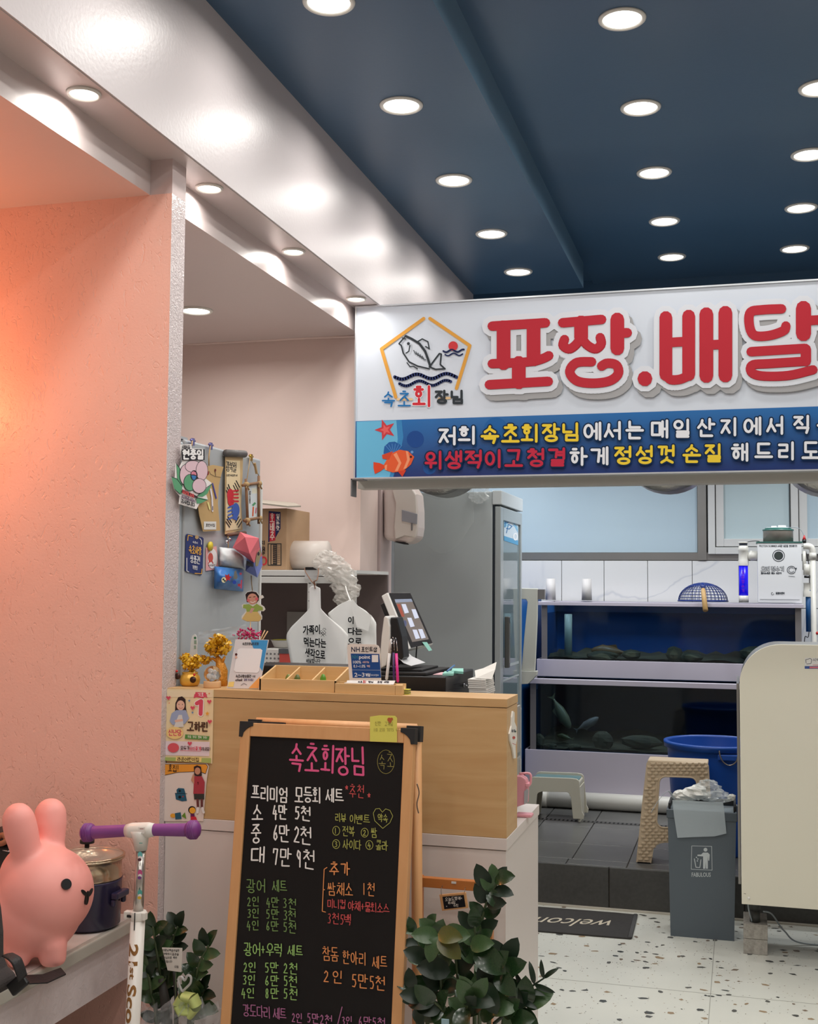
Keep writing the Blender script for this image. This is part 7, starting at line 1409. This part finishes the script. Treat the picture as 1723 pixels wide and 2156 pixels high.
def tube_text(s_, v0, v1, half, shear=0, bold=.03):
    vs, fs = font_mesh(s_, bold); bm = bmesh.new(); q_ = [bm.verts.new((x, y, 0)) for x, y in vs]
    for f in fs:
        try: bm.faces.new([q_[i] for i in f])
        except ValueError: pass
    bmesh.ops.triangulate(bm, faces=bm.faces[:])
    for _ in range(2): bmesh.ops.subdivide_edges(bm, edges=bm.edges[:], cuts=1)
    bm.verts.index_update(); vs = [(v.co.x, v.co.y) for v in bm.verts]; fs = [tuple(v.index for v in f.verts) for f in bm.faces]; bm.free(); a0, a1 = min(v[0] for v in vs), max(v[0] for v in vs); b0, b1 = min(v[1] for v in vs), max(v[1] for v in vs)
    obj('lettering', B().add([SM(-half+2*half*(y-b0)/(b1-b0), v0+(v1-v0)*(x-a0)/(a1-a0)) for x, y in vs], fs), mat('gold_print', (166, 118, 66), .35, .4), t)
tube_text('21', 1980, 2023, 10.5); tube_text('st', 2026, 2050, 5); tube_text('Scooter', 2060, 2230, 10.5)
obj('fork', B().tube([SB, (SB.x, SB.y-.01, .09)], [.018, .02], 14).box((SB.x-.10, SB.y-.03, .075), (SB.x+.10, SB.y+.02, .1)), m_sw, t); obj('deck', B().box((SB.x-.05, SB.y-.36, .07), (SB.x+.06, SB.y-.031, .095)), m_pur, t, bevel=.01)
for dx, dy in ((-.11, -.005), (.11, -.005), (.005, -.33)): obj('wheel', B().tube([(SB.x+dx-.012, SB.y+dy, .0505), (SB.x+dx+.012, SB.y+dy, .0505)], .05, 28), m_pur2, t, bevel=.004)

# ================================================================== PLANTS
m_leaf = mat('zz_leaf', (26, 48, 26), .25, noise=(24, .3), rgb2=(42, 68, 36), coat=.3); m_leaf2 = mat('zz_leaf_light', (54, 80, 48), .28, noise=(24, .3), rgb2=(72, 96, 60)); m_leafy = mat('zz_leaf_olive', (92, 88, 38), .3, noise=(20, .3), rgb2=(74, 82, 40)); m_stem = mat('zz_stem', (70, 84, 54), .45); m_leafd = mat('zz_leaf_dark', (24, 42, 26), .38)
def leaf_mesh(m, nm, wid=.62):
    b = B(); N = 7; vs = []
    for i in range(N+1):
        u = i/N; w_ = wid*.5*math.sin(math.pi*min(1, u**.85*1.0))**.62*(1 if u < .98 else 0); z = .10*math.sin(math.pi*u)
        vs += [(u, -w_, z+w_*.28), (u, 0, z-.0), (u, w_, z+w_*.28)]
    fs = []
    for i in range(N): fs += [(3*i, 3*i+3, 3*i+4, 3*i+1), (3*i+1, 3*i+4, 3*i+5, 3*i+2)]
    b.add(vs, fs, 0, True); return b.mesh(nm, m)
LM = [leaf_mesh(m, 'leaf') for m in (m_leaf, m_leaf2, m_leafd)]; LMY = leaf_mesh(m_leafy, 'leaf'); LMN = leaf_mesh(m_leafd, 'leaf', .26)
def add_leaf(parent, base, dir_, size, nrm, me):
    x = Vector(dir_).normalized(); n = Vector(nrm); z = (n-n.dot(x)*x); z = z.normalized() if z.length > 1e-4 else x.orthogonal().normalized(); y = z.cross(x)
    o = bpy.data.objects.new('leaf', me); COL.objects.link(o); o.parent = parent
    b = Vector(base)-wpos(parent); o.matrix_local = Matrix(((x.x*size, y.x*size, z.x*size, b.x), (x.y*size, y.y*size, z.y*size, b.y), (x.z*size, y.z*size, z.z*size, b.z), (0, 0, 0, 1)))
    return o
def zz_stem(parent, pts, n, size, rn, r=.006, start=.3, mes=None, narrow=False, spread=1.0):
    P = smooth_pts(pts, 8); obj('stem', B().tube(P, [r*(1-.6*i/(len(P)-1)) for i in range(len(P))], 8), m_stem if not narrow else m_leafd, parent)
    for k in range(n):
        u = start+(1-start)*k/max(1, n-1); i = min(len(P)-2, int(u*(len(P)-1))); p = P[i]; tg_ = (P[min(i+1, len(P)-1)]-P[max(0, i-1)]).normalized()
        side = tg_.cross(Vector((0, -1, 0))); side = side.normalized() if side.length > .1 else Vector((1, 0, 0))
        s_ = size*(1-.25*abs(u-.6))*rn.uniform(.85, 1.1)
        for sg in (-1, 1):
            if k == n-1 and sg == 1: d = tg_
            else: d = side*sg*spread+tg_*rn.uniform(.35, .9)+Vector((0, rn.uniform(-.5, .2), rn.uniform(-.1, .2)))
            add_leaf(parent, p, d, s_, Vector((rn.uniform(-.4, .4), -1, rn.uniform(.2, 1.0))), LMN if narrow else (mes or rn.choice(LM)))
rn = random.Random(12)
PYp = 2.62
t = thing('zz_plant', 'large glossy-leaved potted ZZ plant between chalkboard and white counter end', 'plant', (-.585, PYp, 0))
obj('pot', B().lathe([(.001, 0), (.075, 0), (.09, .22), (.095, .24), (.085, .24), (.08, .2), (.001, .2)], (-.585, PYp, .0005), 32), mat('pot_white', (210, 206, 200), .4), t)
def PP(x, y, Y): return W(x, y, Y=Y)
root = lambda dx: (-.585+dx, PYp, .18)
for a_ in (([root(.02), PP(1000, 2150, 2.62), PP(1008, 2000, 2.60), PP(1022, 1910, 2.60), PP(1050, 1855, 2.60)], 5, .052, .62), ([root(0), PP(985, 2150, 2.60), PP(1000, 2070, 2.58), PP(1003, 2000, 2.56), PP(1000, 1950, 2.55)], 4, .055, .5),
           ([root(-.03), PP(930, 2140, 2.58), PP(930, 2070, 2.55), PP(920, 2010, 2.52), PP(925, 1975, 2.5)], 4, .06, .45), ([root(-.05), PP(900, 2150, 2.6), PP(905, 2080, 2.58), PP(890, 2010, 2.56), PP(872, 1960, 2.56)], 5, .042, .4),
           ([root(.05), PP(1030, 2150, 2.58), PP(1045, 2090, 2.56), PP(1050, 2050, 2.55), PP(1062, 2025, 2.55)], 4, .066, .5), ([root(.04), PP(1010, 2156, 2.52), PP(1025, 2120, 2.5), PP(1040, 2085, 2.5)], 3, .07, .4),
           ([root(-.02), PP(940, 2156, 2.5), PP(935, 2130, 2.48), PP(915, 2110, 2.47)], 4, .06, .35), ([root(.0), PP(985, 2156, 2.5), PP(985, 2120, 2.46), PP(1000, 2095, 2.45)], 4, .062, .4), ([root(.06), PP(1060, 2156, 2.56), PP(1085, 2130, 2.55), PP(1108, 2118, 2.55)], 3, .07, .5),
           ([root(-.06), PP(880, 2156, 2.55), PP(878, 2120, 2.54), PP(870, 2080, 2.54)], 4, .05, .3), ([root(.01), PP(960, 2156, 2.6), PP(965, 2080, 2.58), PP(960, 2020, 2.57), PP(950, 1990, 2.56)], 4, .07, .45)):
    zz_stem(t, a_[0], a_[1], a_[2], rn, start=a_[3])
zz_stem(t, [PP(1040, 2156, 2.55), PP(1080, 2120, 2.55), PP(1110, 2085, 2.55), PP(1148, 2058, 2.55)], 5, .048, rn, r=.004, start=.3, narrow=True)
for (x, y, Y, dx, dz, s_, me) in ((925, 1970, 2.49, -.9, .75, .056, LM[1]), (932, 1968, 2.48, .9, .12, .07, LM[1]), (905, 1950, 2.5, .3, .5, .04, LM[1]), (925, 1972, 2.47, -.9, .05, .06, LM[1]), (922, 1972, 2.46, -.3, -1, .055, LM[1]), (925, 1968, 2.45, .7, -.55, .068, LMY), (922, 1966, 2.445, .95, .0, .06, LMY), (1000, 1995, 2.5, 1, -.6, .085, LM[0]), (990, 1990, 2.5, .9, .2, .06, LM[1]), (1040, 2042, 2.5, .6, .8, .06, LM[0]), (1043, 2045, 2.5, .8, -.7, .065, LM[0]), (1020, 2065, 2.48, .5, -1, .07, LM[2]), (950, 2045, 2.5, -.9, .1, .075, LM[2]), (905, 2020, 2.5, -.9, .3, .06, LM[2]), (895, 2100, 2.48, -.8, .1, .055, LM[2]), (1060, 2140, 2.5, .7, .8, .06, LM[0]), (1075, 2146, 2.5, 1, .2, .06, LM[0]), (1040, 1852, 2.6, .9, .25, .055, LM[0]), (1030, 1872, 2.6, .6, -.8, .05, LM[0]), (1028, 1868, 2.6, -.4, .9, .06, LM[2])):
    add_leaf(t, PP(x, y, Y), (dx, -.25, dz), s_, (-.1, -1, .5), me)
t2 = obj('plant_label', B().box((PP(932, 2156, 2.44).x, 2.43, PP(930, 2153, 2.43).z-.02), (PP(948, 2148, 2.44).x, 2.432, PP(930, 2145, 2.43).z)), mat('label_blue', (150, 180, 190), .5), t)
# wooden frame with hanging mini board
eY = 2.735; m_or = mat('orange_wood', (186, 112, 54), .45, noise=(6, .3), rgb2=(198, 124, 62), stretch=(1, 8, 8))
t = thing('wooden_rack', 'slim orange wooden stand frame behind the right plant with mini chalkboard hung', 'stand', (-.65, eY, 0))
TL, TR = W(882, 1846, Y=eY), W(1037, 1856, Y=eY); zc1 = (TL.z+TR.z)/2
obj('top_rail', B().box((TL.x+.002, eY, zc1-.0245), (TR.x-.002, eY+.018, zc1-.002)), m_or, t, bevel=.0015)
for xx in (TL.x, TR.x-.0075): obj('post', B().box((xx-.0001 if xx < -.65 else xx+.0001, eY-.001, 0.0005), (xx+.0075, eY+.020, zc1)), m_or, t, bevel=.001)
obj('lower_rail', B().box((TL.x+.008, eY, .1), (TR.x-.008, eY+.018, .12)), m_or, t); obj('maker_plate', B().box((W(951, 1856, Y=eY).x, eY-.0012, W(951, 1860, Y=eY).z), (W(961, 1856, Y=eY).x, eY-.0002, W(951, 1855.5, Y=eY).z)), m_wpl, t)
t = thing('mini_chalkboard', 'tiny wood-framed chalkboard hanging on wires from the orange frame rail', 'chalkboard', W(955, 1915, Y=eY-.012)); mY = eY-.012
fr_ = [(925, 1884), (981, 1879), (986, 1912), (931, 1918)]; inn = [(932, 1888), (977, 1884), (981, 1909), (936, 1914)]
obj('frame', B().prism([W(x, y, Y=mY) for x, y in fr_], (0, .005, 0)), m_frame, t, bevel=.001)
A = Art((0, mY, 0), FRONT); A.poly(inn, (26, 25, 30)); A.write('오늘도행복', 938, 1890, 6, 7, 1, (210, 200, 190), dy=-.08, jit=.05); A.write('하세요', 944, 1898, 5, 6, .9, (210, 200, 190), dy=-.08, jit=.05); A.write('수희', 955, 1903, 5, 6, .9, (210, 200, 190), jit=.05); star(941, 1908, 1.8, (190, 180, 180)); star(972, 1891, 2.2, (190, 180, 180)); A.out('chalk_writing', t)
obj('wire', B().tube(smooth_pts([W(930, 1884, Y=mY), W(929, 1876, Y=mY), W(930, 1870, Y=eY-.003), W(932, 1864, Y=eY-.003)], 4), .0007, 5).tube([W(978, 1880, Y=mY), W(980, 1868, Y=eY-.003)], .0007, 5), mat('wire', (150, 140, 130), .3, .9), t)
# left plant
rn = random.Random(31); lY = 2.64
lx = W(370, 2150, Y=lY).x
t = thing('gift_zz_plant', 'smaller potted ZZ plant in clear wrap with card and green bow, behind scooter', 'plant', (lx, lY, 0))
obj('pot', B().lathe([(.001, 0), (.07, 0), (.085, .30), (.09, .32), (.08, .32), (.075, .28), (.001, .28)], (lx, lY, .0005), 32), mat('pot_white', (210, 206, 200), .4), t)
rt = lambda dx: (lx+dx, lY, .28)
for a_ in (([rt(-.03), PP(345, 2150, lY), PP(342, 2080, lY), PP(332, 2010, lY-.02), PP(322, 1950, lY-.03)], 9, .052, .35), ([rt(-.02), PP(350, 2150, lY), PP(355, 2060, lY), PP(362, 1990, lY), PP(375, 1950, lY)], 7, .05, .4), ([rt(-.05), PP(330, 2150, lY), PP(318, 2080, lY-.03), PP(310, 2040, lY-.03)], 5, .048, .35),
           ([rt(.03), PP(400, 2140, lY-.01), PP(412, 2080, lY-.02), PP(420, 2030, lY-.03), PP(440, 1990, lY-.03)], 6, .052, .35), ([rt(.03), PP(405, 2150, lY-.03), PP(420, 2110, lY-.03), PP(430, 2085, lY-.03)], 4, .055, .4)):
    zz_stem(t, a_[0], a_[1], a_[2], rn, start=a_[3], r=.007, mes=None)
obj('dark_stem', B().tube([rt(-.01), PP(350, 2120, lY-.03), PP(340, 2060, lY-.03)], [.015, .013, .008], 10).tube([rt(.0), PP(372, 2110, lY-.02), PP(366, 2040, lY-.02)], [.008, .005, .004], 8), mat('stem_dark', (52, 50, 46), .6), t)
q = [W(x, y, Y=lY-.055) for x, y in [(341, 1995), (384, 1996), (382, 2047), (353, 2043)]]; t3 = thing('gift_card', 'small white printed message card tucked in the left plant', 'card', min(q, key=lambda p: p.z)); obj('sheet', B().prism(q, (0, .0008, 0)), mat('sheet_226_222_214', (226, 222, 214)), t3)
A = Art((0, lY-.055, 0), FRONT); A.write('대표님께', 343, 1998, 4, 4.4, .6, (60, 60, 60)); A.write('좋은일만', 361, 1999, 4, 4.4, .6, (60, 60, 60)); A.write('가득하시고', 344, 2006, 4, 4.4, .6, (60, 60, 60)); A.write('오픈을', 364, 2007, 4, 4.4, .6, (60, 60, 60)); A.write('진심으로 축하', 345, 2014, 4, 4.4, .6, (60, 60, 60)); A.write('드립니다', 346, 2022, 4, 4.4, .6, (60, 60, 60)); A.write('드림', 368, 2033, 4, 4.4, .6, (60, 60, 60)); A.out('print', t3)
obj('card_stick', B().tube([(q[2].x-.015, lY-.052, .35), q[2]-Vector((.015, -.002, -.01))], .0012, 6), m_stem, t3)
bc = W(396, 2115, Y=lY-.07); m_bow = mat('bow_organza', (200, 214, 130), .5, alpha=.85)
t3 = thing('green_bow', 'pale green organza ribbon bow tied on the wrapped left plant', 'bow', bc); b = B()
for a_, l_ in ((.5, .032), (2.6, .03), (1.5, .028), (3.7, .028), (5.6, .03), (4.7, .022)):
    d = Vector((math.cos(a_), -.15, math.sin(a_))); s_ = Vector((-math.sin(a_), 0, math.cos(a_)))
    b.grid(lambda u, v, d=d, s_=s_, l_=l_: bc+d*l_*math.sin(math.pi*u)*(1 if u < .5 else .98)+Vector((0, -.02, 0))*(math.sin(2*math.pi*u)) + s_*(v-.5)*.026*math.sin(math.pi*u)**.5, 12, 3)
obj('loops', b, m_bow, t3); obj('knot', B().ell(tuple(bc), (.008, .01, .009), n=12, k=8), m_bow, t3)
hp = [(384, 2088), (378, 2074), (376, 2060), (383, 2057), (389, 2064), (395, 2054), (402, 2057), (401, 2070), (390, 2082), (384, 2088)]
obj('heart_pick', B().tube(smooth_pts([W(x, y, Y=lY-.075) for x, y in hp], 4), .003, 8).tube([W(385, 2087, Y=lY-.075), W(390, 2110, Y=lY-.07)], .0015, 6), mat('pick_clear', (220, 220, 220), .15, alpha=.5, spec=.9), t3)
rn2 = random.Random(77); NZ2 = [[rn2.uniform(-1, 1) for _ in range(19)] for _ in range(9)]
def wr(u, v):
    q = W(300+u*165, 2108+v*60+10*math.sin(u*9), Y=lY-.085+.05*abs(u-.5)); n_ = NZ2[int(v*8)][int(u*18)]; return (q.x, q.y+.014*n_, q.z+.01*n_)
obj('clear_wrap', B().grid(wr, 18, 8), m_clear, t)
bpy.data.objects.remove(_fo); bpy.data.curves.remove(_fc)
# finer pieces sit one level down, under the part they belong to
def nest(thing_name, child, part):
    t = bpy.data.objects.get(thing_name)
    for c in [o for o in bpy.data.objects if o.parent == t and o.name.split('.')[0] == child]:
        ps = [o for o in bpy.data.objects if o.parent == t and o.name.split('.')[0] == part]
        if ps: c.parent = min(ps, key=lambda p: (sum((Vector(p.bound_box[i])-Vector(c.bound_box[i])).length for i in range(8))))
for a in (('sign_banner', 'lettering', 'panel'), ('chalkboard_stand', 'chalk_writing', 'board'), ('drawer_cabinet', 'rail', 'drawer'), ('blue_bucket', 'wire_handle', 'handle_lug'), ('display_fridge', 'handle', 'door_frame'), ('display_fridge', 'glass', 'door_frame'),
          ('woven_stool', 'weave', 'side_panel'), ('woven_stool', 'hole_rim', 'side_panel'), ('kick_scooter', 'clamp_slot', 'clamp'), ('kick_scooter', 'ridge', 'grip_end'), ('kick_scooter', 'badge', 'clamp_head'), ('kick_scooter', 'stickers', 'inner_tube'), ('trash_bin', 'lid_frame', 'lip'), ('trash_bin', 'print', 'body'),
          ('cash_drawer', 'lock', 'case'), ('stock_pot', 'knob_ring', 'knob'), ('stock_pot', 'lid_knob', 'lid_glass'), ('pos_monitor', 'screen', 'housing'), ('water_filter_box', 'lettering', 'box'), ('crystal_ball', 'clover', 'ball'), ('towel_dispenser', 'level_window', 'side_cover'), ('upper_fish_tank', 'rock', 'gravel_bed'), ('lower_fish_tank', 'rock', 'gravel_bed')): nest(*a)
